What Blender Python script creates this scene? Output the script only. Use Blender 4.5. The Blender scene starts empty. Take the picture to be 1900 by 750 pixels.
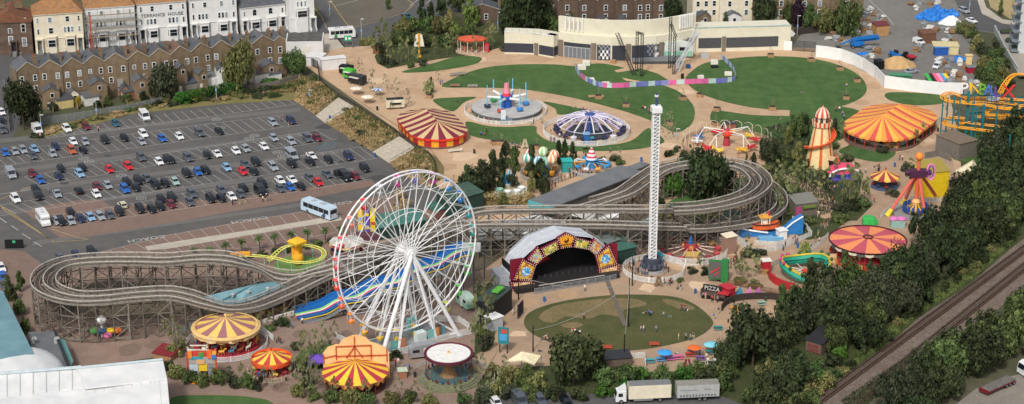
import bpy,bmesh,math,random
from mathutils import Vector as V,Matrix,noise
from mathutils.geometry import tessellate_polygon
R=random.Random(7)
PI=math.pi
rad=math.radians
SC=bpy.context.scene
COL=SC.collection
F=3840.0;PITCH=rad(21.0);HC=187.0
sp,cp=math.sin(PITCH),math.cos(PITCH)
def G(px,py,z=0.0):
 dx,dz=(px-950.0),(375.0-py)
 ry=F*cp+dz*sp;rz=-F*sp+dz*cp
 t=(z-HC)/rz
 return V((dx*t,ry*t,z))
def mpp(px,py):
 g=G(px,py);return(g.y*cp+HC*sp)/F
def HT(px,pyb,pyt):
 Y=G(px,pyb).y;k=(375.0-pyt)/F
 q=(k*Y*cp-Y*sp)/(cp+k*sp)
 return q+HC
def ang(a,b):
 d=G(*b)-G(*a);return math.atan2(d.y,d.x)
cam=bpy.data.objects.new('camera',bpy.data.cameras.new('camera'));COL.objects.link(cam)
cam.location=(0,0,HC);cam.rotation_euler=(PI/2-PITCH,0,0)
cam.data.sensor_width=36;cam.data.lens=36*F/1900;cam.data.clip_end=8000;cam.data.clip_start=1
SC.camera=cam
def lin(c):
 f=lambda v:v/12.92 if v<=.04045 else((v+.055)/1.055)**2.4
 return tuple(f(v/255.0)for v in c)
MATS={}
def M(name,rgb,rough=.75,var=.18,scale=1.2,metal=0,spec=.3,rnd=0.0,c2=None,world=False,bump=0):
 """plain material: base colour broken up by two noises; rnd = value shift per object"""
 if name in MATS:return MATS[name]
 m=bpy.data.materials.new(name);m.use_nodes=True
 nt=m.node_tree;b=nt.nodes['Principled BSDF']
 c=lin(rgb);d=lin(c2)if c2 else tuple(v*(1-var*1.6)for v in c);e=c if c2 else tuple(min(.85,v*(1+var))for v in c)
 b.inputs['Roughness'].default_value=rough;b.inputs['Metallic'].default_value=metal
 b.inputs['Specular IOR Level'].default_value=spec
 if var>0:
  if world:pos=nt.nodes.new('ShaderNodeNewGeometry').outputs['Position']
  else:pos=nt.nodes.new('ShaderNodeTexCoord').outputs['Object']
  n=nt.nodes.new('ShaderNodeTexNoise');n.inputs['Scale'].default_value=scale;n.inputs['Detail'].default_value=6;n.inputs['Roughness'].default_value=.65
  nt.links.new(pos,n.inputs['Vector'])
  r=nt.nodes.new('ShaderNodeMapRange');r.inputs[1].default_value=.3;r.inputs[2].default_value=.7
  nt.links.new(n.outputs['Fac'],r.inputs[0])
  x=nt.nodes.new('ShaderNodeMix');x.data_type='RGBA'
  x.inputs[6].default_value=(*d,1);x.inputs[7].default_value=(*e,1)
  nt.links.new(r.outputs[0],x.inputs[0]);out=x.outputs[2]
  if bump:
   bp=nt.nodes.new('ShaderNodeBump');bp.inputs['Strength'].default_value=bump;bp.inputs['Distance'].default_value=.2
   nt.links.new(n.outputs['Fac'],bp.inputs['Height']);nt.links.new(bp.outputs[0],b.inputs['Normal'])
  if rnd:
   o=nt.nodes.new('ShaderNodeObjectInfo')
   h=nt.nodes.new('ShaderNodeHueSaturation')
   q=nt.nodes.new('ShaderNodeMapRange');q.inputs[3].default_value=1-rnd;q.inputs[4].default_value=1+rnd
   nt.links.new(o.outputs['Random'],q.inputs[0]);nt.links.new(q.outputs[0],h.inputs['Value'])
   w=nt.nodes.new('ShaderNodeMapRange');w.inputs[3].default_value=.5-rnd*.07;w.inputs[4].default_value=.5+rnd*.07
   ml=nt.nodes.new('ShaderNodeMath');ml.operation='MULTIPLY';ml.inputs[1].default_value=7.31
   fr=nt.nodes.new('ShaderNodeMath');fr.operation='FRACT'
   nt.links.new(o.outputs['Random'],ml.inputs[0]);nt.links.new(ml.outputs[0],fr.inputs[0]);nt.links.new(fr.outputs[0],w.inputs[0]);nt.links.new(w.outputs[0],h.inputs['Hue'])
   nt.links.new(out,h.inputs['Color']);out=h.outputs[0]
  nt.links.new(out,b.inputs['Base Color'])
 else:b.inputs['Base Color'].default_value=(*c,1)
 MATS[name]=m;return m
def ground_mat(name,c1,c2,c3,s1=.03,s2=.6,rough=.9,fine=.25,f_scale=6,mow=False):
 """large patches + mid mottling + fine grain, in world metres"""
 if name in MATS:return MATS[name]
 m=bpy.data.materials.new(name);m.use_nodes=True;nt=m.node_tree;b=nt.nodes['Principled BSDF']
 b.inputs['Roughness'].default_value=rough;b.inputs['Specular IOR Level'].default_value=.2
 pos=nt.nodes.new('ShaderNodeNewGeometry').outputs['Position']
 def ns(s,det=5):
  n=nt.nodes.new('ShaderNodeTexNoise');n.inputs['Scale'].default_value=s;n.inputs['Detail'].default_value=det;n.inputs['Roughness'].default_value=.6
  nt.links.new(pos,n.inputs['Vector'])
  r=nt.nodes.new('ShaderNodeMapRange');r.inputs[1].default_value=.35;r.inputs[2].default_value=.65;nt.links.new(n.outputs['Fac'],r.inputs[0])
  return r.outputs[0]
 def mix(f,a,bb,blend='MIX'):
  x=nt.nodes.new('ShaderNodeMix');x.data_type='RGBA';x.blend_type=blend
  for i,v in((6,a),(7,bb)):
   if isinstance(v,tuple):x.inputs[i].default_value=(*v,1)
   else:nt.links.new(v,x.inputs[i])
  if isinstance(f,float):x.inputs[0].default_value=f
  else:nt.links.new(f,x.inputs[0])
  return x.outputs[2]
 a=mix(ns(s1),lin(c1),lin(c2))
 k=nt.nodes.new('ShaderNodeMath');k.operation='MULTIPLY';k.inputs[1].default_value=.55;nt.links.new(ns(s2),k.inputs[0])
 a=mix(k.outputs[0],a,lin(c3))
 if mow:
  w=nt.nodes.new('ShaderNodeTexWave');w.inputs['Scale'].default_value=.09;w.inputs['Distortion'].default_value=5;w.inputs['Detail'].default_value=1
  nt.links.new(pos,w.inputs['Vector'])
  wq=nt.nodes.new('ShaderNodeMapRange');wq.inputs[3].default_value=.97;wq.inputs[4].default_value=1.03;nt.links.new(w.outputs['Fac'],wq.inputs[0])
  hs=nt.nodes.new('ShaderNodeHueSaturation');nt.links.new(wq.outputs[0],hs.inputs['Value']);nt.links.new(a,hs.inputs['Color']);a=hs.outputs[0]
 h=nt.nodes.new('ShaderNodeHueSaturation');q=nt.nodes.new('ShaderNodeMapRange');q.inputs[3].default_value=1-fine;q.inputs[4].default_value=1+fine
 nt.links.new(ns(f_scale,3),q.inputs[0]);nt.links.new(q.outputs[0],h.inputs['Value']);nt.links.new(a,h.inputs['Color'])
 nt.links.new(h.outputs[0],b.inputs['Base Color'])
 MATS[name]=m;return m
def brick_mat(name,c1,c2,mortar,rnd=.1,sc=4.2):
 if name in MATS:return MATS[name]
 m=bpy.data.materials.new(name);m.use_nodes=True;nt=m.node_tree;b=nt.nodes['Principled BSDF'];b.inputs['Roughness'].default_value=.9
 tc=nt.nodes.new('ShaderNodeTexCoord');mp=nt.nodes.new('ShaderNodeMapping');mp.inputs['Rotation'].default_value=(PI/2,0,0)
 nt.links.new(tc.outputs['Object'],mp.inputs['Vector'])
 br=nt.nodes.new('ShaderNodeTexBrick');br.inputs['Scale'].default_value=sc;br.inputs['Color1'].default_value=(*lin(c1),1);br.inputs['Color2'].default_value=(*lin(c2),1);br.inputs['Mortar'].default_value=(*lin(mortar),1);br.inputs['Mortar Size'].default_value=.015
 nt.links.new(mp.outputs[0],br.inputs['Vector'])
 n=nt.nodes.new('ShaderNodeTexNoise');n.inputs['Scale'].default_value=.5;n.inputs['Detail'].default_value=6;nt.links.new(tc.outputs['Object'],n.inputs['Vector'])
 q=nt.nodes.new('ShaderNodeMapRange');q.inputs[1].default_value=.3;q.inputs[2].default_value=.7;q.inputs[3].default_value=.7;q.inputs[4].default_value=1.25;nt.links.new(n.outputs['Fac'],q.inputs[0])
 h=nt.nodes.new('ShaderNodeHueSaturation');nt.links.new(br.outputs['Color'],h.inputs['Color'])
 o=nt.nodes.new('ShaderNodeObjectInfo');q2=nt.nodes.new('ShaderNodeMapRange');q2.inputs[3].default_value=1-rnd;q2.inputs[4].default_value=1+rnd;nt.links.new(o.outputs['Random'],q2.inputs[0])
 mm=nt.nodes.new('ShaderNodeMath');mm.operation='MULTIPLY';nt.links.new(q.outputs[0],mm.inputs[0]);nt.links.new(q2.outputs[0],mm.inputs[1]);nt.links.new(mm.outputs[0],h.inputs['Value'])
 nt.links.new(h.outputs[0],b.inputs['Base Color'])
 MATS[name]=m;return m
def C(hexs,rough=.6,var=.11,**k):
 n='paint_'+hexs
 if n in MATS:return MATS[n]
 return M(n,tuple(int(hexs[i:i+2],16)for i in(0,2,4)),rough,var,**k)
class MB:
 def __init__(s):s.v=[];s.f=[];s.m=[]
 def add(s,vs,fs,m=0):
  o=len(s.v);s.v+=[tuple(v)for v in vs];s.f+=[tuple(i+o for i in f)for f in fs];s.m+=[m]*len(fs);return s
 def box(s,x,y,z,sx,sy,sz,rz=0,m=0,taper=1.0):
  c,n=math.cos(rz),math.sin(rz);vs=[]
  for k,(zz,t)in enumerate(((z,1.0),(z+sz,taper))):
   for ax,ay in((-1,-1),(1,-1),(1,1),(-1,1)):
    px,py=ax*sx/2*t,ay*sy/2*t;vs.append((x+px*c-py*n,y+px*n+py*c,zz))
  return s.add(vs,[(3,2,1,0),(4,5,6,7),(0,1,5,4),(1,2,6,5),(2,3,7,6),(3,0,4,7)],m)
 def beam(s,p,q,w,h=None,m=0):
  p,q=V(p),V(q);d=(q-p)
  if d.length<1e-6:return s
  d.normalize();h=h or w
  a=d.cross(V((0,0,1)))
  if a.length<1e-3:a=V((1,0,0))
  a.normalize();b=a.cross(d);vs=[]
  for e in(p,q):
   for i,j in((-1,-1),(1,-1),(1,1),(-1,1)):vs.append(e+a*(i*w/2)+b*(j*h/2))
  return s.add(vs,[(3,2,1,0),(4,5,6,7),(0,1,5,4),(1,2,6,5),(2,3,7,6),(3,0,4,7)],m)
 def tube(s,p,q,r,n=6,r2=None,m=0):
  p,q=V(p),V(q);d=(q-p).normalized();a=d.cross(V((0,0,1)))
  if a.length<1e-3:a=V((1,0,0))
  a.normalize();b=a.cross(d);r2=r if r2 is None else r2;vs=[]
  for e,rr in((p,r),(q,r2)):
   for i in range(n):t=2*PI*i/n;vs.append(e+a*(math.cos(t)*rr)+b*(math.sin(t)*rr))
  fs=[(i,(i+1)%n,n+(i+1)%n,n+i)for i in range(n)]+[tuple(range(n))[::-1],tuple(range(n,2*n))]
  return s.add(vs,fs,m)
 def path(s,pts,r,n=5,m=0,closed=False):
  pts=[V(p)for p in pts];N=len(pts);vs=[];fs=[]
  for i,p in enumerate(pts):
   if closed:d=pts[(i+1)%N]-pts[i-1]
   else:d=pts[min(i+1,N-1)]-pts[max(i-1,0)]
   d.normalize();a=d.cross(V((0,0,1)))
   if a.length<1e-3:a=V((1,0,0))
   a.normalize();b=a.cross(d)
   for k in range(n):t=2*PI*k/n+PI/4;vs.append(p+a*(math.cos(t)*r)+b*(math.sin(t)*r))
  for i in range(N if closed else N-1):
   j=(i+1)%N
   for k in range(n):fs.append((i*n+k,i*n+(k+1)%n,j*n+(k+1)%n,j*n+k))
  if not closed:fs+=[tuple(range(n))[::-1],tuple(range((N-1)*n,N*n))]
  return s.add(vs,fs,m)
 def ribbon(s,L,Rr,m=0):
  n=len(L);return s.add(list(L)+list(Rr),[(i,n+i,n+i+1,i+1)for i in range(n-1)],m)
 def slab(s,L,Rr,th,m=0):
  n=len(L);d=V((0,0,-th));vs=list(L)+list(Rr)+[p+d for p in L]+[p+d for p in Rr];fs=[]
  for i in range(n-1):
   fs+=[(i,n+i,n+i+1,i+1),(2*n+i,2*n+i+1,3*n+i+1,3*n+i),(i,i+1,2*n+i+1,2*n+i),(n+i,3*n+i,3*n+i+1,n+i+1)]
  fs+=[(0,2*n,3*n,n),(n-1,2*n-1,4*n-1,3*n-1)]
  return s.add(vs,fs,m)
 def lathe(s,prof,n=32,x=0,y=0,z=0,m=0,mf=None,a0=0,a1=2*PI,sx=1,sy=1):
  full=abs(a1-a0-2*PI)<1e-6;cols=n if full else n+1;vs=[];K=len(prof)
  for i in range(cols):
   t=a0+(a1-a0)*i/n
   for r,zz in prof:vs.append((x+r*math.cos(t)*sx,y+r*math.sin(t)*sy,z+zz))
  o=len(s.v);s.v+=vs
  for i in range(n):
   j=(i+1)%cols
   for k in range(K-1):
    a,b,c,d=i*K+k,j*K+k,j*K+k+1,i*K+k+1
    f=[a,b,c,d]
    if prof[k][0]<1e-6:f=[a,c,d]
    elif prof[k+1][0]<1e-6:f=[a,b,c]
    s.f.append(tuple(o+q for q in f));s.m.append(mf(i,k)if mf else m)
  return s
 def prism(s,poly,z0,z1,m=0,mtop=None):
  n=len(poly);vs=[(p[0],p[1],z0)for p in poly]+[(p[0],p[1],z1)for p in poly]
  s.add(vs,[(i,(i+1)%n,n+(i+1)%n,n+i)for i in range(n)],m)
  tris=tessellate_polygon([[V((p[0],p[1],0))for p in poly]])
  s.add(vs[n:],tris,m if mtop is None else mtop);s.add(vs[:n],[t[::-1]for t in tris],m);return s
 def sheet(s,poly,z,m=0):
  tris=tessellate_polygon([[V((p[0],p[1],0))for p in poly]]);return s.add([(p[0],p[1],z)for p in poly],tris,m)
 def ball(s,c,r,n=10,k=6,m=0,sz=1.0,mf=None):
  prof=[(r*math.sin(PI*i/k),-r*sz*math.cos(PI*i/k))for i in range(k+1)];prof[0]=(0,-r*sz);prof[-1]=(0,r*sz)
  return s.lathe(prof,n,c[0],c[1],c[2],m,mf)
 def build(s,name,mats,parent=None,loc=None,rz=0,smooth=False,fix=True):
  me=bpy.data.meshes.new(name);me.from_pydata(s.v,[],s.f)
  if not isinstance(mats,(list,tuple)):mats=[mats]
  for x in mats:me.materials.append(x)
  if len(mats)>1:me.polygons.foreach_set('material_index',s.m)
  if smooth:me.polygons.foreach_set('use_smooth',[True]*len(me.polygons))
  if fix:
   bm=bmesh.new();bm.from_mesh(me);bmesh.ops.recalc_face_normals(bm,faces=bm.faces);bm.to_mesh(me);bm.free()
  me.update()
  return link(name,me,parent,loc,rz)
def link(name,me,parent=None,loc=None,rz=0,scale=None):
 o=bpy.data.objects.new(name,me);COL.objects.link(o)
 if parent is not None:o.parent=parent
 if loc is not None:o.location=loc
 if rz:o.rotation_euler=(0,0,rz)
 if scale is not None:o.scale=scale
 return o
def kids(o):return KID.get(o.name,[])
KID={}
def tag(o,label=None,cat=None,group=None,kind=None):
 if label:o['label']=label
 if cat:o['category']=cat
 if group:o['group']=group
 if kind:o['kind']=kind
 return o
def T(name,label,cat,loc=(0,0,0),rz=0,group=None):
 o=bpy.data.objects.new(name,None);COL.objects.link(o);o.location=loc;o.rotation_euler=(0,0,rz);o.empty_display_size=.5
 return tag(o,label,cat,group)
def clone(root,chl,loc,rz=None,parent=None):
 """copy a thing and each of its parts; chl maps each source object to its children"""
 c=root.copy();COL.objects.link(c)
 if parent is not None:c.parent=parent
 if loc is not None:c.location=loc
 if rz is not None:c.rotation_euler=(0,0,rz)
 out=[c]
 for ch in chl.get(root,[]):out+=clone(ch,chl,None,None,c)
 return out
def childmap(root):
 m={}
 def go(o):
  cs=[x for x in bpy.data.objects if x.parent is o];m[o]=cs
  for x in cs:go(x)
 go(root);return m
PENDING=[]
def later(o,sing,plural,place,px,cat,group=None):
 """label decided at the end: sing+place where that is unique, else counted from the left"""
 PENDING.append((o,sing,plural,place,px));tag(o,None,cat,group)
ORD='leftmost second third fourth fifth sixth seventh eighth ninth tenth eleventh twelfth thirteenth fourteenth fifteenth sixteenth seventeenth eighteenth nineteenth twentieth'.split()
def ordw(i):
 if i<20:return ORD[i]
 t=['twenty','thirty','forty','fifty','sixty'][(i+1)//10-2];u=(i+1)%10
 return t+('th' if u==0 else '-'+['','first','second','third','fourth','fifth','sixth','seventh','eighth','ninth'][u])
def settle_labels():
 g={}
 for p in PENDING:g.setdefault((p[1],p[3]),[]).append(p)
 for(s,pl),ps in g.items():
  if len(ps)==1:ps[0][0]['label']=f'{s} {pl}';continue
  ps.sort(key=lambda p:p[4])
  for i,p in enumerate(ps):
   n=len(ps)
   if i==0:w='leftmost of the'
   elif i==n-1:w='rightmost of the'
   else:w=ordw(i)+' from left of the'
   p[0]['label']=f'{w} {p[2]} {pl}'
def text_mesh(txt,size,depth,name,mat,parent,loc,rot,ax='CENTER',sx=1.0):
 cu=bpy.data.curves.new('t','FONT');cu.body=txt;cu.size=size;cu.extrude=depth;cu.align_x=ax;cu.align_y='CENTER';cu.resolution_u=2
 o=bpy.data.objects.new('t',cu);COL.objects.link(o)
 me=bpy.data.meshes.new_from_object(o);bpy.data.objects.remove(o)
 me.materials.clear();me.materials.append(mat)
 t=link(name,me,parent,loc);t.rotation_euler=rot;t.scale=(sx,1,1);return t
w=bpy.data.worlds.new('World');SC.world=w;w.use_nodes=True
nt=w.node_tree;bg=nt.nodes['Background'];sk=nt.nodes.new('ShaderNodeTexSky');sk.sky_type='NISHITA';sk.sun_disc=False
SUN_EL,SUN_AZ=rad(47),rad(-108)
sk.sun_elevation=SUN_EL;sk.sun_rotation=PI/2-SUN_AZ;sk.air_density=1.0;sk.dust_density=4.0;sk.ozone_density=1.0
hs=nt.nodes.new('ShaderNodeHueSaturation');hs.inputs['Saturation'].default_value=.45
nt.links.new(sk.outputs[0],hs.inputs['Color']);nt.links.new(hs.outputs[0],bg.inputs['Color']);bg.inputs['Strength'].default_value=.118
sl=bpy.data.lights.new('sun','SUN');sl.energy=2.0;sl.angle=rad(7);sl.color=(1,.97,.93)
so=bpy.data.objects.new('sun',sl);COL.objects.link(so)
so.rotation_euler=V((-math.cos(SUN_EL)*math.cos(SUN_AZ),-math.cos(SUN_EL)*math.sin(SUN_AZ),-math.sin(SUN_EL))).to_track_quat('-Z','Y').to_euler()
SC.view_settings.view_transform='Standard';SC.view_settings.look='None';SC.view_settings.gamma=1;SC.view_settings.exposure=.2
WHITE=C('E4E4E0');OFFW=C('D8D4C8');BLACK=C('17181A');DGREY=C('3A3C3E');GREY=C('77797A');LGREY=C('A9ABAA');STEEL=M('steel',(150,153,156),.4,.1,metal=.7)
GLASS=M('glass_dark',(26,31,38),.12,.0,spec=.6);REDP=C('B52A2E');MAROON=C('7A1E2E');YELL=C('F2B62E');ORANGE=C('F08040');BLUEP=C('2C6FB5');TEAL=C('3FA9A5');GREENP=C('2F9A4A');PINK=C('E58AB0');PURPLE=C('5A4A9C');CREAM=C('E8DDB8');WOOD=M('weathered_wood',(118,112,104),.9,.25,2);WOODB=M('brown_wood',(120,86,60),.9,.25,2);DWOOD=M('dark_wood',(62,54,48),.9,.3,2);SKYB=C('7FC4E0')
def smooth_poly(pts,n=5,closed=True):
 """Catmull-Rom through photo points"""
 out=[];N=len(pts)
 for i in range(N if closed else N-1):
  p0,p1,p2,p3=[V((*pts[(i+k)%N],0))if closed else V((*pts[min(max(i+k,0),N-1)],0))for k in(-1,0,1,2)]
  for j in range(n):
   t=j/n;out.append(.5*((2*p1)+(p2-p0)*t+(2*p0-5*p1+4*p2-p3)*t*t+(3*p1-p0-3*p2+p3)*t**3))
 if not closed:out.append(V((*pts[-1],0)))
 return[(p.x,p.y)for p in out]
def area(name,pts,z,m,sm=0):
 if sm:pts=smooth_poly(pts,sm)
 return tag(MB().sheet([G(*p)for p in pts],z).build(name,m,fix=False),kind='structure')
SOIL=ground_mat('rough_ground',(96,92,74),(78,84,58),(70,66,54),.02,.3)
ASPH=ground_mat('car_park_asphalt',(93,91,89),(82,81,80),(104,100,96),.04,.35,fine=.12)
ROADM=ground_mat('road_asphalt',(88,87,87),(80,80,81),(95,93,91),.05,.5,fine=.1)
PAVER=ground_mat('red_brick_paving',(126,103,92),(116,96,87),(132,113,102),.05,.4,fine=.16,f_scale=3)
PARKP=ground_mat('pinkish_paving',(140,117,103),(126,106,96),(150,130,116),.05,.3,fine=.14,f_scale=3)
SAND=ground_mat('resin_gravel',(190,160,128),(168,140,112),(198,170,140),.035,.3,fine=.12,f_scale=2.2)
SANDL=ground_mat('worn_gravel',(166,140,114),(150,127,105),(176,152,128),.06,.3,fine=.12,f_scale=3)
LAWN=ground_mat('mown_lawn',(68,96,50),(56,84,42),(88,110,64),.05,.25,fine=.16,f_scale=2.5,mow=True)
LAWNW=ground_mat('worn_lawn',(74,80,46),(66,74,42),(100,92,62),.08,.2,fine=.2,f_scale=2.5)
BARE=ground_mat('bare_turf',(124,108,78),(98,92,60),(132,116,86),.12,.35,fine=.2,f_scale=2.5)
BALL=ground_mat('railway_ballast',(114,100,90),(98,86,78),(128,114,103),.06,.5,fine=.25,f_scale=2)
SHRUBG=ground_mat('planted_ground',(60,72,40),(50,62,34),(84,80,54),.08,.4,fine=.3,f_scale=2)
CONC=ground_mat('pale_concrete',(178,168,152),(162,153,140),(188,180,166),.1,.5,fine=.1)
bg_=MB();bg_.sheet([(-3000,-300),(3000,-300),(3000,6000),(-3000,6000)],0)
tag(bg_.build('ground',SOIL,loc=(0,0,-.02),fix=False),kind='structure')
area('car_park',[(-200,300),(40,262),(85,252),(250,210),(420,190),(545,185),(590,216),(700,284),(760,332),(870,368),(890,440),(640,476),(100,526),(-200,600)],.02,ASPH)
area('side_road',[(-150,140),(35,95),(75,120),(60,190),(20,262),(-200,300)],.01,ROADM)
area('street',[(-150,150),(600,62),(640,90),(640,40),(560,30),(-150,110)],.012,ROADM)
area('pavement',[(570,70),(620,60),(640,88),(596,118),(560,112)],.02,CONC)
area('loop_road',[(570,-40),(880,-40),(880,20),(840,25),(760,45),(700,70),(660,88),(640,90),(600,40)],.02,ROADM)
area('loop_island',[(606,-3),(700,-6),(752,-4),(768,9),(750,22),(690,40),(650,50),(632,34)],.05,ground_mat('bare_dirt',(108,98,90),(98,90,84),(90,92,72),.1,.5),4)
area('brick_bay_strip',[(44,393),(100,379),(150,372),(188,371),(206,384),(320,376),(450,366),(560,349),(690,335),(700,344),(632,357),(560,372),(420,395),(310,415),(165,439),(112,442)],.04,PAVER)
area('coach_bay_paving',[(-200,480),(0,463),(45,466),(80,492),(122,486),(190,468),(310,437),(430,414),(567,392),(640,376),(720,361),(770,372),(640,440),(480,476),(300,494),(60,524),(28,600),(-200,650)],.04,PAVER)
area('coach_bay_walkway',[(275,465),(268,458),(310,451),(460,428),(632,399),(634,409),(480,434),(312,462)],.06,CONC)
area('puddle',[(585,272),(600,266),(618,263),(625,269),(618,276),(600,281),(588,279)],.035,M('puddle_water',(70,74,70),.08,.1,spec=.8),4)
area('park_gravel',[(560,118),(600,96),(640,88),(700,84),(790,60),(935,90),(1100,104),(1460,86),(1520,86),(1640,150),(1760,168),(1780,260),(1790,420),(1560,580),(1360,720),(930,720),(880,560),(860,400),(812,345),(735,240)],.03,SAND)
area('lower_park_paving',[(25,545),(60,520),(330,490),(640,440),(700,405),(880,420),(925,470),(945,560),(935,640),(900,760),(860,900),(300,900),(310,660),(40,700)],.045,PARKP)
area('show_ground',[(900,470),(1170,470),(1250,500),(1350,520),(1420,560),(1350,700),(900,700),(930,600)],.05,SANDL,4)
area('lower_east_path',[(1470,400),(1560,330),(1600,300),(1760,260),(1790,420),(1560,560),(1330,560),(1300,480),(1400,470),(1480,440)],.04,SANDL)
area('plaza_path',[(1410,240),(1480,262),(1560,300),(1600,330),(1560,420),(1480,440),(1440,330)],.042,SHRUBG,4)
area('diagonal_path',[(1372,304),(1400,300),(1440,318),(1500,338),(1530,352),(1545,392),(1510,396),(1490,360),(1440,338),(1400,322)],.05,SANDL,4)
LAWNS=[[(820,161),(850,142),(900,126),(960,120),(1030,120),(1066,123),(1110,118),(1140,122),(1170,130),(1205,144),(1215,154),(1235,160),(1262,172),(1285,194),(1289,216),(1278,236),(1252,246),(1220,230),(1180,214),(1130,199),(1063,182),(985,168),(930,164),(880,163)],[(804,185),(850,181),(884,181),(862,190),(848,203),(838,207),(820,200)],[(866,226),(905,234),(945,236),(992,234),(997,248),(1022,263),(1070,270),(1123,270),(1170,262),(1197,241),(1208,240),(1233,262),(1207,273),(1163,279),(1097,281),(1030,279),(930,263),(880,254),(868,243)],[(1007,189),(1045,195),(1092,206),(1076,211),(1050,213),(1034,212),(1030,202)],[(1283,163),(1272,147),(1283,133),(1307,118),(1350,110),(1407,105),(1473,106),(1523,112),(1555,121),(1583,133),(1603,150),(1608,168),(1596,183),(1570,195),(1550,199),(1507,204),(1440,204),(1390,199),(1340,188),(1307,177)],[(1322,206),(1345,207),(1400,214),(1480,217),(1505,226),(1500,250),(1440,256),(1400,251),(1350,234),(1320,226)],[(745,134),(800,119),(850,105),(892,107),(885,118),(845,127),(790,134)],[(550,672),(562,650),(600,640),(645,640),(660,650),(676,668),(620,682),(570,684)],[(320,738),(380,734),(450,736),(500,745),(500,765),(330,765)],[(1556,282),(1590,267),(1640,270),(1662,284),(1640,300),(1600,297)],[(1750,255),(1800,240),(1870,240),(1880,270),(1830,300),(1770,296)],[(1250,370),(1330,340),(1390,330),(1380,360),(1320,384),(1240,388)],[(1470,190),(1540,195),(1600,212),(1560,260),(1480,262)],[(1650,172),(1740,176),(1760,190),(1700,196),(1650,186)],]
for k,l in enumerate(LAWNS):area('lawn',l,.065+.002*k,LAWN,5)
area('lawn',[(1131,132),(1146,135),(1190,128),(1220,137),(1244,152),(1212,156),(1180,150),(1140,142)],.101,LAWN)
area('arena_lawn',[(972,596),(990,576),(1046,559),(1123,549),(1180,547),(1250,551),(1290,566),(1321,593),(1318,610),(1290,628),(1240,641),(1185,650),(1131,651),(1070,647),(1034,641),(985,618)],.07,LAWNW,6)
area('bare_patch',[(1000,590),(1020,572),(1060,562),(1120,555),(1180,556),(1200,566),(1160,575),(1150,588),(1120,584),(1090,592),(1050,588),(1025,600)],.075,BARE,6);area('bare_patch',[(1040,604),(1064,598),(1082,604),(1060,610)],.076,BARE,5);area('bare_patch',[(1230,556),(1262,560),(1290,572),(1270,576),(1240,566)],.076,BARE,5)
area('coaster_bed',[(640,500),(760,452),(880,425),(1000,402),(1240,394),(1380,386),(1432,400),(1380,425),(1260,442),(1130,462),(940,470),(900,500),(800,520),(700,548),(600,562),(480,588),(380,584),(300,590),(180,596),(110,570),(130,535),(200,520),(300,530),(420,530),(560,520)],.062,ground_mat('dark_brown_ground',(92,82,70),(74,72,54),(108,96,84),.12,.5,fine=.25))  # ground coloured a darker mottled brown beneath the wooden coaster
area('gravel_crossing',[(1140,131),(1165,126),(1205,143),(1215,156),(1200,157),(1160,150)],.098,SAND)
for l in([(695,105),(745,40),(840,28),(930,55),(940,85),(890,100),(815,110),(760,120),(720,128),(700,118)],[(1420,238),(1500,220),(1490,300),(1520,330),(1420,312)],[(1380,330),(1440,322),(1500,360),(1480,420),(1440,420),(1450,380)],[(858,372),(905,330),(960,350),(990,365),(1000,380),(900,384)],[(930,640),(900,690),(1000,680),(1140,672),(1200,690),(1340,690),(1420,600),(1490,590),(1520,540),(1700,480),(1790,380),(1900,240),(2060,200),(2060,330),(1800,560),(1560,730),(1420,860),(870,860),(880,730)],[(885,530),(935,520),(915,640),(880,660)],[(1560,410),(1600,360),(1620,380),(1590,410)]):
 area('planting_bed',l,.055,SHRUBG)
area('dry_verge',[(60,262),(85,246),(250,202),(420,178),(545,170),(560,185),(420,193),(250,211),(90,254)],.05,ground_mat('dry_grass_ground',(122,112,72),(96,100,58),(140,126,84),.2,.8,fine=.25,f_scale=2))
area('builders_yard',[(1466,88),(1500,50),(1560,0),(1530,-60),(1780,-60),(1800,40),(1835,150),(1800,176),(1760,172),(1640,152),(1520,90)],.035,ground_mat('dusty_asphalt',(118,115,110),(104,103,101),(134,128,118),.06,.4,fine=.12))
area('hill_road',[(1745,-60),(1800,-60),(1825,20),(1860,40),(1900,50),(2050,60),(2050,75),(1900,68),(1850,60),(1808,58),(1780,20)],.04,ROADM)
area('hill_path',[(1800,-40),(1812,-40),(1830,14),(1860,36),(1900,42),(1900,50),(1860,44),(1822,26)],.07,CONC)
area('dry_field',[(1815,-60),(2000,-60),(2000,40),(1875,36),(1838,14)],.05,ground_mat('parched_grass',(176,152,112),(160,142,104),(130,128,84),.1,.5))
area('rail_ballast',[(1380,800),(1550,709),(1643,645),(1705,590),(1797,530),(1879,459),(2020,350),(2060,380),(1900,528),(1836,590),(1678,672),(1600,724),(1520,800)],.06,BALL)
area('lorry_park',[(860,760),(960,722),(1140,735),(1340,736),(1400,760),(1500,900),(860,900)],.07,ROADM)
area('lorry_apron',[(1750,770),(1810,722),(1870,700),(1960,680),(1960,820),(1750,820)],.065,ground_mat('grey_apron',(132,124,114),(118,112,104),(140,134,124),.08,.4))
RAILM=M('rail_steel',(64,52,46),.5,.2,3);SLEEP=M('sleeper',(84,70,62),.9,.3,3)
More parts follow.
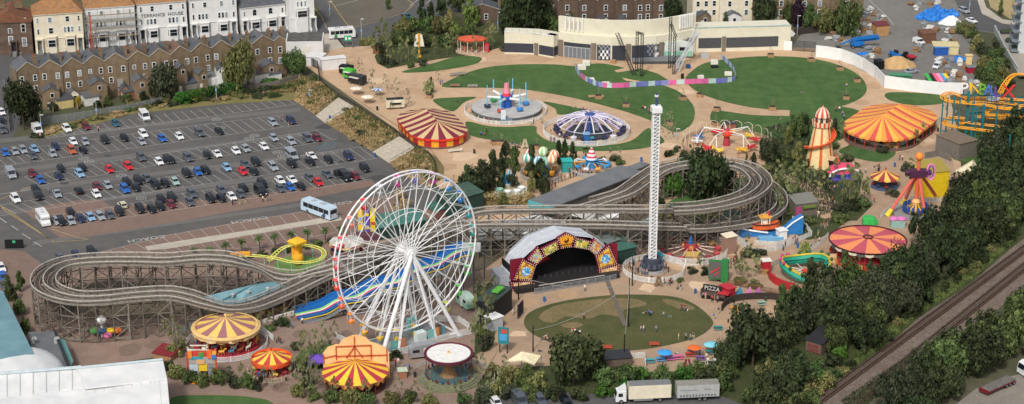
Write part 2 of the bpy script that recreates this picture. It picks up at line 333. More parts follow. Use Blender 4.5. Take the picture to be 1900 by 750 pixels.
def track(a,b,gauge=1.45):
 A,B=G(*a),G(*b);d=(B-A).normalized();n=V((-d.y,d.x,0))
 t=T('railway_track','','track',(0,0,0));L=(B-A).length
 for s in(-1,1):
  m=MB();m.beam(A+n*(s*gauge/2)+V((0,0,.28)),B+n*(s*gauge/2)+V((0,0,.28)),.14,.18);m.build('rail',RAILM,t)
 m=MB();m.beam(A-n*1.3+V((0,0,.3)),B-n*1.3+V((0,0,.3)),.12,.2);m.build('third_rail',M('rust_rail',(92,62,48),.7,.2,3),t)
 m=MB();k=0
 while k<L:c=A+d*k;m.box(c.x,c.y,.06,2.6,.26,.14,math.atan2(n.y,n.x));k+=.7
 s=m.build('sleepers',SLEEP,t,fix=False);s['kind']='stuff'
 return t
track((1440,802),(2010,382))['label']='railway track nearest the park trees, running unbroken across the ballast'
track((1560,768),(1990,424))['label']='railway track furthest from the park, partly hidden by lineside trees'
m=MB();m.beam(G(1635,655)+V((0,0,.3)),G(1680,622)+V((0,0,.3)),.16,.16);tag(m.build('spare_rail',M('rust_rail',(92,62,48),.7,.2,3)),'rusty spare rail lying on the ballast between the two tracks','rail')
PAINT=M('road_paint',(182,180,174),.7,.25,1.5);PYEL=M('yellow_road_paint',(186,160,96),.7,.25,1.5)
def stripe(m,a,b,wd=.16,z=.055):
 d=b-a;d.z=0
 if d.length<1e-4:return
 d.normalize();n=V((-d.y,d.x,0))*wd/2;m.add([(p.x,p.y,z)for p in(a-n,b-n,b+n,a+n)],[(0,1,2,3)])
def at_px(line,x):
 for(x0,y0),(x1,y1)in zip(line,line[1:]):
  if x0<=x<=x1:return y0+(y1-y0)*(x-x0)/(x1-x0)
 (x0,y0),(x1,y1)=(line[0],line[1])if x<line[0][0]else(line[-2],line[-1]);return y0+(y1-y0)*(x-x0)/(x1-x0)
mk=MB()
def bays(bottom,top,step,shift,x0=None,x1=None,lines=(1,1)):
 """separators run from the bottom row line up and left to the top one"""
 if lines[0]:
  for a,b in zip(bottom,bottom[1:]):stripe(mk,G(*a),G(*b),.13)
 if lines[1]:
  for a,b in zip(top,top[1:]):stripe(mk,G(*a),G(*b),.13)
 x=x0 if x0 is not None else bottom[0][0];e=x1 or bottom[-1][0]
 while x<=e:
  stripe(mk,G(x,at_px(bottom,x)),G(x-shift,at_px(top,x-shift)),.11);x+=step*mpp(950,250)/mpp(950,at_px(bottom,x))*1.0
bays([(90,257),(320,227),(553,193)],[(75,245),(300,212),(535,183)],16.6,17,lines=(1,0))
bays([(-40,312),(0,309),(320,265),(557,232)],[(-40,288),(0,282),(157,261),(310,240),(527,213)],16.8,29)
bays([(75,345),(320,302),(557,270),(625,258)],[(45,328),(172,305),(320,282),(555,247),(600,240)],16.8,30)
bays([(0,401),(130,381),(187,372),(320,351),(630,305),(700,294)],[(-30,386),(45,374),(157,353),(320,327),(510,297),(672,272)],16.8,30,x0=30)
bays([(100,423),(240,403),(320,391),(587,350),(690,333)],[(75,402),(160,392),(273,373),(320,362),(563,328),(660,312)],17,28)
bays([(215,489),(310,469),(480,459),(640,428)],[(180,470),(310,437),(567,392),(640,376)],21,38,lines=(1,1))
mk.build('parking_bay_markings',PAINT,fix=False)['kind']='structure'
ym=MB()
for l in([(-40,386),(62,345)],[(-10,378),(14,390),(100,450),(165,445),(140,440),(95,425)],[(0,382),(10,392),(98,448)],[(565,-5),(596,30),(606,52)],[(612,0),(640,40),(650,52)],[(650,53),(700,40),(750,24),(768,9),(750,-5)]):
 for a,b in zip(l,l[1:]):stripe(ym,G(*a),G(*b),.18)
ym.build('yellow_lines',PYEL,fix=False)['kind']='structure'
dm=MB()
for a,b in(((0,405),(12,414)),((21,419),(34,428)),((41,434),(57,444)),((64,450),(78,458)),((0,361),(60,352)),((620,12),(690,-6)),((1797,55),(1850,62)),((760,12),(775,0)),((790,8),(805,-6)),((1590,-20),(1645,30)),((1645,30),(1658,46))):stripe(dm,G(*a),G(*b),.22)
for(x,y)in((155,294),(165,300),(225,326),(402,222),(408,238),(462,258),(472,252),(524,290),(515,283),(350,312),(262,368)):
 c=G(x,y)
 for k in range(12):
  t0,t1=2*PI*k/12,2*PI*(k+1)/12
  for r in(.55,1.25):stripe(dm,c+V((r*math.cos(t0),r*math.sin(t0)*1.1,0)),c+V((r*math.cos(t1),r*math.sin(t1)*1.1,0)),.16)
dm.build('lane_markings',PAINT,fix=False)['kind']='structure'
for(x,y)in((272,443),(463,408),(620,379)):
 o=text_mesh('COACH',2.6,.004,'painted_lettering',PAINT,None,G(x,y,.06),(0,0,rad(23)+PI));o['kind']='structure'
BANKM=ground_mat('wild_bank',(132,118,78),(104,104,62),(150,132,90),.15,.6,fine=.3,f_scale=2)
BH=1.4
def bank(lo,hi):
 m=MB();n=len(lo);L=[G(*p)+V((0,0,.05))for p in lo];H=[G(*p,BH)for p in hi];B=[V((h.x+2.2,h.y+2.2,.05))for h in H]
 m.ribbon(H,L);m.ribbon(B,H);tag(m.build('grass_bank',BANKM),kind='structure')
 return L,H
BANKS=[bank([(545,187),(566,200),(585,214)],[(556,140),(592,155),(628,180)]),bank([(606,230),(650,256),(691,281)],[(658,198),(700,226),(741,252)]),bank([(724,304),(745,320),(765,335),(800,350)],[(773,275),(795,288),(808,306),(808,330)])]
STEPM=M('concrete_steps',(186,176,158),.85,.15,1)
def stairs(bl,br,tr,tl,lab,n=11):
 t=T('steps',lab,'steps');
 A,B=G(*bl),G(*br);D,Cc=G(*tl,BH),G(*tr,BH)
 for k in range(n):
  f0,f1=k/n,(k+1)/n;z=BH*(k+1)/n;m=MB()
  q=[A.lerp(D,f0),B.lerp(Cc,f0),B.lerp(Cc,f1),A.lerp(D,f1)]
  m.prism([(p.x,p.y)for p in q],-.02 if k==0 else z-BH/n*1.6,z);m.build('step',STEPM,t)
 for a,b in((A,D),(B,Cc)):
  m=MB();up=V((0,0,1));m.path([a+up,b+up],.05,4)
  for k in range(5):p=a.lerp(b,k/4);m.tube(p,p+up,.04,4)
  m.build('handrail',DGREY,t)
 B2=MB();B2.ribbon([V((D.x+2,D.y+2,.05)),V((Cc.x+2,Cc.y+2,.05))],[D,Cc]);tag(B2.build('step_landing',SAND),kind='structure')
stairs((585,215),(605,230),(657,198),(628,181),'upper flight of pale concrete steps up the wild bank beside the car park')
stairs((691,282),(723,304),(772,275),(741,253),'lower flight of pale concrete steps, nearer the big wheel, up the bank')
def blob(name,px,py,r,z,m,k=9):
 g=G(px,py);rr=random.Random(px*7+py);a=[(g.x+r*rr.uniform(.6,1.2)*math.cos(2*PI*i/k),g.y+r*rr.uniform(.6,1.2)*math.sin(2*PI*i/k))for i in range(k)];tag(MB().sheet(a,z).build(name,m,fix=False),kind='structure')
DK=ground_mat('tarmac_mend',(74,73,72),(68,67,67),(80,78,76),.2,.6,fine=.1);LT=ground_mat('worn_tarmac',(106,104,101),(98,96,94),(112,109,105),.1,.5,fine=.1)
for x0,y0,x1,y1 in((0,262,557,203),(0,320,560,250),(40,352,630,282),(0,395,640,312),(60,452,560,380)):
 a=[(x0,y0-4),(x1,y1-3),(x1,y1+3),(x0,y0+4)];tag(MB().sheet([G(*q)for q in a],.024).build('wheel_track',LT,fix=False),kind='structure')
for q in((600,236,2.5),(585,246,1.6),(640,300,2),(480,300,1.2),(300,330,1.0),(120,340,1.3),(420,420,2),(520,402,1.5),(700,330,2.4),(60,300,1.0),(250,415,1.6),(735,350,2.6),(380,255,1.0),(200,290,1.2)):blob('tarmac_mend',*q,.026,DK)
PM=ground_mat('gravel_mend',(176,146,116),(164,136,108),(186,156,126),.2,.6,fine=.1);PD=ground_mat('scuffed_gravel',(206,178,148),(196,168,138),(212,186,158),.2,.6,fine=.1)
for i,q in enumerate(((700,150,3),(760,170,3.5),(820,130,2.5),(880,110,4),(660,120,3),(1000,110,4),(860,290,4),(900,270,3),(830,310,3),(1240,270,3),(1200,230,3),(1310,195,3),(1270,170,3),(1620,160,3),(1600,190,3),(1500,395,2.5),(1530,400,2),(1690,300,3),(1720,260,2.5),(1560,440,2.4),(1480,470,2.4),(1300,530,3),(1050,545,3),(980,560,2.5),(960,620,2),(1340,600,2.4),(1270,640,3),(1200,535,2.5),(1120,660,2),(790,215,2))):blob('gravel_mend',*q,.036 if q[1]<440 and q[0]<1440 else.054,PM if i%3 else PD,11)
PV=ground_mat('paving_mend',(124,104,92),(116,98,88),(132,112,100),.2,.6,fine=.1)
for q in((470,640,2.5),(540,650,3),(560,620,2.5),(640,620,2),(240,650,3),(290,640,2.5),(720,700,2.5),(770,690,2),(390,470,2),(30,490,2),(520,720,2.4)):blob('paving_mend',*q,.05,PV)
BRICK=brick_mat('stock_brick',(126,106,80),(104,86,66),(130,118,98),.16)
BRICKB=brick_mat('old_brown_brick',(98,78,64),(82,64,54),(104,92,80),.15)
RENDER=M('white_render',(214,213,210),.8,.07,.5);RENDC=M('cream_render',(214,205,182),.8,.08,.5)
SLATE=M('slate_roof',(88,90,94),.7,.25,1.2,rnd=.18);TILEB=M('brown_tile_roof',(106,84,70),.8,.25,1.2,rnd=.1);LICH=M('lichen_roof',(168,122,74),.85,.3,.8,c2=(122,92,70));SLATEL=M('lichen_slate_roof',(122,112,96),.8,.3,.8,c2=(96,92,86))
FRAME=C('DEDEDA');SILL=C('C9C6BC');POT=M('terracotta',(156,96,66),.85,.2,2)
YWALL=M('yellow_render',(198,180,124),.8,.1,1)
def win(par,x,z,w,h,y=0.0,arch=False,fm=None,blind=0):
 f=MB();f.box(x,y-.03,z,w+.24,.1,h+.24)
 if arch:f.lathe([(0,0),(w/2+.12,0)],10,0,0,0)if False else None
 fr=f.build('window',fm or FRAME,par)
 g=MB();hw=w/2
 if arch:
  for zz,hh in((z+.12,h*.5-.05),(z+h*.5+.15,h*.28)):g.box(x,y-.05,zz,w-.1,.1,hh)
  pts=[(x+(hw-.05)*math.cos(t),z+h*.78+.17+(hw*.8)*math.sin(t))for t in[PI*k/6 for k in range(7)]]
  vs=[(p[0],y-.1,p[1])for p in pts]+[(p[0],y,p[1])for p in pts];n=len(pts)
  g.add(vs,[tuple(range(n)),tuple(range(n,2*n))[::-1]]+[(i,i+1,n+i+1,n+i)for i in range(n-1)])
 else:
  g.box(x,y-.05,z+.14,w-.1,.1,h*.5-.1);g.box(x,y-.05,z+h*.5+.14,w-.1,.1,h*.5-.08)
 g.build('pane',R.choice([GLASS,GLASS,GLASS,C('4A545E',.2),C('7C868C',.25)])if not blind else C('9DA3A6',.3),fr)
 return fr
def hdoor(par,x,z,w,h,m,y=0.0):
 d=MB();d.box(x,y-.04,z,w,.12,h);dd=d.build('door',m,par);k=MB();k.box(x+w*.35,y-.13,z+h*.48,.08,.08,.12);k.build('handle',STEEL,dd)
def chimney(roof,x,y,z,w=1.5,d=.7,h=1.8,n=4):
 m=MB();m.box(x,y,z,w,d,h);m.box(x,y,z+h,w+.16,d+.16,.15);c=m.build('chimney',BRICK,roof)
 m=MB()
 for k in range(n):px=x-w/2+w*(k+.5)/n;m.lathe([(.13,0),(.1,.6),(.13,.65),(0,.65)],8,px,y,z+h+.15)
 m.build('chimney_pots',POT,roof)
def gable_house(name,lab,P,Q,h,rise,depth,wm,rm,wins,cat='house',group=None,chim=True,ext=None,over=.15):
 rz=math.atan2(Q.y-P.y,Q.x-P.x);L=(Q-P).xy.length
 t=T(name,lab,cat,(P.x,P.y,0),rz,group)
 m=MB();vs=[]
 for y in(0,depth):vs+=[(0,y,0),(L,y,0),(L,y,h),(L/2,y,h+rise),(0,y,h)]
 m.add(vs,[(0,1,2,3,4),(9,8,7,6,5),(0,5,6,1),(1,6,7,2),(2,7,8,3),(3,8,9,4),(4,9,5,0)]);m.build('wall',wm,t)
 m=MB()
 for s in(0,1):
  a=V((0 if s==0 else L,-over,h+.03));b=V((L/2,-over,h+rise+.03));a2=a+V((0,depth+2*over,0));b2=b+V((0,depth+2*over,0));u=V((0,0,.16))
  m.add([a,b,b2,a2,a+u,b+u,b2+u,a2+u],[(0,1,2,3),(7,6,5,4),(0,4,5,1),(1,5,6,2),(2,6,7,3),(3,7,4,0)])
 rf=m.build('roof',rm,t)
 m=MB();u=V((0,-.14,.0))
 for s in(0,L):m.beam(V((s,-.12,h+.1)),V((L/2,-.12,h+rise+.1)),.1,.18)
 m.build('verge',C('B4AC9C'),rf);m=MB();m.beam((L/2,0,h+rise+.22),(L/2,depth,h+rise+.22),.22,.1);m.build('ridge_tiles',C('7A6A5C'),rf)
 if chim:chimney(rf,L*.98,depth*.55,h+.1,.8,1.7,2.3,3)
 for a in wins:win(t,a[0]*L,a[1],a[2],a[3],blind=(len(a)>4 and a[4]))
 if ext:
  x0,x1,d,eh,em,erm=ext;e=MB();a,b=x0*L,x1*L;vs=[]
  for y in(-d,0):vs+=[(a,y,0),(b,y,0),(b,y,eh),((a+b)/2,y,eh+1.3),(a,y,eh)]
  e.add(vs,[(0,1,2,3,4),(9,8,7,6,5),(0,5,6,1),(1,6,7,2),(2,7,8,3),(3,8,9,4),(4,9,5,0)]);ee=e.build('rear_extension',em,t)
  r=MB()
  for s in(a,b):
   p=V((s,-d-.15,eh+.03));q=V(((a+b)/2,-d-.15,eh+1.33));o=V((0,d+.1,0));u=V((0,0,.13));r.add([p,q,q+o,p+o,p+u,q+u,q+o+u,p+o+u],[(0,1,2,3),(7,6,5,4),(0,4,5,1),(1,5,6,2),(2,6,7,3),(3,7,4,0)])
  r.build('extension_roof',erm,ee)
  win2=MB();c=(a+b)/2
  f=MB();f.box(c+.3,-d-.03,eh-1.6,1.15,.1,1.35);f.build('extension_window',FRAME,ee);f=MB();f.box(c+.3,-d-.06,eh-1.48,.9,.1,1.1);f.build('extension_pane',GLASS,ee)
  f=MB();f.box(c-.7,-d-.04,.05,.85,.1,2.0);f.build('back_door',C('D8D8D4'),ee)
  if eh>3.5:
   f=MB();f.box(b-.3,-d+.4,eh+.5,.7,.55,1.9);f.build('extension_chimney',BRICK,ee)
 return t
valley=[(30,133),(72,127),(114.5,124),(154,119),(194,114),(236,111),(276,106),(316,102),(354,97),(392,90),(431,87),(468,82),(508,76.5),(530,74)]
TH=10.8;Pv=[G(*p,TH)for p in valley]
desc=['end of terrace brown brick house nearest the left edge, above the round dark tree','brown brick terrace house with a yellow rendered side extension','brown brick terrace house with two pale blinds and a purple window','brown brick terrace house with a gabled extension and white arched balcony door','brown brick terrace house with a grey patch of render beside its back windows','tan brick terrace house with a reddish brown roof and small dark extension','brown brick terrace house half hidden by the broad dark tree on its right','brown terrace house with reddish roof and a tall red brick and yellow extension','brown terrace house with tall narrow windows stacked three high at right','brown terrace house with a white side wall on its extension','brown terrace house mostly hidden behind the tall olive tree','brown terrace house with blue grey roof and white lean-to, right of olive tree','narrow end house of the brick terrace beside the white flat building']
roofs=[SLATE,SLATE,SLATE,SLATE,SLATE,TILEB,SLATE,TILEB,SLATE,SLATE,SLATE,SLATE,SLATE]
exts=[(.5,.98,3,2.6,BRICK,SLATE),(.05,.8,5,5.0,BRICK,SLATE),(.1,.6,3,3.0,RENDC,SLATE),(.05,.85,5,5.6,BRICK,SLATE),(.6,.95,4,3.0,BRICK,SLATE),(.05,.7,5,5.2,BRICK,SLATE),(.2,.8,4,3.0,BRICK,SLATE),(.1,.6,3.5,7.2,BRICK,SLATE),(.0,.45,4,4.8,BRICK,SLATE),(.1,.6,5,5.2,RENDER,SLATE),(.2,.7,4,3.6,RENDC,SLATE),(.15,.9,5,4.6,BRICK,SLATE),None]
for i in range(13):
 w_=[(.22,7.3,.95,1.6,i in(2,)),(.8,7.3,.95,1.6,i==2)]
 if i%3!=1:w_+=[(.8,4.2,.95,1.5)]
 if i%2==0:w_+=[(.24,4.2,.95,1.5)]
 if i in(8,):w_+=[(.8,.6,.9,1.5)]
 if i in(3,5):w_[0]=(.3,7.7,.8,1.1)
 if i==12:w_=[(.5,7.0,1,1.7),(.5,3.6,1,1.7)]
 t=gable_house('terrace_house',desc[i],Pv[i],Pv[i+1],TH,2.25 if i<12 else 1.3,7.0,BRICK,roofs[i],w_,group='brick terrace backing on to the car park',ext=exts[i])
 m=MB();m.tube((L_t:=(Pv[i+1]-Pv[i]).xy.length)*.55,0,0)if False else m.tube((3,5,TH+1.2),(3,5,TH+4.0),.04,4);m.beam((2.4,5,TH+3.7),(3.6,5,TH+3.9),.06);m.build('aerial',LGREY,t)
 if i%2:m=MB();m.box(2.4,3,TH+.5,.1,.1,.1);m.add([(1.2,2.2,TH+1.02+.06),(2.0,2.2,TH+1.55+.06),(2.0,3.4,TH+1.55+.06),(1.2,3.4,TH+1.02+.06),(1.2,2.2,TH+.9),(2.0,2.2,TH+1.4),(2.0,3.4,TH+1.4),(1.2,3.4,TH+.9)],[(0,1,2,3),(7,6,5,4),(0,4,5,1),(1,5,6,2),(2,6,7,3),(3,7,4,0)]);m.build('skylight',GLASS,t)
 if i==4:m=MB();m.box(4.0,-.02,0,1.6,.08,5.2);m.build('render_patch',C('8E8C88'),t)
 if i in(0,2,5,9):m=MB();m.tube((.15,-.1,0),(.15,-.1,TH),.07,5);m.build('drainpipe',DGREY,t)
def villa(name,lab,eL,eR,h,depth,wm,rm,wins,bays_=(),rise=3.2,roofk='hip',doors=(),quoin=True,setback=0):
 P,Q=G(*eL,h),G(*eR,h);rz=math.atan2(Q.y-P.y,Q.x-P.x);L=(Q-P).xy.length
 t=T(name,lab,'house',(P.x,P.y,0),rz,'villas along the upper street')
 m=MB();m.box(L/2,depth/2,0,L,depth,h);m.build('wall',wm,t)
 m=MB();o=.35
 if roofk=='hip':
  a,b,c,d=(-o,-o,h),(L+o,-o,h),(L+o,depth+o,h),(-o,depth+o,h);e,f=(L*.22,depth*.5,h+rise),(L*.78,depth*.5,h+rise)
  m.add([a,b,c,d,e,f],[(0,1,5,4),(1,2,5),(2,3,4,5),(3,0,4),(3,2,1,0)])
 else:
  m.add([(-o,-o,h),(L*.5,-o,h+rise),(L+o,-o,h),(-o,depth,h),(L*.5,depth,h+rise),(L+o,depth,h)],[(0,1,4,3),(1,2,5,4),(0,2,1),(3,4,5),(0,3,5,2)])
 rf=m.build('roof',rm,t)
 for fx in(.32,.7):chimney(rf,L*fx,depth*.55,h+rise*.75,2.2,.8,1.6,5)
 m=MB();m.box(L/2,-.15,h-.25,L+.3,.3,.22)
 m.box(L/2,-.08,h*.36,L+.1,.18,.18);m.build('cornice',wm,t)
 for a in wins:win(t,a[0]*L,a[1],a[2],a[3],arch=len(a)>4)
 for(fx,bw,z0,hs)in bays_:
  x=fx*L;m=MB();pr=[(x-bw/2,0),(x-bw/2+.5,-1.0),(x+bw/2-.5,-1.0),(x+bw/2,0)];m.prism(pr,0,z0+hs+.6);m.prism([(p[0]*1.0+(-.1 if p[0]<x else.1),p[1]-.12)for p in pr],z0+hs+.6,z0+hs+.85)
  by=m.build('bay',wm,t)
  m=MB();m.box(x,-1.03,z0,bw-1.2,.08,hs);f=m.build('bay_window',FRAME,by)if False else m.build('window',FRAME,by)
  m=MB();m.box(x,-1.06,z0+.12,bw-1.45,.08,hs*.45);m.box(x,-1.06,z0+hs*.55,bw-1.45,.08,hs*.38);m.build('pane',GLASS,by)
  for s in(-1,1):
   m=MB();m.beam((x+s*(bw/2-.34),-.42,z0+.1),(x+s*(bw/2-.34),-.42,z0+hs-.1),.36,.36);m.build('pane',GLASS,by)
 for(fx,dm)in doors:
  x=fx*L;m=MB();m.box(x-.85,-.5,0,.3,1.0,4.4);m.box(x+.85,-.5,0,.3,1.0,4.4);m.box(x,-.5,4.4,2.2,1.2,.35);m.build('porch',wm,t)
  hdoor(t,x,1.3,1.1,2.7,dm)
  m=MB()
  for k in range(5):m.box(x,-.5-.35*k,0,1.4,.36,1.3-.26*k)
  st=m.build('front_steps',GREY,t)
  m=MB()
  for s in(-1,1):m.beam((x+s*.85,-.1,1.6),(x+s*.85,-2.2,.4),.22,.7)
  m.build('step_wall',wm,t)
 return t
Wn=lambda zs,xs,w,h:[(x,z,w,h)for x in xs for z in zs]
arch3=lambda c,z:[(c+d,z,.75,1.7,1)for d in(-.075,0,.075)]
D1=C('6C7072');D2=C('2A2C33')
villa('brick_villa','brown brick villa with reddish roof and white porch at the left edge',(-26,43),(57,40),10.5,12,BRICKB,M('red_tile_roof',(122,82,60),.85,.25,1),[(.52,7,1,1.3),(.52,3.4,1.2,2.4),(.82,7.2,1.2,2.4),(.82,2.6,1.2,2.6),(.85,10.2,1,1.3),(.2,4,1.2,2.2)],rise=3.6,roofk='gable',doors=((.58,D2),))
villa('cream_villa','cream rendered pair of villas with mossy orange roof and arched windows',(61,28),(152,22),12.4,11,RENDC,LICH,[(.08,9.6,.6,1.5),(.33,9.6,1.1,1.6),(.69,9.6,1.1,1.6),(.92,9.6,.6,1.6),(.08,6.0,.6,1.7,1),(.92,6.2,.6,1.8,1),(.34,6.0,1.3,1.8)]+arch3(.7,6.2),bays_=((.34,3.6,2.0,2.4),(.72,3.6,2.0,2.4)),doors=((.09,D1),(.92,D1)))
W2=villa('white_villa','white villas wrapped in scaffolding with a tan tiled roof',(158,16),(249,9.5),12.6,11,RENDER,LICH,[(.07,9.8,.6,1.6),(.32,9.8,1,1.5),(.66,9.8,1,1.5),(.9,9.8,.6,1.5)]+arch3(.3,6.3)+arch3(.7,6.3),bays_=((.32,3.6,1.8,2.4),(.7,3.6,1.8,2.4)),doors=((.08,D2),(.93,D2)))
W3=villa('white_villa','white villas with TERRANCE HOUSE lettered across the front',(254,8),(345,1),12.6,11,RENDER,LICH,[(.07,9.9,.6,1.6),(.3,9.9,1,1.6),(.68,9.9,1,1.6),(.93,9.9,.6,1.6),(.07,5.7,.6,1.7,1),(.93,5.7,.6,1.7,1)]+arch3(.27,5.7)+arch3(.72,5.7),bays_=((.3,3.6,1.6,2.3),(.7,3.6,1.6,2.3)),doors=((.93,D2),(.08,D2)))
LW=(G(345,1,12.6)-G(254,8,12.6)).xy.length
text_mesh('TERRANCE  HOUSE',1.55,.03,'lettering',C('34363A'),W3,(LW*.5,-.06,8.55),(PI/2,0,0),sx=.98)
villa('white_villa','white villas between TERRANCE HOUSE and the slate roofed pair',(350,-1),(438,-8),12.6,11,RENDER,SLATEL,[(.08,9.6,.6,1.5),(.33,9.6,1,1.5),(.68,9.6,1,1.5),(.93,9.6,.6,1.5),(.08,5.7,.6,1.7,1),(.93,5.7,.6,1.7,1)]+arch3(.28,5.7)+arch3(.7,5.7),bays_=((.3,3.6,1.6,2.3),(.7,3.6,1.6,2.3)),doors=((.92,D1),(.08,D1)))
villa('white_villa','lower white villas with a dark slate roof and double bay fronts',(447,15),(529,6),8.6,10,RENDER,SLATE,[(.07,5.6,.6,1.6,1),(.93,5.6,.6,1.6,1),(.3,5.6,1.3,1.7,1),(.66,5.6,1.3,1.7,1)],bays_=((.3,3.8,1.6,2.2),(.68,3.8,1.6,2.2)),rise=3.6,doors=((.07,D2),(.93,D2)))
villa('white_villa','tall white end villa beside the road junction',(535,-9),(582,-13),12.4,13,RENDER,SLATE,[(.35,8.2,.6,1.7,1),(.5,8.2,.6,1.7,1),(.65,8.2,.6,1.7,1)],bays_=((.5,4.4,5.0,2.2),),doors=((.92,D1),))
ws=T('scaffold','grey tube scaffold with plank lifts against the white villas','scaffolding',W2.location,W2.rotation_euler.z)
L2=(G(249,9.5,12.6)-G(158,16,12.6)).xy.length;pl=M('scaffold_plank',(150,138,118),.85,.2,2)
for z in(3.6,6.0,8.4,10.6):
 m=MB();m.box(L2/2,-1.9,z,L2+1,1.0,.08);m.build('plank_lift',pl,ws)
 m=MB();m.tube((-.5,-2.4,z+1),(L2+.5,-2.4,z+1),.05,4);m.build('guard_rail',LGREY,ws)
for k in range(9):
 for y in(-1.4,-2.4):x=-.5+(L2+1)*k/8;m=MB();m.tube((x,y,0),(x,y,12.2),.05,4);m.build('upright',LGREY,ws)
m=MB();m.beam((1.0,-2.5,0),(1.0,-2.5,11),.5,.06);m.build('ladder',C('B5523C'),ws)
fb=T('flat_roofed_building','low white flat roofed building at the right end of the brick terrace','building',G(531,107),ang((531,107),(600,106)))
Lf=(G(600,106)-G(531,107)).length;hf=HT(531,107,80)
m=MB();m.box(Lf/2,5,0,Lf,10,hf);m.build('wall',RENDER,fb)
m=MB();m.box(Lf/2,5.1,hf,Lf-.4,9.4,.1);m.build('roof',M('felt_roof',(92,90,86),.9,.3,.6),fb);m=MB();m.box(Lf/2,.1,hf,Lf,.3,.35);m.box(.15,5,hf,.3,9.4,.35);m.box(Lf-.15,5,hf,.3,9.4,.35);m.build('parapet',RENDER,fb)
m=MB();m.box(Lf*.55,-.03,hf*.3,2.6,.1,2.2);m.build('boarded_opening',OFFW,fb)
def boxthing(name,lab,cat,pl,pr,ptop,depth,wm,rm=None,rise=0,group=None):
 """a plain shed from its front base corners and top, with an overhanging roof slab"""
 P,Q=G(*pl),G(*pr);rz=math.atan2(Q.y-P.y,Q.x-P.x);L=(Q-P).length;h=HT(pl[0],pl[1],ptop)
 t=T(name,lab,cat,P,rz,group);m=MB();m.box(L/2,depth/2,0,L,depth,h);m.build('wall',wm,t)
 m=MB();o=.2
 m.add([(-o,-o,h),(L+o,-o,h),(L+o,depth+o,h+rise),(-o,depth+o,h+rise),(-o,-o,h+.15),(L+o,-o,h+.15),(L+o,depth+o,h+rise+.15),(-o,depth+o,h+rise+.15)],[(3,2,1,0),(4,5,6,7),(0,1,5,4),(1,2,6,5),(2,3,7,6),(3,0,4,7)]);m.build('roof',rm or wm,t)
 return t,L,h
GREENR=M('green_roof',(64,104,92),.7,.2,1);GREEND=M('dark_green_wall',(38,64,56),.8,.2,1)
ST=G(1160,105);CRM=M('cream_cladding',(216,211,190),.75,.06,.4,c2=(204,199,178));DNAVY=M('navy_panel',(58,60,70),.6,.12,.6);BRN=M('brown_pilaster',(122,110,98),.8,.12,1)
bk=T('backdrop_building','long cream curved building with dark panels and chequered squares behind the lawn','building',(0,0,0))
def strip(name,pts,z0,z1,th,m,off=0.0,par=bk):
 """upright wall band along ground points; off pushes it towards the viewer"""
 mb=MB();pts=[V((p.x,p.y,0))for p in pts];n=len(pts);O=[]
 for i,p in enumerate(pts):
  d=(pts[min(i+1,n-1)]-pts[max(i-1,0)]).normalized();O.append(V((d.y,-d.x,0)))
 a=[pts[i]+O[i]*off for i in range(n)];b=[pts[i]-O[i]*th for i in range(n)];vs=[]
 for z in(z0,z1):vs+=[V((p.x,p.y,z))for p in a]+[V((p.x,p.y,z))for p in b]
 fs=[]
 for i in range(n-1):fs+=[(i,i+1,2*n+i+1,2*n+i),(n+i+1,n+i,3*n+i,3*n+i+1),(2*n+i,2*n+i+1,3*n+i+1,3*n+i),(i+1,i,n+i,n+i+1)]
 fs+=[(0,2*n,3*n,n),(n-1,2*n-1,4*n-1,3*n-1)]
 mb.add(vs,fs);return mb.build(name,m,par)
def sub(pts,f0,f1,n=8):
 ds=[0]
 for a,b in zip(pts,pts[1:]):ds.append(ds[-1]+(b-a).length)
 def at(f):
  t=f*ds[-1]
  for i in range(len(pts)-1):
   if t<=ds[i+1]+1e-6:return pts[i].lerp(pts[i+1],(t-ds[i])/max(1e-6,ds[i+1]-ds[i]))
  return pts[-1]
 return[at(f0+(f1-f0)*k/n)for k in range(n+1)]
LW_=[G(936,100),G(962,100.5),G(990,101.6),G(1027,108)];LR=[G(1027,108),G(1036,104)]
CF=[G(*p)for p in((1036,104),(1065,108),(1098,111),(1134,113),(1175,113),(1216,111),(1250,106),(1274,101),(1290,98))]
RW=[G(1290,97),G(1380,95),G(1466,92)]
hl=HT(936,100,60);hc=HT(1100,111,67);hc2=HT(1100,108,36);hr=HT(1380,95,51)
strip('side_wing',LW_,0,hl,5,CRM);strip('side_wing',LR,0,hl,3,CRM);strip('side_wing',RW,0,hr,7,CRM);strip('curved_hall',CF,0,hc,6,CRM)
up_=[p+V((0,1.2,0))for p in CF];strip('upper_screen',sub(up_,.0,1,14),hc,hc2,1.0,CRM)
for f in(.05,.08,.11,.14,.17,.86,.88,.9,.92,.94,.96):strip('fin',[q+V((0,-.15,0))for q in sub(up_,f,f+.009,1)],hc+.8,hc2+.1,.6,WHITE,.35)
for f in(.06,.09,.12,.15,.87,.89,.91,.93):strip('slot',sub(up_,f+.003,f+.013,1),hc+1.2,hc2-1.0,.2,C('B9AFA0'),.03)
for(f0,f1)in((.0,.56),(.68,1.0)):strip('dark_panel',sub(LW_,f0,f1,4),.55,3.5,.2,DNAVY,.05)
strip('dark_panel',sub(LR,.05,1,1),.55,3.5,.2,DNAVY,.05)
for(f0,f1)in((.03,.27),(.32,1.0-.13)):strip('dark_panel',sub(RW,f0,f1,4),1.2,4.5,.2,C('4B4D50'),.05)
strip('pilaster',sub(LW_,.58,.665,1),0,3.9,.2,BRN,.25);strip('pilaster',sub(RW,.275,.315,1),0,4.9,.2,BRN,.25)
for f in(.0,.235,.47,.7,.93):strip('pilaster',sub(CF,f,f+.035,1),0,hc-2.2,.2,BRN,.3)
for(f0,f1)in((.04,.232),(.275,.468),(.51,.698),(.74,.928)):strip('dark_panel',sub(CF,f0,f1,5),.1,hc-2.7,.2,DNAVY,.06)
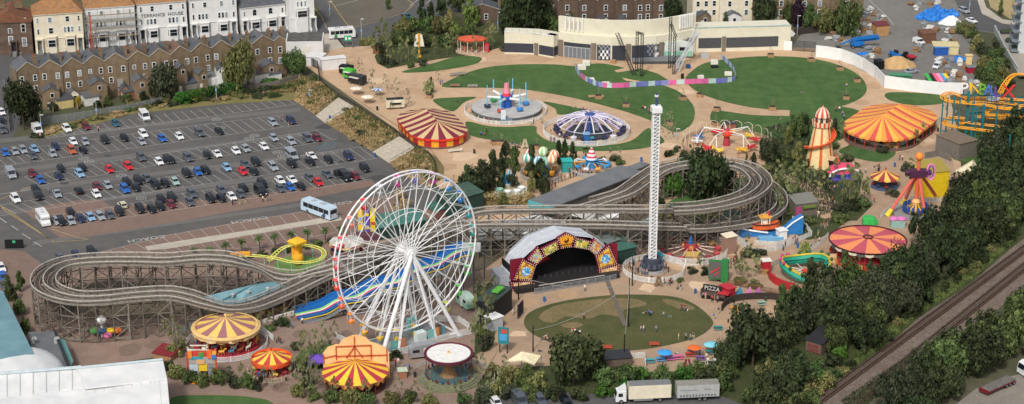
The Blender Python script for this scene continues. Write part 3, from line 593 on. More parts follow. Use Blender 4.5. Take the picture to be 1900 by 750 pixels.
strip('glazed_doors',sub(CF,.045,.228,5),.15,3.4,.2,C('6F757C',.3),.12)
for k in range(7):strip('door_frame',sub(CF,.045+.03*k,.049+.03*k,1),.15,3.5,.2,LGREY,.2)
strip('door_frame',sub(CF,.045,.228,4),3.4,3.65,.2,LGREY,.2)
for i in range(6):
 for j in range(5):
  if(i+j)%2==0:
   for base,cm in((.285,WHITE if j<3 and 1<=i<=4 else C('8A8D92')),(.615,WHITE if i>3 and j<2 else C('7A7D84'))):
    if base>.5 and j<1 and i<3:continue
    strip('chequer_square',sub(CF,base+.0135*i,base+.0135*(i+1),1),.4+j*.95,.4+(j+1)*.95,.1,cm,.1)
strip('roof_edge',sub(RW,0,1,3),hr,hr+.25,.5,C('9FB4AE'),.1);strip('roof_edge',sub(LW_,0,1,4),hl,hl+.15,.4,WHITE,.08)
for k in range(7):p=sub(LW_,k/7,k/7+.01,1)[0];m=MB();m.tube((p.x,p.y+.6,hl),(p.x,p.y+.6,hl+1.1),.06,4);m.build('roof_post',LGREY,bk)
tag(strip('site_board',[G(1454,93),G(1469,94)],0,HT(1454,93,76),.2,WHITE,0,None),'white square hoarding board at the right end of the cream building','hoarding')
hh=[(982,1034,'brown brick house with a white bay window behind the hedge',BRICKB,(.8,)),(1034,1074,'brown brick house behind the hedge with tall rear windows',BRICKB,(.45,)),(1074,1106,'dark brick house squeezed behind the left of the curved screen',BRICKB,(.3,)),(1106,1141,'brown house with an ochre rear extension behind the curved screen',BRICKB,(.5,)),(1141,1176,'brown house with a white conservatory behind the curved screen',BRICKB,(.5,)),(1176,1212,'brown house with two wide white windows behind the curved screen',BRICKB,(.3,.7)),(1212,1246,'brown house beside the round dark tree above the curved screen',BRICKB,(.4,)),(1284,1334,'cream house with pale windows above the right wing',RENDC,(.2,.5,.8)),(1334,1396,'cream brick house with a red lean-to above the right wing',RENDC,(.3,.8)),(1396,1470,'tan brick house half behind the tree above the right wing',BRICK,(.2,.7)),(1470,1540,'tan brick house beyond the purple tree',BRICK,(.3,.7)),(1540,1600,'distant brick house with a white gable beside the yard',BRICK,(.5,)),(860,930,'grey roofed house among the trees beyond the park shrubbery',BRICKB,(.3,.6))]
for k,(x0,x1,lab,wm,fx)in enumerate(hh):
 yb=52 if k<7 else 44
 if k==12:yb=44
 P,Q=G(x0,yb),G(x1,yb-2);h=9 if k<12 else 4.2
 wi=[(f,z,1.1,1.7)for f in fx for z in((5.6,2.6)if k<12 else(1.2,))]
 gable_house('brick_house',lab,P,Q,h,2.2,8,wm,SLATE if k!=8 else TILEB,wi,group='houses behind the backdrop building',ext=(.1,.6,4,3.2,[RENDC,BRICK,RENDER][k%3],SLATE)if k in(1,3,4,7,8,9)else None)
 if k in(0,):
  pass
HP=[(1513,106),(1536,108.5),(1560,113),(1582,121),(1602,131),(1624,146),(1640,163),(1690,170),(1745,176),(1784,177)]
hz=HT(1560,113,91)
hd=T('hoarding','long curving white site hoarding round the builders yard','hoarding')
hp=[G(*p)for p in HP]
for i in range(len(hp)-1):strip('hoarding_panel',[hp[i],hp[i+1]],0,hz,.15,M('white_board',(226,226,224),.7,.05,.4),0,hd)
for i in range(len(hp)):m=MB();m.box(hp[i].x,hp[i].y+.25,0,.2,.2,hz-.2);m.build('post',GREY,hd)
def fence(name,lab,pts,h,m,post=2.5,style='solid',cat='fence',pm=None,z0=0.0,th=.06,group=None,solidf=.5):
 """boards, mesh or pickets between posts along photo points"""
 P=[p if isinstance(p,V)else G(*p)for p in pts];t=T(name,lab,cat,(0,0,0),0,group);pm=pm or m
 for a,b in zip(P,P[1:]):
  L=(b-a).length;d=(b-a)/L;rz=math.atan2(d.y,d.x);mb=MB()
  if style=='solid':c=(a+b)/2;mb.box(c.x,c.y,z0+.05,L,th,h-.05,rz)
  else:
   up=V((0,0,1))
   for zz in((.12,h-.05)if style!='wire' else(.05,h*.5,h-.03)):mb.beam(a+up*(z0+zz),b+up*(z0+zz),.07,.07)
   k=0;step={'pick':.16,'bars':.22,'wire':.5}[style];w={'pick':.09,'bars':.09,'wire':.04}[style]
   while k<L:q=a+d*k;mb.box(q.x,q.y,z0+.05,w,.03,h-.05,rz);k+=step
  mb.build('panel',m,t,fix=False)
  n=max(1,round(L/post))
  mb=MB()
  for k in range(n+1):q=a+d*(L*k/n);mb.box(q.x,q.y,z0,.1,.1,h+.08,rz)
  o=mb.build('posts',pm,t,fix=False);o['kind']='stuff'
 return t
MESHM=C('2C3132',.7)
fence('security_fence','dark steel security fence along the top of the wild bank',[G(567,118),G(590,128)]+[G(x,y,BH)for x,y in((594,155),(628,180),(658,198),(700,226),(741,252),(773,275),(795,288),(808,306))]+[G(808,335)],2.6,MESHM,2.6,'bars',z0=.0)
fence('palisade_fence','grey palisade fence at the foot of the terrace gardens',[(76,232),(170,219),(240,207),(300,194)],2.2,C('84898C'),2.6,'bars')
fence('garden_fence','grey timber garden fence running behind the box hedge',[(440,170),(480,167),(520,160),(560,147)],1.9,WOOD,2,'solid')
fence('palisade_fence','palisade fence at the left edge beside the side road',[(8,160),(14,200),(18,245)],2.2,C('84898C'),2.6,'bars')
fence('yard_gate_fence','black mesh gates between the white board and the hoarding',[(1470,94),(1513,97)],HT(1470,94,75),C('33363A'),4,'bars')
fence('timber_fence','tall timber fence below the trees right of the cream building',[(1474,66),(1520,60),(1570,60)],2.2,DWOOD,2.2,'solid')
fence('timber_fence','timber garden fence behind the right wing roof',[(1292,55),(1380,52),(1400,52)],1.8,DWOOD,2.2,'solid')
fence('gate','wide timber and mesh gate beside the bushes and the sandy plaza',[(806,335),(842,338),(876,338)],2.0,C('B09A78'),3.5,'pick',pm=DGREY)
def roofpoly(name,pts,zs,m,par):
 vs=[G(*p,z)for p,z in zip(pts,zs)];n=len(vs);mb=MB();mb.add(vs+[v-V((0,0,.3))for v in vs],[tuple(range(n)),tuple(range(n,2*n))[::-1]]+[(i,(i+1)%n,n+(i+1)%n,n+i)for i in range(n)]);return mb.build(name,m,par)
def walls_under(pts,zs,m,par,z0=0):
 vs=[G(*p,z)for p,z in zip(pts,zs)];n=len(vs);mb=MB()
 c=sum((V((v.x,v.y,0))for v in vs),V())/n
 q=[V((v.x,v.y,0))*.985+c*.015 for v in vs]
 mb.add([V((p.x,p.y,z0))for p in q]+[V((p.x,p.y,v.z-.25))for p,v in zip(q,vs)],[(i,(i+1)%n,n+(i+1)%n,n+i)for i in range(n)]+[tuple(range(n))[::-1],tuple(range(n,2*n))]);return mb.build('wall',m,par)
def ribbed(name,c1,c2,sc,ax=0,rough=.5):
 m=bpy.data.materials.new(name);m.use_nodes=True;nt=m.node_tree;b=nt.nodes['Principled BSDF'];b.inputs['Roughness'].default_value=rough
 g=nt.nodes.new('ShaderNodeNewGeometry');mp=nt.nodes.new('ShaderNodeMapping');mp.inputs['Rotation'].default_value=(0,0,ax);nt.links.new(g.outputs['Position'],mp.inputs['Vector'])
 w=nt.nodes.new('ShaderNodeTexWave');w.inputs['Scale'].default_value=sc;nt.links.new(mp.outputs[0],w.inputs['Vector'])
 n=nt.nodes.new('ShaderNodeTexNoise');n.inputs['Scale'].default_value=.3;n.inputs['Detail'].default_value=8;nt.links.new(g.outputs['Position'],n.inputs['Vector'])
 x=nt.nodes.new('ShaderNodeMix');x.data_type='RGBA';x.inputs[6].default_value=(*lin(c1),1);x.inputs[7].default_value=(*lin(c2),1)
 r=nt.nodes.new('ShaderNodeMapRange');r.inputs[1].default_value=.35;r.inputs[2].default_value=.65;nt.links.new(n.outputs['Fac'],r.inputs[0]);nt.links.new(r.outputs[0],x.inputs[0]);nt.links.new(x.outputs[2],b.inputs['Base Color'])
 bp=nt.nodes.new('ShaderNodeBump');bp.inputs['Strength'].default_value=.4;bp.inputs['Distance'].default_value=.08;nt.links.new(w.outputs['Fac'],bp.inputs['Height']);nt.links.new(bp.outputs[0],b.inputs['Normal']);return m
WROOF=ribbed('white_sheet_roof',(222,222,220),(206,207,206),1.2,rad(20));TROOF=ribbed('teal_sheet_roof',(116,154,162),(102,140,150),1.5,rad(110));GROOF=ribbed('grey_sheet_roof',(112,114,116),(98,101,104),.35,rad(-60))
sh=T('white_shed','big white sheet roofed shed filling the bottom left corner','building')
roofpoly('roof',[(-60,698),(150,678),(158,720),(-60,745)],[9.5,9.5,8.2,8.2],WROOF,sh)
roofpoly('roof',[(142,684),(302,667),(310,703),(158,720)],[9.8,9.8,8.9,8.9],WROOF,sh)
roofpoly('roof',[(-60,745),(158,720),(310,703),(318,790),(-60,860)],[8.15,8.15,8.85,6.5,6.5],WROOF,sh)
walls_under([(-60,700),(302,669),(316,780),(-60,830)],[8,8.2,6,6],C('3E4A46'),sh)
m=MB();m.path([G(-60,697,9.7),G(146,682,9.7)],.35,6);m.path([G(140,683,10),G(302,667,10)],.25,6);m.build('ridge_cap',C('B6C2C6'),sh)
for f in range(9):
 t_=f/9;m=MB();m.beam(G(-60+218*t_,698-20*t_,9.56),G(-60+218*t_,745-25*t_,8.28),.12,.06);m.build('seam',C('B9BCBC'),sh);m=MB();m.beam(G(158+155*t_,720-17*t_,8.3+.68*t_),G(165+155*t_,805-20*t_,6.6),.12,.06);m.build('seam',C('C2C4C4'),sh)
dm_=T('domed_roof','white barrel shaped roof behind the big white shed','building',G(20,728,0));m=MB();m.lathe([(11.5,0),(11.5,3.2),(11.0,4.4),(9.6,5.9),(7,7.2),(3.6,8.0),(0,8.2)],36);m.build('roof',WROOF,dm_,smooth=True)
ts=T('teal_shed','teal sheet roofed shed at the left edge','building')
roofpoly('roof',[(-60,525),(5,540),(62,655),(-60,672)],[9,8,8,9],TROOF,ts);walls_under([(-60,530),(4,543),(60,654),(-60,670)],[8.5,7.6,7.6,8.5],C('5B6468'),ts)
dk=T('flat_roof_annexe','flat grey ribbed roof with vents between the teal shed and the coaster','building')
roofpoly('roof',[(52,616),(100,615),(130,684),(66,684)],[4,4,4,4],GROOF,dk);walls_under([(52,616),(100,615),(130,684),(66,684)],[3.9]*4,DGREY,dk)
roofpoly('parapet',[(98,609),(104,613),(134,684),(126,684)],[5.2,5.2,5.2,5.2],C('2F3334'),dk);roofpoly('canopy',[(110,628),(120,630),(136,670),(128,684)],[4.4,3.4,3.4,4.4],C('7FBFBA',.3),dk)
for p in((62,637),(104,637)):g=G(*p,4);m=MB();m.tube(g,g+V((0,0,1.0)),.4,8);m.tube(g+V((0,0,1.0)),g+V((.6,-.5,1.4)),.4,8);m.build('vent',LGREY,dk)
st=T('station_building','long grey roofed timber boarding station of the wooden coaster','building')
z_=5.2;roofpoly('roof',[(980,371),(1152,306),(1194,319),(1027,384)],[z_+.9,z_+.9,z_,z_],GROOF,st)
walls_under([(984,371),(1151,308),(1190,319),(1028,382)],[z_,z_,z_,z_],ribbed('timber_cladding',(104,98,92),(88,82,78),1.2,0,.9),st)
A,B=G(980,371,z_+.9),G(1027,384,z_);mb=MB();d=(B-A).normalized();n=V((d.y,-d.x,0))*.12
mb.add([A+n,B+n,B+n-V((0,0,1.9)),A+n-V((0,0,1.9)),A-n,B-n,B-n-V((0,0,1.9)),A-n-V((0,0,1.9))],[(0,1,2,3),(7,6,5,4),(0,4,5,1),(1,5,6,2),(2,6,7,3),(3,7,4,0)]);mb.build('fascia',C('5BA5A6'),st)
A,B=G(1027,384,z_-1.4),G(1190,319,z_-1.4);dd=(B-A)
for f0,f1,mm in((.22,.55,C('2A2420')),(.66,.7,OFFW),(.86,.9,OFFW)):
 p,q=A+dd*f0,A+dd*f1;mb=MB();h_=1.9 if f0<.5 else.8;o=V((.16,-.3,0));mb.beam(p+o-V((0,0,1.0 if f0<.5 else 0)),q+o-V((0,0,1.0 if f0<.5 else 0)),.3,h_);mb.build('opening' if f0<.5 else 'notice',mm,st)
s2=T('station_annexe','small flat grey roofed annexe at the top end of the boarding station','building');roofpoly('roof',[(1163,309),(1190,300),(1206,304),(1180,315)],[4,4,4,4],GROOF,s2);walls_under([(1163,309),(1190,300),(1206,304),(1180,315)],[3.9]*4,WOOD,s2)
tr=T('workshop_roof','teal sheet roof under the dip of the wooden coaster','building')
roofpoly('roof',[(376,551),(470,528),(572,510),(583,512),(510,548),(440,562),(400,562)],[2.6,4.6,3.4,3.2,2.6,1.9,2.2],TROOF,tr);walls_under([(376,551),(572,511),(510,548),(440,561)],[1.9,2.4,2,1.6],GREY,tr)
for p in((432,550),(461,545),(497,538)):g=G(*p,3.0);m=MB();m.lathe([(.35,0),(.35,.5),(.55,.5),(0,.8)],8,g.x,g.y,g.z);m.build('roof_vent',LGREY,tr)
for pts,zs,lab in(([(880,420),(1000,398),(1050,412),(1000,440),(890,446)],[3,6.5,3,2.8,2.8],'white fabric canopy under the coaster left of the stage'),([(1060,398),(1110,386),(1150,392),(1148,402),(1100,408)],[3.5,6.5,3.5,3,3],'white fabric canopy behind the coaster beside the station')):
 t=T('canopy',lab,'canopy');roofpoly('fabric_roof',pts,zs,C('DCDCD8'),t)
 for p,z in zip(pts,zs):g=G(*p,z);m=MB();m.tube((g.x,g.y,0),(g.x,g.y,z-.3),.1,5);m.build('post',GREY,t)
boxthing('green_hut','square dark green hut with a green roof inside the coaster turn','hut',(1338,428),(1368,432),407,4.5,GREEND,GREENR,.6)
boxthing('green_shed','dark green shed with sloping roof right of the stage','shed',(1148,492),(1180,484),466,5,GREEND,GREENR,.7)
boxthing('grey_shed','grey roofed red sided shed tucked behind the stage end','shed',(1118,490),(1150,478),456,4,C('6E2430'),C('6F7B78'),.6)
boxthing('control_cabin','pale roofed timber cabin behind the lattice tower','cabin',(1186,460),(1226,448),430,4,WOOD,C('A9BDB8'),.5)
boxthing('green_shed','long green roofed shed under the coaster right of the big wheel','shed',(838,410),(897,392),374,6,GREEND,M('shed_green_roof',(66,88,76),.8,.2,1),.9)
boxthing('green_shed','green roofed workshop seen through the big wheel spokes','shed',(706,446),(790,430),424,6,GREEND,M('teal_green_roof',(70,116,106),.8,.2,1),1.0)
boxthing('red_hut','small red brick hut under the upper rim of the big wheel','hut',(808,412),(836,402),393,4,brick_mat('red_brick',(134,84,72),(116,72,62),(140,124,112)),GREENR,.6)
fk,L_,h_=boxthing('flower_kiosk','small grey roofed kiosk with pink side and hanging plants beside the plaza','kiosk',(1476,406),(1516,401),380,4.5,C('6E665A'),C('7A7870'),.9)
m=MB();m.box(.7,-.06,.1,1.5,.1,h_*.8);m.build('pink_panel',C('A84A74'),fk);m=MB();m.box(L_*.6,-.3,h_*.7,L_*.6,.6,.5);m.build('flower_box',C('6A7A3C'),fk)
boxthing('red_kiosk','small red roofed kiosk left of the carousel','kiosk',(284,665),(318,672),655,4,M('kiosk_wood',(160,120,86),.8,.2,1),C('7E2A30'),.4)
boxthing('white_container','white shipping container by the entrance fence','container',(598,132),(642,127),112,2.6,RENDER,RENDER,0)
boxthing('white_container','smaller white shipping container beside the flat white building','container',(568,122),(596,124),106,5,RENDER,RENDER,0)
boxthing('wooden_hut','small brown timber hut beside the birches at the entrance','hut',(692,100),(702,102),86,2.2,WOODB,C('5C4436'),.4)
rc,L_,h_=boxthing('river_cave_hut','dark roofed hut lettered RIVER CAVE in the lineside trees','hut',(1494,652),(1524,661),631,7,M('hut_cladding',(96,78,70),.9,.2,1),C('2C2C30'),1.2)
m=MB();m.box(L_/2,-.1,.4,L_*.9,.12,h_*.85);m.build('sign_board',C('6E5A50'),rc)
text_mesh('RIVER',1.15,.03,'lettering',C('8A2A26'),rc,(L_/2,-.2,h_*.68),(PI/2,0,0),sx=.9);text_mesh('CAVE',1.15,.03,'lettering',C('8A2A26'),rc,(L_/2,-.2,h_*.3),(PI/2,0,0),sx=.9)
boxthing('site_shed','tan timber shed with a dark red roof in the builders yard','shed',(1626,68),(1649,66),49,4,M('tan_board',(170,132,88),.8,.15,1),C('6E3438'),.3)
boxthing('container','long cream shipping container in the builders yard','container',(1732,101),(1778,102),86,5,M('cream_steel',(206,192,146),.6,.1,1),None,0)
boxthing('container','blue open sided container in front of the cream one','container',(1735,104),(1759,103),90,2.2,C('2A58A4'),C('4A74B4'),0)
boxthing('site_shed','brown timber shed beside the stacked crates in the yard','shed',(1712,82),(1736,80),64,4,M('shed_brown',(112,78,60),.85,.2,1),None,.3)
boxthing('red_bin','red skip beside the hedge in the builders yard','skip',(1796,137),(1813,136),126,2.2,C('9E2038'),GREY,0)
boxthing('tall_cupboard','tall cream open cabinet standing in the builders yard','cabinet',(1792,122),(1803,122),104,1.5,C('D8C08A'),None,0)
ap=T('apartment_block','grey and white apartment block with balconies at the right edge','building',(0,0,0))
A=G(1893,108);m=MB();m.box(A.x+9,A.y+6,0,18,14,30,rad(-8));m.build('wall',C('B9BCBC'),ap);zz=2
while zz<28:
 m=MB();m.box(A.x-1.2,A.y+4,zz,2.6,8,.25,rad(-8));m.box(A.x-2.4,A.y+4,zz+.25,.1,8,1.0,rad(-8));m.build('balcony',C('7C868C',.3),ap)
 m=MB();m.box(A.x+.05,A.y+3,zz+.4,.3,5,2.0,rad(-8));m.build('window',GLASS,ap);zz+=3.1
tw=T('terrace_wall','pale terrace with a grey retaining wall below the apartment block','terrace')
P=[G(1846,60),G(1860,90),G(1880,125),G(1890,140)]
roofpoly('terrace_deck',[(1848,58),(1930,58),(1930,140),(1891,140),(1866,95)],[1.5]*5,C('9C958A'),tw);strip('retaining_wall',P[::-1],0,2.4,.4,C('A6AFAC'),0,tw)
for p in((1868,62),(1878,78),(1886,92)):g=G(*p,1.5);m=MB();m.box(g.x,g.y,1.5,4,2,.7);m.build('planter',DGREY,tw);m=MB();m.box(g.x,g.y,2.2,3.8,1.8,.6,taper=.8);m.build('hedge',C('3E4C34'),tw)
for k,(x,y,c,rc,w,h,l)in enumerate(((122,202,'C8B47C','4A4C50',30,14,'yellow rendered lean-to with dark felt roof behind the terrace'),(172,196,'D4D2CC','5A5C5E',26,13,'white flat roofed lean-to below the balcony door house'),(243,186,'8A5A48','4E5054',24,13,'red brick outhouse with slate roof behind the terrace'),(268,184,'9A7A60','5A5C60',20,11,'tan brick outhouse with sloping roof beside the red one'),(358,170,'8E8C86','44505A',24,13,'grey garden shed with blue grey roof in the terrace gardens'),(398,160,'DAD8D2','6A6C6E',26,16,'white lean-to with a low parapet left of the olive tree'),(488,156,'D6D2C8','5E5650',28,16,'cream lean-to with a terrace on its roof right of the olive tree'),(512,152,'DCDAD6','4E555E',22,12,'small white outhouse with slate roof at the terrace end'))):
 boxthing('outhouse',l,'outhouse',(x-w/2,y+2),(x+w/2,y-3),y-h,3.2,C(c),C(rc),.9,group='outhouses behind the terrace')
for k,x in enumerate(range(100,520,46)):
 y=at_px([(60,206),(300,186),(530,152)],x);d=G(x-6,y-9)-G(x,y);a=G(x,y+6);o=strip('garden_wall',[a,a+d.normalized()*7],0,1.5,.2,BRICK,0,None);later(tag(o,None,'wall','garden walls'),'brick garden wall','brick garden walls','between the terrace back gardens',x,'wall','garden walls')
TYRE=M('tyre',(26,26,27),.9,.0);RIMM=M('wheel_rim',(150,152,155),.35,.0,metal=.6);LAMP=M('headlamp_glass',(214,218,222),.1,.0,spec=.8);TAIL=M('tail_lamp',(150,24,22),.2,.0);CGL=M('car_glass',(28,34,42),.08,.0,spec=.8)
def cpaint(n,rgb,r=.28,metal=.0):
 m=M('car_paint_'+n,rgb,r,.0,spec=.55,metal=metal);return m
CP={'black':cpaint('black',(24,26,30),.22),'white':cpaint('white',(214,215,214),.3),'silver':cpaint('silver',(158,164,170),.3,.25),'grey':cpaint('grey',(84,90,98),.28,.15),'navy':cpaint('navy',(34,44,74),.25),'blue':cpaint('blue',(36,92,168),.28),'dark teal':cpaint('dark_teal',(40,88,108),.28),'light blue':cpaint('light_blue',(132,168,196),.3,.1),'red':cpaint('red',(190,34,44),.3),'maroon':cpaint('maroon',(104,34,50),.3),'orange':cpaint('orange',(170,86,52),.3),'cream':cpaint('cream',(196,190,166),.35),'pale green':cpaint('pale_green',(150,172,164),.3)}
def wheelset(t,xs,tr,r,wd=.22):
 for x in xs:
  for s in(-1,1):
   m=MB();m.tube((x,s*tr-s*wd/2,r),(x,s*tr+s*wd/2,r),r,12);wl=m.build('wheel',TYRE,t)
   m=MB();m.tube((x,s*(tr+wd/2),r),(x,s*(tr+wd/2+.02),r),r*.6,8);m.build('rim',RIMM,wl)
def loft(st,m=None):
 """body from stations (x, zbottom, ztop, halfwidth)"""
 mb=m or MB();n=len(st);vs=[]
 for x,zb,zt,w in st:
  c=min(.14,(zt-zb)*.3);vs+=[(x,-w*.94,zb),(x,-w,zb+c),(x,-w,zt-c),(x,-w*.86,zt),(x,w*.86,zt),(x,w,zt-c),(x,w,zb+c),(x,w*.94,zb)]
 fs=[tuple(range(8)),tuple(range(8*n-8,8*n))[::-1]]
 for i in range(n-1):
  for k in range(8):a=i*8+k;b=i*8+(k+1)%8;fs.append((a,b,b+8,a+8))
 return mb.add(vs,fs)
def frustum(mb,x0,x1,w0,z0,x2,x3,w1,z1):
 return mb.add([(x0,-w0,z0),(x1,-w0,z0),(x1,w0,z0),(x0,w0,z0),(x2,-w1,z1),(x3,-w1,z1),(x3,w1,z1),(x2,w1,z1)],[(3,2,1,0),(4,5,6,7),(0,1,5,4),(1,2,6,5),(2,3,7,6),(3,0,4,7)])
def car_proto(kind):
 t=T('parked_car','','car')
 if kind=='hatch':L,W,H,bz,xs=4.1,1.76,1.48,.93,(-1.95,.95,-1.55,.25)
 elif kind=='suv':L,W,H,bz,xs=4.5,1.86,1.72,1.05,(-2.2,1.05,-1.95,.35)
 elif kind=='sedan':L,W,H,bz,xs=4.6,1.8,1.42,.92,(-1.6,1.0,-.95,.2)
 elif kind=='estate':L,W,H,bz,xs=4.6,1.8,1.5,.93,(-2.2,.95,-1.9,.2)
 h=L/2;hood=bz-.1
 st=[(-h,.42,bz-.12,W*.43),(-h+.18,.26,bz,W*.485),(-h+.9,.2,bz+.02,W*.5),(0.3,.2,bz,W*.5),(xs[1],.2,bz-.02,W*.495),(h-.35,.22,hood-.08,W*.48),(h-.08,.28,hood-.24,W*.44),(h,.38,hood-.34,W*.4)]
 mb=loft(st);frustum(mb,xs[0],xs[1],W*.44,bz-.03,xs[2],xs[3],W*.36,H)
 body=mb.build('body',CP['black'],t)
 def lerp(a,b,f):return a+(b-a)*f
 g=MB()
 def P(u,v,s):
  z=lerp(bz-.03,H,v);x=lerp(lerp(xs[0],xs[2],v),lerp(xs[1],xs[3],v),u);y=s*(lerp(W*.44,W*.36,v)+.015);return V((x,y,z))
 for s in(-1,1):
  for u0,u1 in((.06,.49),(.52,.95)):g=MB();q=[P(u0,.16,s),P(u1,.16,s),P(u1,.84,s),P(u0,.84,s)];g.add(q+[p+V((0,-s*.05,0))for p in q],[(0,1,2,3),(0,4,5,1),(1,5,6,2),(2,6,7,3),(3,7,4,0)]);g.build('side_window',CGL,t)
 for nm,u,e in(('windscreen',1.0,.02),('rear_window',0.0,-.02)):
  g=MB();q=[]
  for v,s in((.1,-.9),(.1,.9),(.9,.88),(.9,-.88)):
   p=P(u,v,1);q.append(V((p.x+e,p.y*s,p.z+.01)))
  g.add(q+[p-V((e*3,0,.02))for p in q],[(0,1,2,3),(0,4,5,1),(1,5,6,2),(2,6,7,3),(3,7,4,0)]);g.build(nm,CGL,t)
 wheelset(t,(h*.62,-h*.6),W*.5-.1,.32)
 for s in(-1,1):
  m=MB();m.box(h-.16,s*W*.35,hood-.42,.24,.36,.16);m.build('headlight',LAMP,t)
  m=MB();m.box(-h+.06,s*W*.39,bz-.32,.14,.22,.24);m.build('tail_light',TAIL,t)
 m=MB();m.box(h-.02,0,.4,.1,.9,.16);m.build('grille',BLACK,t)
 return t
def van_proto(kind):
 t=T('parked_van','','van')
 L,W,H=(5.3,1.95,2.3)if kind=='van' else(5.6,2.0,2.4)if kind=='minibus' else(4.2,1.75,1.85);h=L/2
 mb=MB();w=W/2
 pf=[(-h,.3),(-h,H-.12),(-h+.12,H),(h-1.75,H),(h-1.5,H-.06),(h-.85,1.22 if kind!='small' else 1.1),(h-.1,1.0 if kind!='small' else.88),(h,.8),(h,.3)]
 vs=[(x,-w*(1 if z<1.3 else.95),z)for x,z in pf]+[(x,w*(1 if z<1.3 else.95),z)for x,z in pf];n=len(pf)
 mb.add(vs,[tuple(range(n)),tuple(range(n,2*n))[::-1]]+[(i,(i+1)%n,n+(i+1)%n,n+i)for i in range(n)]);mb.build('body',CP['white'],t)
 a,b=V((h-1.5,0,H-.06)),V((h-.85,0,pf[5][1]));m=MB();q=[]
 for f,s in((.1,-.86),(.1,.86),(.95,.9),(.95,-.9)):p=a.lerp(b,f);q.append(V((p.x+.03,s*w*.97,p.z+.02)))
 m.add(q+[p-V((.08,0,.06))for p in q],[(0,1,2,3),(0,4,5,1),(1,5,6,2),(2,6,7,3),(3,7,4,0)]);m.build('windscreen',CGL,t)
 spans=[(h-1.9,h-1.1)]if kind!='minibus' else[(h-1.9,h-1.1),(h-3.1,h-2.0),(h-4.3,h-3.2),(-h+.2,h-4.4)]
 for x0,x1 in spans:
  for s in(-1,1):m=MB();m.box((x0+x1)/2,s*w*.965,1.35 if kind!='small' else 1.2,x1-x0,.06,.62 if kind!='small' else.45);m.build('side_window',CGL,t)
 m=MB();m.box(-h+.02,0,1.35,.1,W*.7,.6);m.build('rear_window',CGL,t)
 wheelset(t,(h*.62,-h*.58),w-.1,.36)
 for s in(-1,1):m=MB();m.box(h-.04,s*w*.75,.72,.12,.34,.24);m.build('headlight',LAMP,t)
 m=MB();m.box(h,0,.4,.08,W*.8,.22);m.build('bumper',BLACK,t)
 return t
PROTO={}
PIDX={}
CARDIR=math.atan2(-.9,.43)
USED=set()
def vehicle(kind,col,loc,rz,lab=None):
 if kind not in PROTO:
  t=car_proto(kind)if kind in('hatch','suv','sedan','estate')else van_proto(kind)
  cs=[x for x in bpy.data.objects if x.parent is t];mp={t:cs}
  for c in cs:mp[c]=[x for x in bpy.data.objects if x.parent is c]
  PROTO[kind]=(t,mp)
 t,mp=PROTO[kind]
 if kind not in USED:
  USED.add(kind);objs=[t]+mp[t];t.location=loc;t.rotation_euler=(0,0,rz);r=t
  for b in mp[t]:
   if b.name.split('.')[0]=='body':b.material_slots[0].link='OBJECT';b.material_slots[0].material=CP[col]
 else:
  out=clone(t,mp,loc,rz);r=out[0]
  for o in out:
   if o.name.split('.')[0]=='body':o.material_slots[0].link='OBJECT';o.material_slots[0].material=CP[col]
 return r
KN={'hatch':'hatchback','suv':'suv','sedan':'saloon','estate':'estate car','van':'van','minibus':'minibus','small':'small van'}
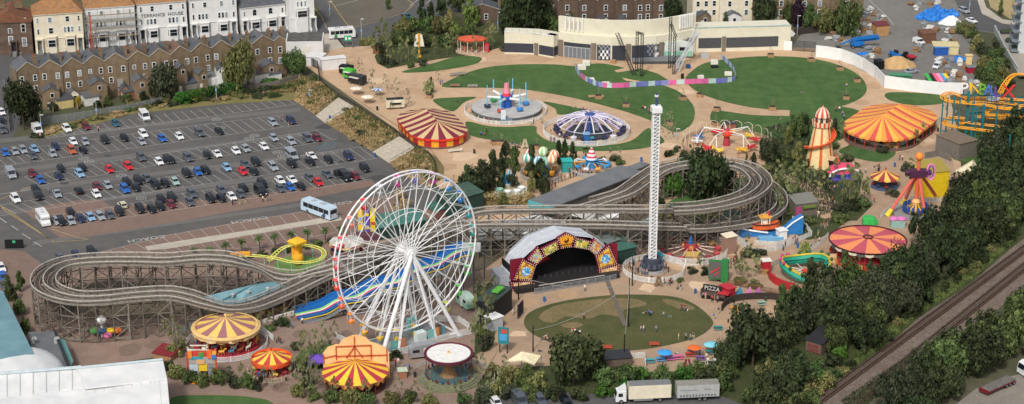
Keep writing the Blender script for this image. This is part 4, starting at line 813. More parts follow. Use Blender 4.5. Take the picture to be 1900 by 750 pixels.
CARS={'the back row beside the dry grass verge':[(69,242,'white','van'),(124,239,'white','suv'),(160,235,'maroon','hatch'),(215,229,'dark teal','hatch'),(268,217,'white','minibus')],'the second parking row from the houses':[(10,283,'blue','hatch'),(28,281,'silver','hatch'),(43,278,'silver','estate'),(64,277,'light blue','hatch'),(62,289,'grey','hatch'),(98,285,'silver','hatch'),(103,272,'navy','hatch'),(133,279,'orange','suv'),(136,263,'white','hatch'),(155,279,'black','hatch'),(158,263,'silver','hatch'),(195,260,'black','suv'),(231,256,'black','hatch'),(263,263,'silver','hatch'),(266,249,'white','suv'),(301,257,'blue','hatch'),(333,253,'white','hatch'),(370,247,'grey','suv'),(407,244,'black','hatch'),(506,227,'silver','estate'),(540,224,'navy','suv')],'the third parking row from the houses':[(20,324,'silver','van'),(60,322,'maroon','hatch'),(75,334,'blue','hatch'),(113,313,'black','hatch'),(109,327,'navy','hatch'),(153,311,'black','hatch'),(148,322,'light blue','estate'),(203,314,'red','hatch'),(238,308,'red','estate'),(262,292,'grey','suv'),(295,300,'white','hatch'),(312,297,'black','suv'),(317,297,'black','hatch'),(349,293,'grey','suv'),(385,288,'black','hatch'),(403,285,'white','sedan'),(438,280,'white','hatch'),(456,276,'silver','hatch'),(490,272,'white','hatch'),(508,256,'silver','hatch'),(540,262,'silver','estate'),(571,257,'grey','suv'),(589,256,'maroon','hatch')],'the fourth parking row from the houses':[(29,369,'white','suv'),(71,364,'black','suv'),(66,351,'black','hatch'),(106,359,'silver','sedan'),(146,353,'black','sedan'),(180,346,'maroon','hatch'),(200,344,'silver','hatch'),(179,360,'white','hatch'),(235,337,'black','hatch'),(257,335,'black','suv'),(273,331,'grey','hatch'),(232,351,'blue','suv'),(253,348,'black','hatch'),(289,343,'black','suv'),(307,340,'black','hatch'),(325,337,'pale green','hatch'),(347,322,'black','suv'),(367,319,'blue','hatch'),(382,316,'black','estate'),(421,311,'light blue','hatch'),(451,318,'red','hatch'),(455,305,'grey','hatch'),(472,318,'black','sedan'),(475,301,'black','suv'),(507,310,'silver','suv'),(541,289,'silver','minibus'),(542,304,'black','suv'),(578,289,'white','sedan'),(576,300,'black','estate'),(610,296,'black','hatch'),(647,290,'navy','suv')],'the nearest parking row of the main block':[(106,410,'silver','hatch'),(114,411,'black','suv'),(131,394,'black','hatch'),(132,410,'silver','hatch'),(150,406,'navy','hatch'),(168,403,'light blue','hatch'),(186,401,'silver','estate'),(204,399,'grey','hatch'),(222,393,'black','suv'),(227,380,'cream','hatch'),(260,388,'black','suv'),(282,388,'black','hatch'),(298,383,'black','estate'),(299,369,'black','hatch'),(318,379,'maroon','hatch'),(319,367,'black','suv'),(353,375,'grey','hatch'),(356,360,'grey','suv'),(391,369,'black','suv'),(411,353,'grey','estate'),(411,368,'black','hatch'),(430,365,'white','hatch'),(447,360,'grey','hatch'),(452,349,'black','hatch'),(483,356,'black','van'),(487,341,'black','suv'),(520,335,'white','hatch'),(521,350,'grey','hatch'),(539,347,'blue','hatch'),(542,333,'white','sedan'),(559,346,'black','hatch'),(575,330,'grey','hatch'),(591,338,'red','hatch'),(607,323,'grey','sedan'),(628,323,'black','hatch'),(640,329,'black','van'),(660,327,'maroon','hatch'),(677,312,'black','suv')],'the brick bays behind the coaster loop':[(112,479,'grey','hatch'),(141,474,'navy','hatch'),(170,468,'black','suv')],'the side road at the left edge':[(3,208,'white','hatch'),(3,224,'black','hatch'),(5,241,'grey','suv')],'the paving at the left edge':[(2,497,'white','hatch'),(6,516,'blue','suv'),(8,530,'grey','estate')],'the lorry park along the bottom edge':[(921,748,'white','hatch'),(964,745,'grey','van'),(1003,744,'grey','suv'),(1050,745,'black','hatch')],'the builders yard':[(1705,78,'white','small'),(1739,123,'white','small'),(1691,132,'silver','sedan')],'the hill road at top right':[(1789,20,'silver','suv'),(1803,38,'white','sedan')],'the loop road at top centre':[(757,31,'dark teal','suv')]}
for place,lst in CARS.items():
 lst=sorted(lst);keys={}
 for i,(x,y,c,k)in enumerate(lst):
  g=G(x,y,.65);g.z=.03;z={'the lorry park along the bottom edge':.08,'the hill road at top right':.05,'the builders yard':.04,'the brick bays behind the coaster loop':.045,'the paving at the left edge':.045}.get(place)
  if z:g.z=z
  rz=CARDIR+R.uniform(-.05,.05)
  if(x,y)in((227,380),(146,353)):rz+=PI
  if 'yard' in place:rz=rad({1705:-60,1739:-120,1691:25}[x])
  if 'hill' in place:rz=rad(-65)
  if 'loop road' in place:rz=rad(25)
  if 'lorry' in place:rz=rad(-70)
  o=vehicle(k,c,g,rz)
  s=f'{c} {KN[k]}';later(o,s,s+('es' if s.endswith('s')else 's'),('in ' if 'park' in place or 'bays' in place or 'yard' in place or 'row' in place else 'on ')+place,x,'van' if k in('van','small','minibus')else 'car','cars and vans in the car park' if 'row' in place else 'parked cars around the park')
def coach(name,lab,px,py,rz,L,body,stripe,cat='coach'):
 t=T(name,lab,cat,(G(px,py,1.2).x,G(px,py,1.2).y,.06),rz);h=L/2;W=2.5;H=3.4
 mb=MB();pf=[(-h,.4),(-h,H-.3),(-h+.25,H),(h-.5,H),(h-.05,H-.9),(h,1.2),(h-.05,.4)];n=len(pf)
 mb.add([(x,-W/2,z)for x,z in pf]+[(x,W/2,z)for x,z in pf],[tuple(range(n)),tuple(range(n,2*n))[::-1]]+[(i,(i+1)%n,n+(i+1)%n,n+i)for i in range(n)]);b=mb.build('body',body,t)
 for s in(-1,1):
  for k in range(5):
   m=MB();x0=-h+.5+k*(L-1.4)/5;m.box(x0+(L-1.4)/10,s*W/2,1.6,(L-1.4)/5-.12,.06,1.15);m.build('side_window',CGL,t)
 m=MB();m.box(-h,0,1.75,.06,W*.84,1.05);m.build('rear_window',CGL,t)
 m=MB();m.add([(h+.02,-1.1,1.3),(h+.02,1.1,1.3),(h-.38,1.1,H-.25),(h-.38,-1.1,H-.25)]+[(h-.1,-1.1,1.3),(h-.1,1.1,1.3),(h-.5,1.1,H-.25),(h-.5,-1.1,H-.25)],[(0,1,2,3),(0,4,5,1),(1,5,6,2),(2,6,7,3),(3,7,4,0)]);m.build('windscreen',CGL,t)
 m=MB();m.box(-h*.3,0,H,1.6,1.4,.12);m.box(h*.3,0,H,1.2,1.2,.1);m.build('roof_hatch',LGREY,t)
 for s in(-1,1):m=MB();m.box(-h,s*1.0,1.2,.08,.25,.4);m.build('tail_light',TAIL,t)
 if stripe:
  for s in(-1,1):m=MB();m.tube((-h+2.2,s*(W/2),1.05),(-h+2.2,s*(W/2+.03),1.05),.55,14);m.build('round_emblem',stripe,t)
 wheelset(t,(h*.55,-h*.5),W/2-.1,.5,.3);return t
coach('coach','pale blue coach with dark windows parked across the brick coach bays',592,391,ang((620,404),(566,384)),10.8,M('coach_blue',(186,206,220),.35,.05),C('34507E'))
coach('white_bus','white and lime bus at the park entrance',634,64,rad(15),8.5,RENDER,GREENP,'bus')
t=T('motorhome','white boxy motorhome parked across the nearest row at left','motorhome',(G(80,406,1.2).x,G(80,406,1.2).y,.06),CARDIR+rad(0));m=MB();pf=[(-3.3,.4),(-3.3,2.9),(2.0,2.9),(2.7,2.5),(2.6,2.0),(1.9,1.95),(2.6,1.2),(3.3,1.05),(3.3,.4)];n=len(pf)
m.add([(x,-1.1,z)for x,z in pf]+[(x,1.1,z)for x,z in pf],[tuple(range(n)),tuple(range(n,2*n))[::-1]]+[(i,(i+1)%n,n+(i+1)%n,n+i)for i in range(n)]);m.build('body',CP['white'],t)
for x in(-2.2,-.4,1.2):
 for s in(-1,1):m=MB();m.box(x,s*1.1,1.6,1.0,.06,.6);m.build('side_window',CGL,t)
m=MB();m.box(-3.3,.2,1.6,.06,1.2,.7);m.build('rear_window',CGL,t);m=MB();m.box(0,0,2.9,.8,.7,.12);m.box(-1.8,.2,2.9,.5,.5,.12);m.build('roof_hatch',LGREY,t);wheelset(t,(2.1,-1.8),1.0,.36)
def boxlorry():
 P=G(1192,744);t=T('box_lorry','white box lorry with a grey roof parked at the bottom edge','lorry',(P.x,P.y,.08),rad(6))
 s=mpp(1192,744);L=(1243-1140)*s
 m=MB();m.box(L*.5-(L-2.6)/2,0,1.0,L-2.6,2.5,2.9);b=m.build('cargo_box',RENDC,t);m=MB();m.box(L*.5-(L-2.6)/2,0,3.9,L-2.7,2.4,.06);m.build('roof',GREY,b)
 m=MB();x0=-L/2;pf=[(x0,.5),(x0,1.5),(x0+.25,2.6),(x0+1.0,2.75),(x0+2.1,2.75),(x0+2.1,.5)];n=6
 m.add([(x,-1.15,z)for x,z in pf]+[(x,1.15,z)for x,z in pf],[tuple(range(n)),tuple(range(n,2*n))[::-1]]+[(i,(i+1)%n,n+(i+1)%n,n+i)for i in range(n)]);c=m.build('cab',CP['white'],t)
 m=MB();m.add([(x0+.7,-1.0,2.75),(x0+2.1,-1.0,3.7),(x0+2.1,1.0,3.7),(x0+.7,1.0,2.75),(x0+2.1,-1,2.75),(x0+2.1,1,2.75)],[(0,1,2,3),(0,4,1),(3,2,5),(1,4,5,2),(0,3,5,4)]);m.build('wind_deflector',CP['white'],c)
 m=MB();m.add([(x0-.02,-1.05,1.55),(x0-.02,1.05,1.55),(x0+.22,1.05,2.5),(x0+.22,-1.05,2.5)]+[(x0+.08,-1.05,1.55),(x0+.08,1.05,1.55),(x0+.32,1.05,2.5),(x0+.32,-1.05,2.5)],[(0,1,2,3),(0,4,5,1),(1,5,6,2),(2,6,7,3),(3,7,4,0)]);m.build('windscreen',CGL,c)
 for q in(-1,1):m=MB();m.box(x0+.95,q*1.15,1.6,.9,.06,.75);m.build('side_window',CGL,c)
 m=MB();m.box(x0+L*.55,0,.75,L-3,1.0,.25);m.build('chassis',DGREY,t);m=MB()
 m.box(x0+L*.5,-1.15,.5,L*.35,.08,.5);m.build('side_guard',GREY,t)
 wheelset(t,(x0+1.1,L/2-2.2),1.05,.48,.3);return t
boxlorry()
P=G(1293,741);s=mpp(1293,741);L=(1333-1254)*s
t=T('box_trailer','grey box trailer with small lettering parked behind the white lorry','trailer',(P.x,P.y,.08),rad(6));m=MB();m.box(0,0,1.0,L,2.5,2.7);b=m.build('cargo_box',C('A7A8A6'),t);m=MB();m.box(0,0,3.7,L-.1,2.4,.06);m.build('roof',C('8A877E'),b)
m=MB()
for k in range(12):x=-L/2+.5+k*(L-1)/12;m.add([(x,-1.27,1.15),(x+.3,-1.27,1.15),(x+.5,-1.27,1.4),(x+.3,-1.27,1.65),(x,-1.27,1.65),(x+.2,-1.27,1.4)],[(0,1,2,5),(5,2,3,4)])
m.build('chevron_stripe',C('54585C'),b,fix=False);m=MB()
for k in range(14):m.box(-L*.42+k*.26,-1.26,2.5,.17,.03,.3 if k in(0,3,9)else.22)
for k in range(4):m.box(L*.16+k*.34,-1.26,2.5,.26,.03,.34)
m.build('faint_lettering',C('7A7E80'),b)['kind']='stuff';wheelset(t,(.3,1.4),1.05,.45,.3)
m=MB();m.box(-L*.2,0,.75,L*.5,.9,.2);m.beam((-L/2,0,.8),(-L/2-1.6,0,.7),.2);m.build('chassis',DGREY,t)
P=G(1850,722);t=T('flatbed_trailer','red flatbed trailer with a worn timber deck at the bottom right','trailer',(P.x,P.y,.1),ang((1822,728),(1884,700)));m=MB();m.box(0,0,1.0,9,2.4,.2);m.build('deck',M('deck_grey',(112,106,100),.9,.3,1.5),t);m=MB();m.box(0,0,.7,8.9,2.45,.3);m.box(-4.45,0,.55,.15,2.4,.75);m.build('chassis',C('6E1C26'),t);wheelset(t,(1.6,2.8,4.0),1.05,.45,.3)
P=G(1898,694);t=T('white_lorry','white lorry cab at the right edge beside the flatbed','lorry',(P.x+1,P.y,.1),rad(25));m=MB();pf=[(-2,.4),(-2,1.4),(-1.7,2.6),(-.9,3.0),(3,3.0),(3,.4)];n=6
m.add([(x,-1.15,z)for x,z in pf]+[(x,1.15,z)for x,z in pf],[tuple(range(n)),tuple(range(n,2*n))[::-1]]+[(i,(i+1)%n,n+(i+1)%n,n+i)for i in range(n)]);m.build('cab',CP['white'],t)
m=MB();m.add([(-2.02,-1,1.5),(-2.02,1,1.5),(-1.75,1,2.5),(-1.75,-1,2.5),(-1.9,-1,1.5),(-1.9,1,1.5),(-1.63,1,2.5),(-1.63,-1,2.5)],[(0,1,2,3),(0,4,5,1),(1,5,6,2),(2,6,7,3),(3,7,4,0)]);m.build('windscreen',CGL,t);m=MB();m.box(-.8,-1.15,1.5,1.0,.06,.8);m.build('side_window',CGL,t);wheelset(t,(-.8,2),1.05,.45,.3)
BLP=C('1F6BB0',.4)
P=G(1590,88);t=T('boom_lift','blue articulated boom lift folded in the builders yard','boom lift',(P.x,P.y,.04),rad(2));m=MB();m.box(0,0,.6,4.2,2.2,1.0);m.box(.2,0,1.6,3.4,1.6,.5);m.build('chassis',BLP,t);wheelset(t,(1.5,-1.5),1.2,.55,.4)
m=MB();m.beam((-1.5,0,2.6),(6.5,0,3.6),.8,.9);m.beam((-.5,.7,1.8),(7,.7,2.7),.7,.8);m.beam((6.5,.2,2.3),(5.6,.2,3.6),.5,.5);m.build('boom',BLP,t);m=MB();m.beam((-1.6,0,2.6),(-5.2,0,.9),.35,.4);m.build('jib',BLP,t);m=MB();m.box(-5.9,0,.2,1.2,2.0,.08)
for q in((-6.5,-1),(-6.5,1),(-5.3,-1),(-5.3,1)):m.tube((*q,.2),(*q,1.3),.04,4)
m.path([(-6.5,-1,1.3),(-6.5,1,1.3),(-5.3,1,1.3),(-5.3,-1,1.3)],.04,4,closed=True);m.build('basket',DGREY,t)
P=G(1661,108);t=T('telehandler','blue telehandler with a small cab in the middle of the yard','telehandler',(P.x,P.y,.04),rad(-60));m=MB();m.box(0,0,.6,4,1.9,.9);m.build('body',BLP,t);m=MB();m.box(-.3,.45,1.5,1.4,.9,1.0,taper=.85);m.build('cab',CGL,t);m=MB();m.beam((-2,-.5,1.8),(2.6,-.5,1.5),.4,.45);m.beam((2.6,-.5,1.4),(3.0,-.5,.4),.3,.3);m.build('boom',BLP,t);wheelset(t,(1.3,-1.3),1.0,.6,.45);m=MB();m.box(3.2,-.3,.3,.1,1.6,.6);m.build('fork_carriage',DGREY,t)
P=G(1685,110);t=T('dumper','black and red site dumper between the sand heap and the vans','dumper',(P.x,P.y,.04),rad(-55));m=MB();m.box(-.9,0,.6,2.4,1.8,.7);m.box(-1.2,0,1.3,1.0,1.2,.7);m.build('body',BLACK,t);m=MB();m.add([(.4,-.9,.7),(2.2,-.9,.7),(2.2,.9,.7),(.4,.9,.7),(.2,-1.1,1.5),(2.8,-1.1,1.3),(2.8,1.1,1.3),(.2,1.1,1.5)],[(3,2,1,0),(4,5,6,7),(0,1,5,4),(1,2,6,5),(2,3,7,6),(3,0,4,7)]);m.build('skip',C('A8283A'),t);wheelset(t,(1.2,-1.3),.85,.5,.4)
def caravan(name,lab,px,py,rz,L,H,top,low=None,W=2.2,win=True,cat='caravan'):
 g=G(px,py);t=T(name,lab,cat,(g.x,g.y,.06),rz);w=W/2;h=L/2;m=MB();pf=[]
 for k in range(13):a=PI*k/12;pf.append((h*.98*math.cos(a)if abs(math.cos(a))<.97 else h*math.copysign(1,math.cos(a)),.5+H*.55+(H*.45)*math.sin(a)**.6))
 pf=[(h,.5)]+pf+[(-h,.5)];n=len(pf);mm=[0]
 m.add([(x,-w*(1 if z<H*.75 else.93),z)for x,z in pf]+[(x,w*(1 if z<H*.75 else.93),z)for x,z in pf],[tuple(range(n)),tuple(range(n,2*n))[::-1]]+[(i,(i+1)%n,n+(i+1)%n,n+i)for i in range(n)]);m.build('body',top,t,smooth=False)
 if low:
  m=MB()
  for s in(-1,1):m.box(0,s*w,.55,L*.94,.06,H*.36)
  m.box(h,0,.55,.06,W*.9,H*.36);m.box(-h,0,.55,.06,W*.9,H*.36);m.build('lower_panel',low,t)
 for x in(-.3,.28):
  m=MB()
  for s in(-1,1):m.box(x*L,s*(w+.01),.5+H*.42,L*.22,.08,H*.24)
  m.build('window',CGL,t)
 m=MB();m.box(.0,-w-.02,.5,.7,.08,H*.72);m.build('door',OFFW,t)
 m=MB();m.beam((h,0,.55),(h+1.2,0,.5),.12);m.build('tow_bar',DGREY,t);wheelset(t,(0,),w-.1,.34);return t
caravan('caravan','big white and mint green caravan on the stage deck behind the lawn',1246,106,rad(2),13,4.6,M('caravan_white',(200,206,200),.4,.06),C('8DBBA4'),3.0)
caravan('airstream_caravan','silver rounded caravan parked beside the big wheel fence',787,662,rad(17),6.6,2.6,M('aluminium',(180,182,184),.35,.08,metal=.55))
caravan('food_caravan','mint green food caravan right of the big wheel legs',864,570,rad(-60),5,2.9,C('BCD6C4'),C('8DB8A4'))
def foodvan(name,lab,px,py,rz,L,H,m1,mr=None,W=2.2):
 g=G(px,py);t=T(name,lab,'food van',(g.x,g.y,.06),rz,'food vans along the entrance fence');m=MB();m.box(0,0,.5,L,W,H);m.build('body',m1,t);m=MB();m.box(0,0,.5+H,L*.96,W*.94,.1);m.box(L*.2,0,.6+H,.8,.7,.25);m.build('roof',mr or m1,t);m=MB();m.box(0,-W/2,1.3,L*.6,.08,H*.4);m.build('serving_hatch',CGL,t);m=MB();m.box(0,-W/2-.5,1.25+H*.45,L*.62,1.0,.07);m.build('hatch_flap',OFFW,t);wheelset(t,(L*.3,-L*.3),W/2-.1,.34);return t
foodvan('horsebox_van','black food van at the head of the entrance row',643,138,rad(-20),4,2.2,BLACK)
foodvan('green_horsebox','bright green horsebox trailer between two dark food vans',649,146,rad(-30),3.4,2.4,C('4CAF3A'))
foodvan('black_food_truck','long dark grey food truck beside the green horsebox',663,156,rad(-35),5.5,2.3,C('2E3032'),C('3C3E40'))
foodvan('cream_food_van','cream food van with a black roof beside the maroon striped tent',733,201,rad(10),5.2,2.3,C('CFC8AE'),C('2B2D2E'))
CTOP=C('DDBB74');TAN=C('C9A06A')
def at(px,py,z=0.05):g=G(px,py);return V((g.x,g.y,z))
def ring_fence(lab,px,py,rpx,h=1.2,m=None,a0=0,a1=2*PI,grp='ring fences round the rides',sy=1.0,style='pick',name='ring_fence'):
 m=m or WHITE;r=rpx*mpp(px,py);t=T(name,lab,'fence',at(px,py),0,grp);n=max(12,int(r*2));N=14
 for sgm in range(N):
  b0,b1=a0+(a1-a0)*sgm/N,a0+(a1-a0)*(sgm+1)/N;mb=MB();L=r*(b1-b0);k=max(2,int(L/.19))
  pts=[(r*math.cos(b0+(b1-b0)*i/6),r*sy*math.sin(b0+(b1-b0)*i/6))for i in range(7)]
  for z in(.15,h-.06):mb.path([(x,y,z)for x,y in pts],.055,4)
  for i in range(k):a=b0+(b1-b0)*(i+.5)/k;mb.box(r*math.cos(a),r*sy*math.sin(a),.05,.03,.09,h-.1,a)
  mb.box(pts[0][0],pts[0][1],0,.12,.12,h+.12,b0)
  mb.build('panel',m,t,fix=False)
 return t,r
def striped(mb,r,z0,z1,n,c0=0,c1=1,x=0,y=0,sub_=1,rin=0.0,sag=.0):
 prof=[(r,z0)]
 if sag:prof.append((r*.5,z0+(z1-z0)*(.5-sag)))
 prof.append((rin,z1))
 mb.lathe(prof,n*sub_,x,y,0,mf=lambda i,k:(c0 if(i//sub_)%2==0 else c1));return mb
WHT=C('E8E8E6',.45);
bw=T('big_wheel','giant white spoked observation wheel with small coloured gondolas','ferris wheel',at(757,634),rad(37.5))
HUB=HT(757,634,467);RW_=17.6
for sgn in(-1,1):
 m=MB();m.path([(RW_*math.cos(2*PI*k/72),sgn*.8,HUB+RW_*math.sin(2*PI*k/72))for k in range(72)],.2,6,closed=True);m.build('rim',WHT,bw)
 m=MB();m.path([(RW_*.8*math.cos(2*PI*k/48),sgn*.95,HUB+RW_*.8*math.sin(2*PI*k/48))for k in range(48)],.09,5,closed=True);m.build('inner_ring',WHT,bw)
 m=MB();m.path([(RW_*.52*math.cos(2*PI*k/48),sgn*1.2,HUB+RW_*.52*math.sin(2*PI*k/48))for k in range(48)],.09,5,closed=True);m.build('inner_ring',WHT,bw)
NG=24
gcol=['C2478E','7E6FC0','C8489C','3F8FCE','2F86CE','2FA0A8','2C8F86','3DAE6A','4DB85A','6CC25A','B9C24A','E8E8E6','E8C23C','EFC838','F0C040','F2B23A','F08A38','EE6A40','E84E44','E0484A','E55058','EE8A80','D83A44','B9BDBE']
for k in range(NG):
 a=PI/2-2*PI*k/NG+.1;c,s=math.cos(a),math.sin(a);m=MB()
 for sgn in(-1,1):
  m.tube((c*1.2,sgn*1.7,HUB+s*1.2),(c*RW_,sgn*.8,HUB+s*RW_),.12,5,.1)
 m.tube((c*RW_,-.8,HUB+s*RW_),(c*RW_,.8,HUB+s*RW_),.1,5);m.tube((c*RW_*.8,-.95,HUB+s*RW_*.8),(c*RW_*.8,.95,HUB+s*RW_*.8),.06,4)
 b=a-2*PI/NG;m.tube((c*RW_*.8,-.95,HUB+s*RW_*.8),(math.cos(b)*RW_,-.8,HUB+math.sin(b)*RW_),.06,4);m.tube((c*RW_*.8,.95,HUB+s*RW_*.8),(math.cos(b)*RW_,.8,HUB+math.sin(b)*RW_),.06,4)
 m.tube((c*RW_*.52,-1.2,HUB+s*RW_*.52),(math.cos(b)*RW_*.8,.95,HUB+math.sin(b)*RW_*.8),.05,4)
 m.build('spoke',WHT,bw)
 gx,gz=c*RW_,HUB+s*RW_;gm=C(gcol[k]);m=MB()
 m.lathe([(0,-2.5),(.5,-2.45),(.72,-1.8),(.68,-1.75),(.5,-2.3),(0,-2.3)],12,gx,0,gz);g=m.build('gondola',gm,bw)
 m=MB();m.lathe([(.85,-.13),(.5,.04),(0,.1),(0,.02),(.8,-.19),(.85,-.13)],12,gx,0,gz);m.build('canopy',gm,g)
 m=MB()
 for q in range(4):aa=PI/4+q*PI/2;m.tube((gx+.8*math.cos(aa),.8*math.sin(aa),gz-1.7),(gx+.8*math.cos(aa),.8*math.sin(aa),gz-.1),.035,4)
 m.tube((gx,0,gz-2.3),(gx,0,gz-.05),.05,4);m.build('hanger',WHT,g)
m=MB();m.tube((0,-2.3,HUB),(0,2.3,HUB),1.0,20);m.tube((0,-2.6,HUB),(0,2.6,HUB),.5,16);m.tube((0,-1.8,HUB),(0,-1.5,HUB),1.5,24);m.tube((0,1.5,HUB),(0,1.8,HUB),1.5,24);m.build('hub',WHT,bw)
for sy in(-1,1):
 for sx in(-1,1):
  m=MB();m.tube((sx*.2,sy*2.2,HUB-.3),(sx*10.2,sy*4.6,.2),.46,8,.46);f=m.build('leg',WHT,bw)
  m=MB();m.tube((sx*.2,sy*2.1,HUB-.6),(sx*5.0,sy*3.6,.2),.32,6);m.tube((sx*3.4,sy*2.95,HUB*.66),(sx*5.0,sy*3.6,.3),.09,5);m.tube((sx*5,sy*3.55,.9),(sx*10.0,sy*4.55,.9),.14,5);m.tube((sx*6.3,sy*3.7,HUB*.4),(sx*4.4,sy*3.35,HUB*.26),.1,5);m.build('leg_brace',WHT,bw)
  m=MB();m.box(sx*10.2,sy*4.6,0,1.6,1.6,.35);m.build('foot',LGREY,f)
for sx in(-1,1):m=MB();m.beam((sx*10.2,-4.6,.5),(sx*10.2,4.6,.5),.3);m.beam((sx*5,-3.6,.5),(sx*5,3.6,.5),.3);m.build('base_beam',WHT,bw)
m=MB();m.box(0,0,0,16,7,.9);m.build('boarding_platform',C('8F9290'),bw)
for x,c in((-6,'6FB3AC'),(-3.8,'B9785A'),(3.6,'7FBDB6'),(5.6,'C58A52'),(6.4,'4F8FA0')):m=MB();m.box(x,-3.6,.9,1.6,.15,2.2);m.build('painted_panel',C(c),bw)
m=MB();m.box(1.0,-3.2,.9,2.2,1.6,2.3);m.build('control_booth',C('C9D4D2'),bw);m=MB();m.box(3.2,3,.9,2.4,1.6,2.6,taper=.9);m.build('ticket_booth',C('6FB8B0'),bw)
fence('picket_fence','white panel fence enclosing the foot of the big wheel',[(623,628),(670,654),(699,668),(760,654),(836,628),(874,620),(872,612),(852,598),(800,596)],1.5,C('D6D6D2'),2.5,'pick',group='white park fences')
dt=T('drop_tower','very tall slim white lattice tower ride in the centre','tower ride',at(1210,502),rad(8));Hd=HT(1210,502,208);w_=.7
for x in(-w_,w_):
 for y in(-w_,w_):m=MB();m.tube((x,y,0),(x,y,Hd),.17,6);m.build('corner_post',WHT,dt)
nb=44
for k in range(nb):
 z0,z1=Hd*k/nb,Hd*(k+1)/nb;m=MB();q=[(-w_,-w_),(w_,-w_),(w_,w_),(-w_,w_)]
 for i in range(4):
  a,b=q[i],q[(i+1)%4];m.beam((*a,z0),(*b,z1),.17);m.beam((*a,z1),(*b,z1),.14)
 m.build('lattice_bay',WHT,dt,fix=False)
m=MB();m.box(0,0,1,.5,.5,Hd-1);m.build('guide_rail',C('9A9EA6'),dt)
m=MB();m.box(0,0,Hd,2.3,2.3,1.3);m.box(0,0,Hd+1.3,1.6,1.6,.2);m.build('head_box',WHT,dt)
m=MB();m.tube((0,0,Hd+1.4),(0,0,Hd+4.4),.28,8);m.build('mast',C('3B4C74'),dt);m=MB();m.tube((0,0,Hd+3.6),(0,0,Hd+4.0),.45,10);m.build('beacon',WHITE,dt)
m=MB();m.lathe([(1.4,1.0),(2.5,1.0),(2.6,1.5),(2.3,1.6),(2.2,3.2),(1.4,3.3)],20);m.build('seat_ring',C('3D424E'),dt)
for k in range(12):a=2*PI*k/12;m=MB();m.box(2.45*math.cos(a),2.45*math.sin(a),1.2,.5,.5,1.0,a);m.build('seat',C('565C6A'),dt)
m=MB();m.lathe([(0,.5),(2.8,.5),(2.8,0)],24);m.build('plinth',C('9EA0A0'),dt)
ring_fence('white ring fence round the foot of the lattice tower',1213,503,57,1.3)
boxthing('control_cabin','teal operator cabin beside the lattice tower','cabin',(1217,494),(1230,492),477,2.4,C('3CA6B4'),C('2F8FA0'))
rk=T('rocket_ride','round platform ride with white arms and pale blue rocket posts','fairground ride',at(940,206));s=mpp(940,206);r=65*s
m=MB();m.lathe([(0,1.2),(r,1.2),(r,0)],48);m.build('platform',M('deck_plate',(178,176,172),.6,.15,.6),rk)
m=MB();m.lathe([(r+.02,1.1),(r+.06,1.1),(r+.06,.05),(r+.02,.05)],48);m.build('platform_skirt',C('565D60'),rk)
m=MB();m.lathe([(0,1.2),(1.5,1.2),(1.4,3.4),(1.7,3.6),(1.7,4.6),(0,4.6)],16);m.build('centre_column',C('2557A8'),rk)
m=MB();m.lathe([(1.2,4.6),(1.0,5.4),(.7,7.2),(.6,8.2),(0,8.2)],14,mf=lambda i,k:0 if k<1 else 1);m.build('rocket_cone',[C('D83A4A'),C('E08A9A')],rk)
m=MB();m.tube((.6,.4,4.6),(.6,.4,9.6),.18,8,.02);m.build('needle',C('8FBCD0'),rk)
for k in range(6):
 a=rad(12)+2*PI*k/6;c_,s_=math.cos(a),math.sin(a);e=5.6;m=MB();m.tube((c_*1.5,s_*1.5,4.0),(c_*e,s_*e,4.6),.42,8,.3);ar=m.build('arm',WHITE,rk)
 m=MB();m.tube((c_*e,s_*e,2.2),(c_*e,s_*e,8.0),.22,8,.14);m.build('rocket_post',C('74BFE0'),ar)
 cc=['3C7FC4','E0B03C','3C9A5A','3A3E50','C0503C','3C7FC4'][k];m=MB();m.lathe([(0,1.5),(.9,1.6),(1.0,2.2),(.5,2.3),(.4,1.9),(0,1.9)],10,c_*e,s_*e,0);m.build('pod',C(cc),rk)
m=MB();m.box(0,-r-.8,0,3.4,2.0,1.2);m.build('entry_steps',C('6F7A80'),rk);m=MB();m.box(-.9,-r-.6,1.2,1.3,1.2,2.4);m.build('control_booth',C('CFD8DC'),rk)
ring_fence('white ring fence round the rocket platform ride',938,208,76,1.2,a0=rad(150),a1=rad(400))
ub=T('umbrella_ride','purple and white umbrella framed ride with drooping arms and hanging cars','fairground ride',at(1094,246));s=mpp(1094,246);r=61*s
m=MB();m.lathe([(.8,0),(.6,4.7),(1.5,4.8),(1.5,5.4),(.5,5.6),(0,5.6)],16);m.build('centre_column',C('3F5590'),ub)
for k in range(20):
 a=2*PI*k/20+.1;c_,s_=math.cos(a),math.sin(a);m=MB();m.path([(c_*1.2,s_*1.2,5.2),(c_*r*.55,s_*r*.55,4.7),(c_*r,s_*r,2.7)],.17,5);m.path([(c_*1.2,s_*1.2,4.7),(c_*r*.55,s_*r*.55,4.0),(c_*r,s_*r,2.45)],.07,4)
 m.beam((c_*r*.55,s_*r*.55,4.7),(math.cos(a+.314)*r*.55,math.sin(a+.314)*r*.55,4.7),.12);m.beam((c_*r,s_*r,2.7),(math.cos(a+.314)*r,math.sin(a+.314)*r,2.7),.12)
 ar=m.build('arm',C('E2E0EA')if k%2 else C('BDB4D8'),ub)
 m=MB();m.lathe([(0,.75),(.8,.8),(.95,1.5),(.5,1.6),(0,1.2)],8,c_*(r+.2),s_*(r+.2),0);m.tube((c_*r,s_*r,1.4),(c_*r,s_*r,2.6),.07,4);m.build('car',C(['2C3450','D4D4DE'][k%4==1]if k%3 else '3A3858'),ub)
m=MB();m.lathe([(0,.4),(6.6,.4),(6.6,.0)],28);m.build('base_deck',C('3C4147'),ub);m=MB();m.box(.6,1.5,.5,4,2.4,1.8);m.build('machine_housing',C('8C9296'),ub)
ring_fence('white ring fence round the umbrella framed ride',1088,246,80,1.6)
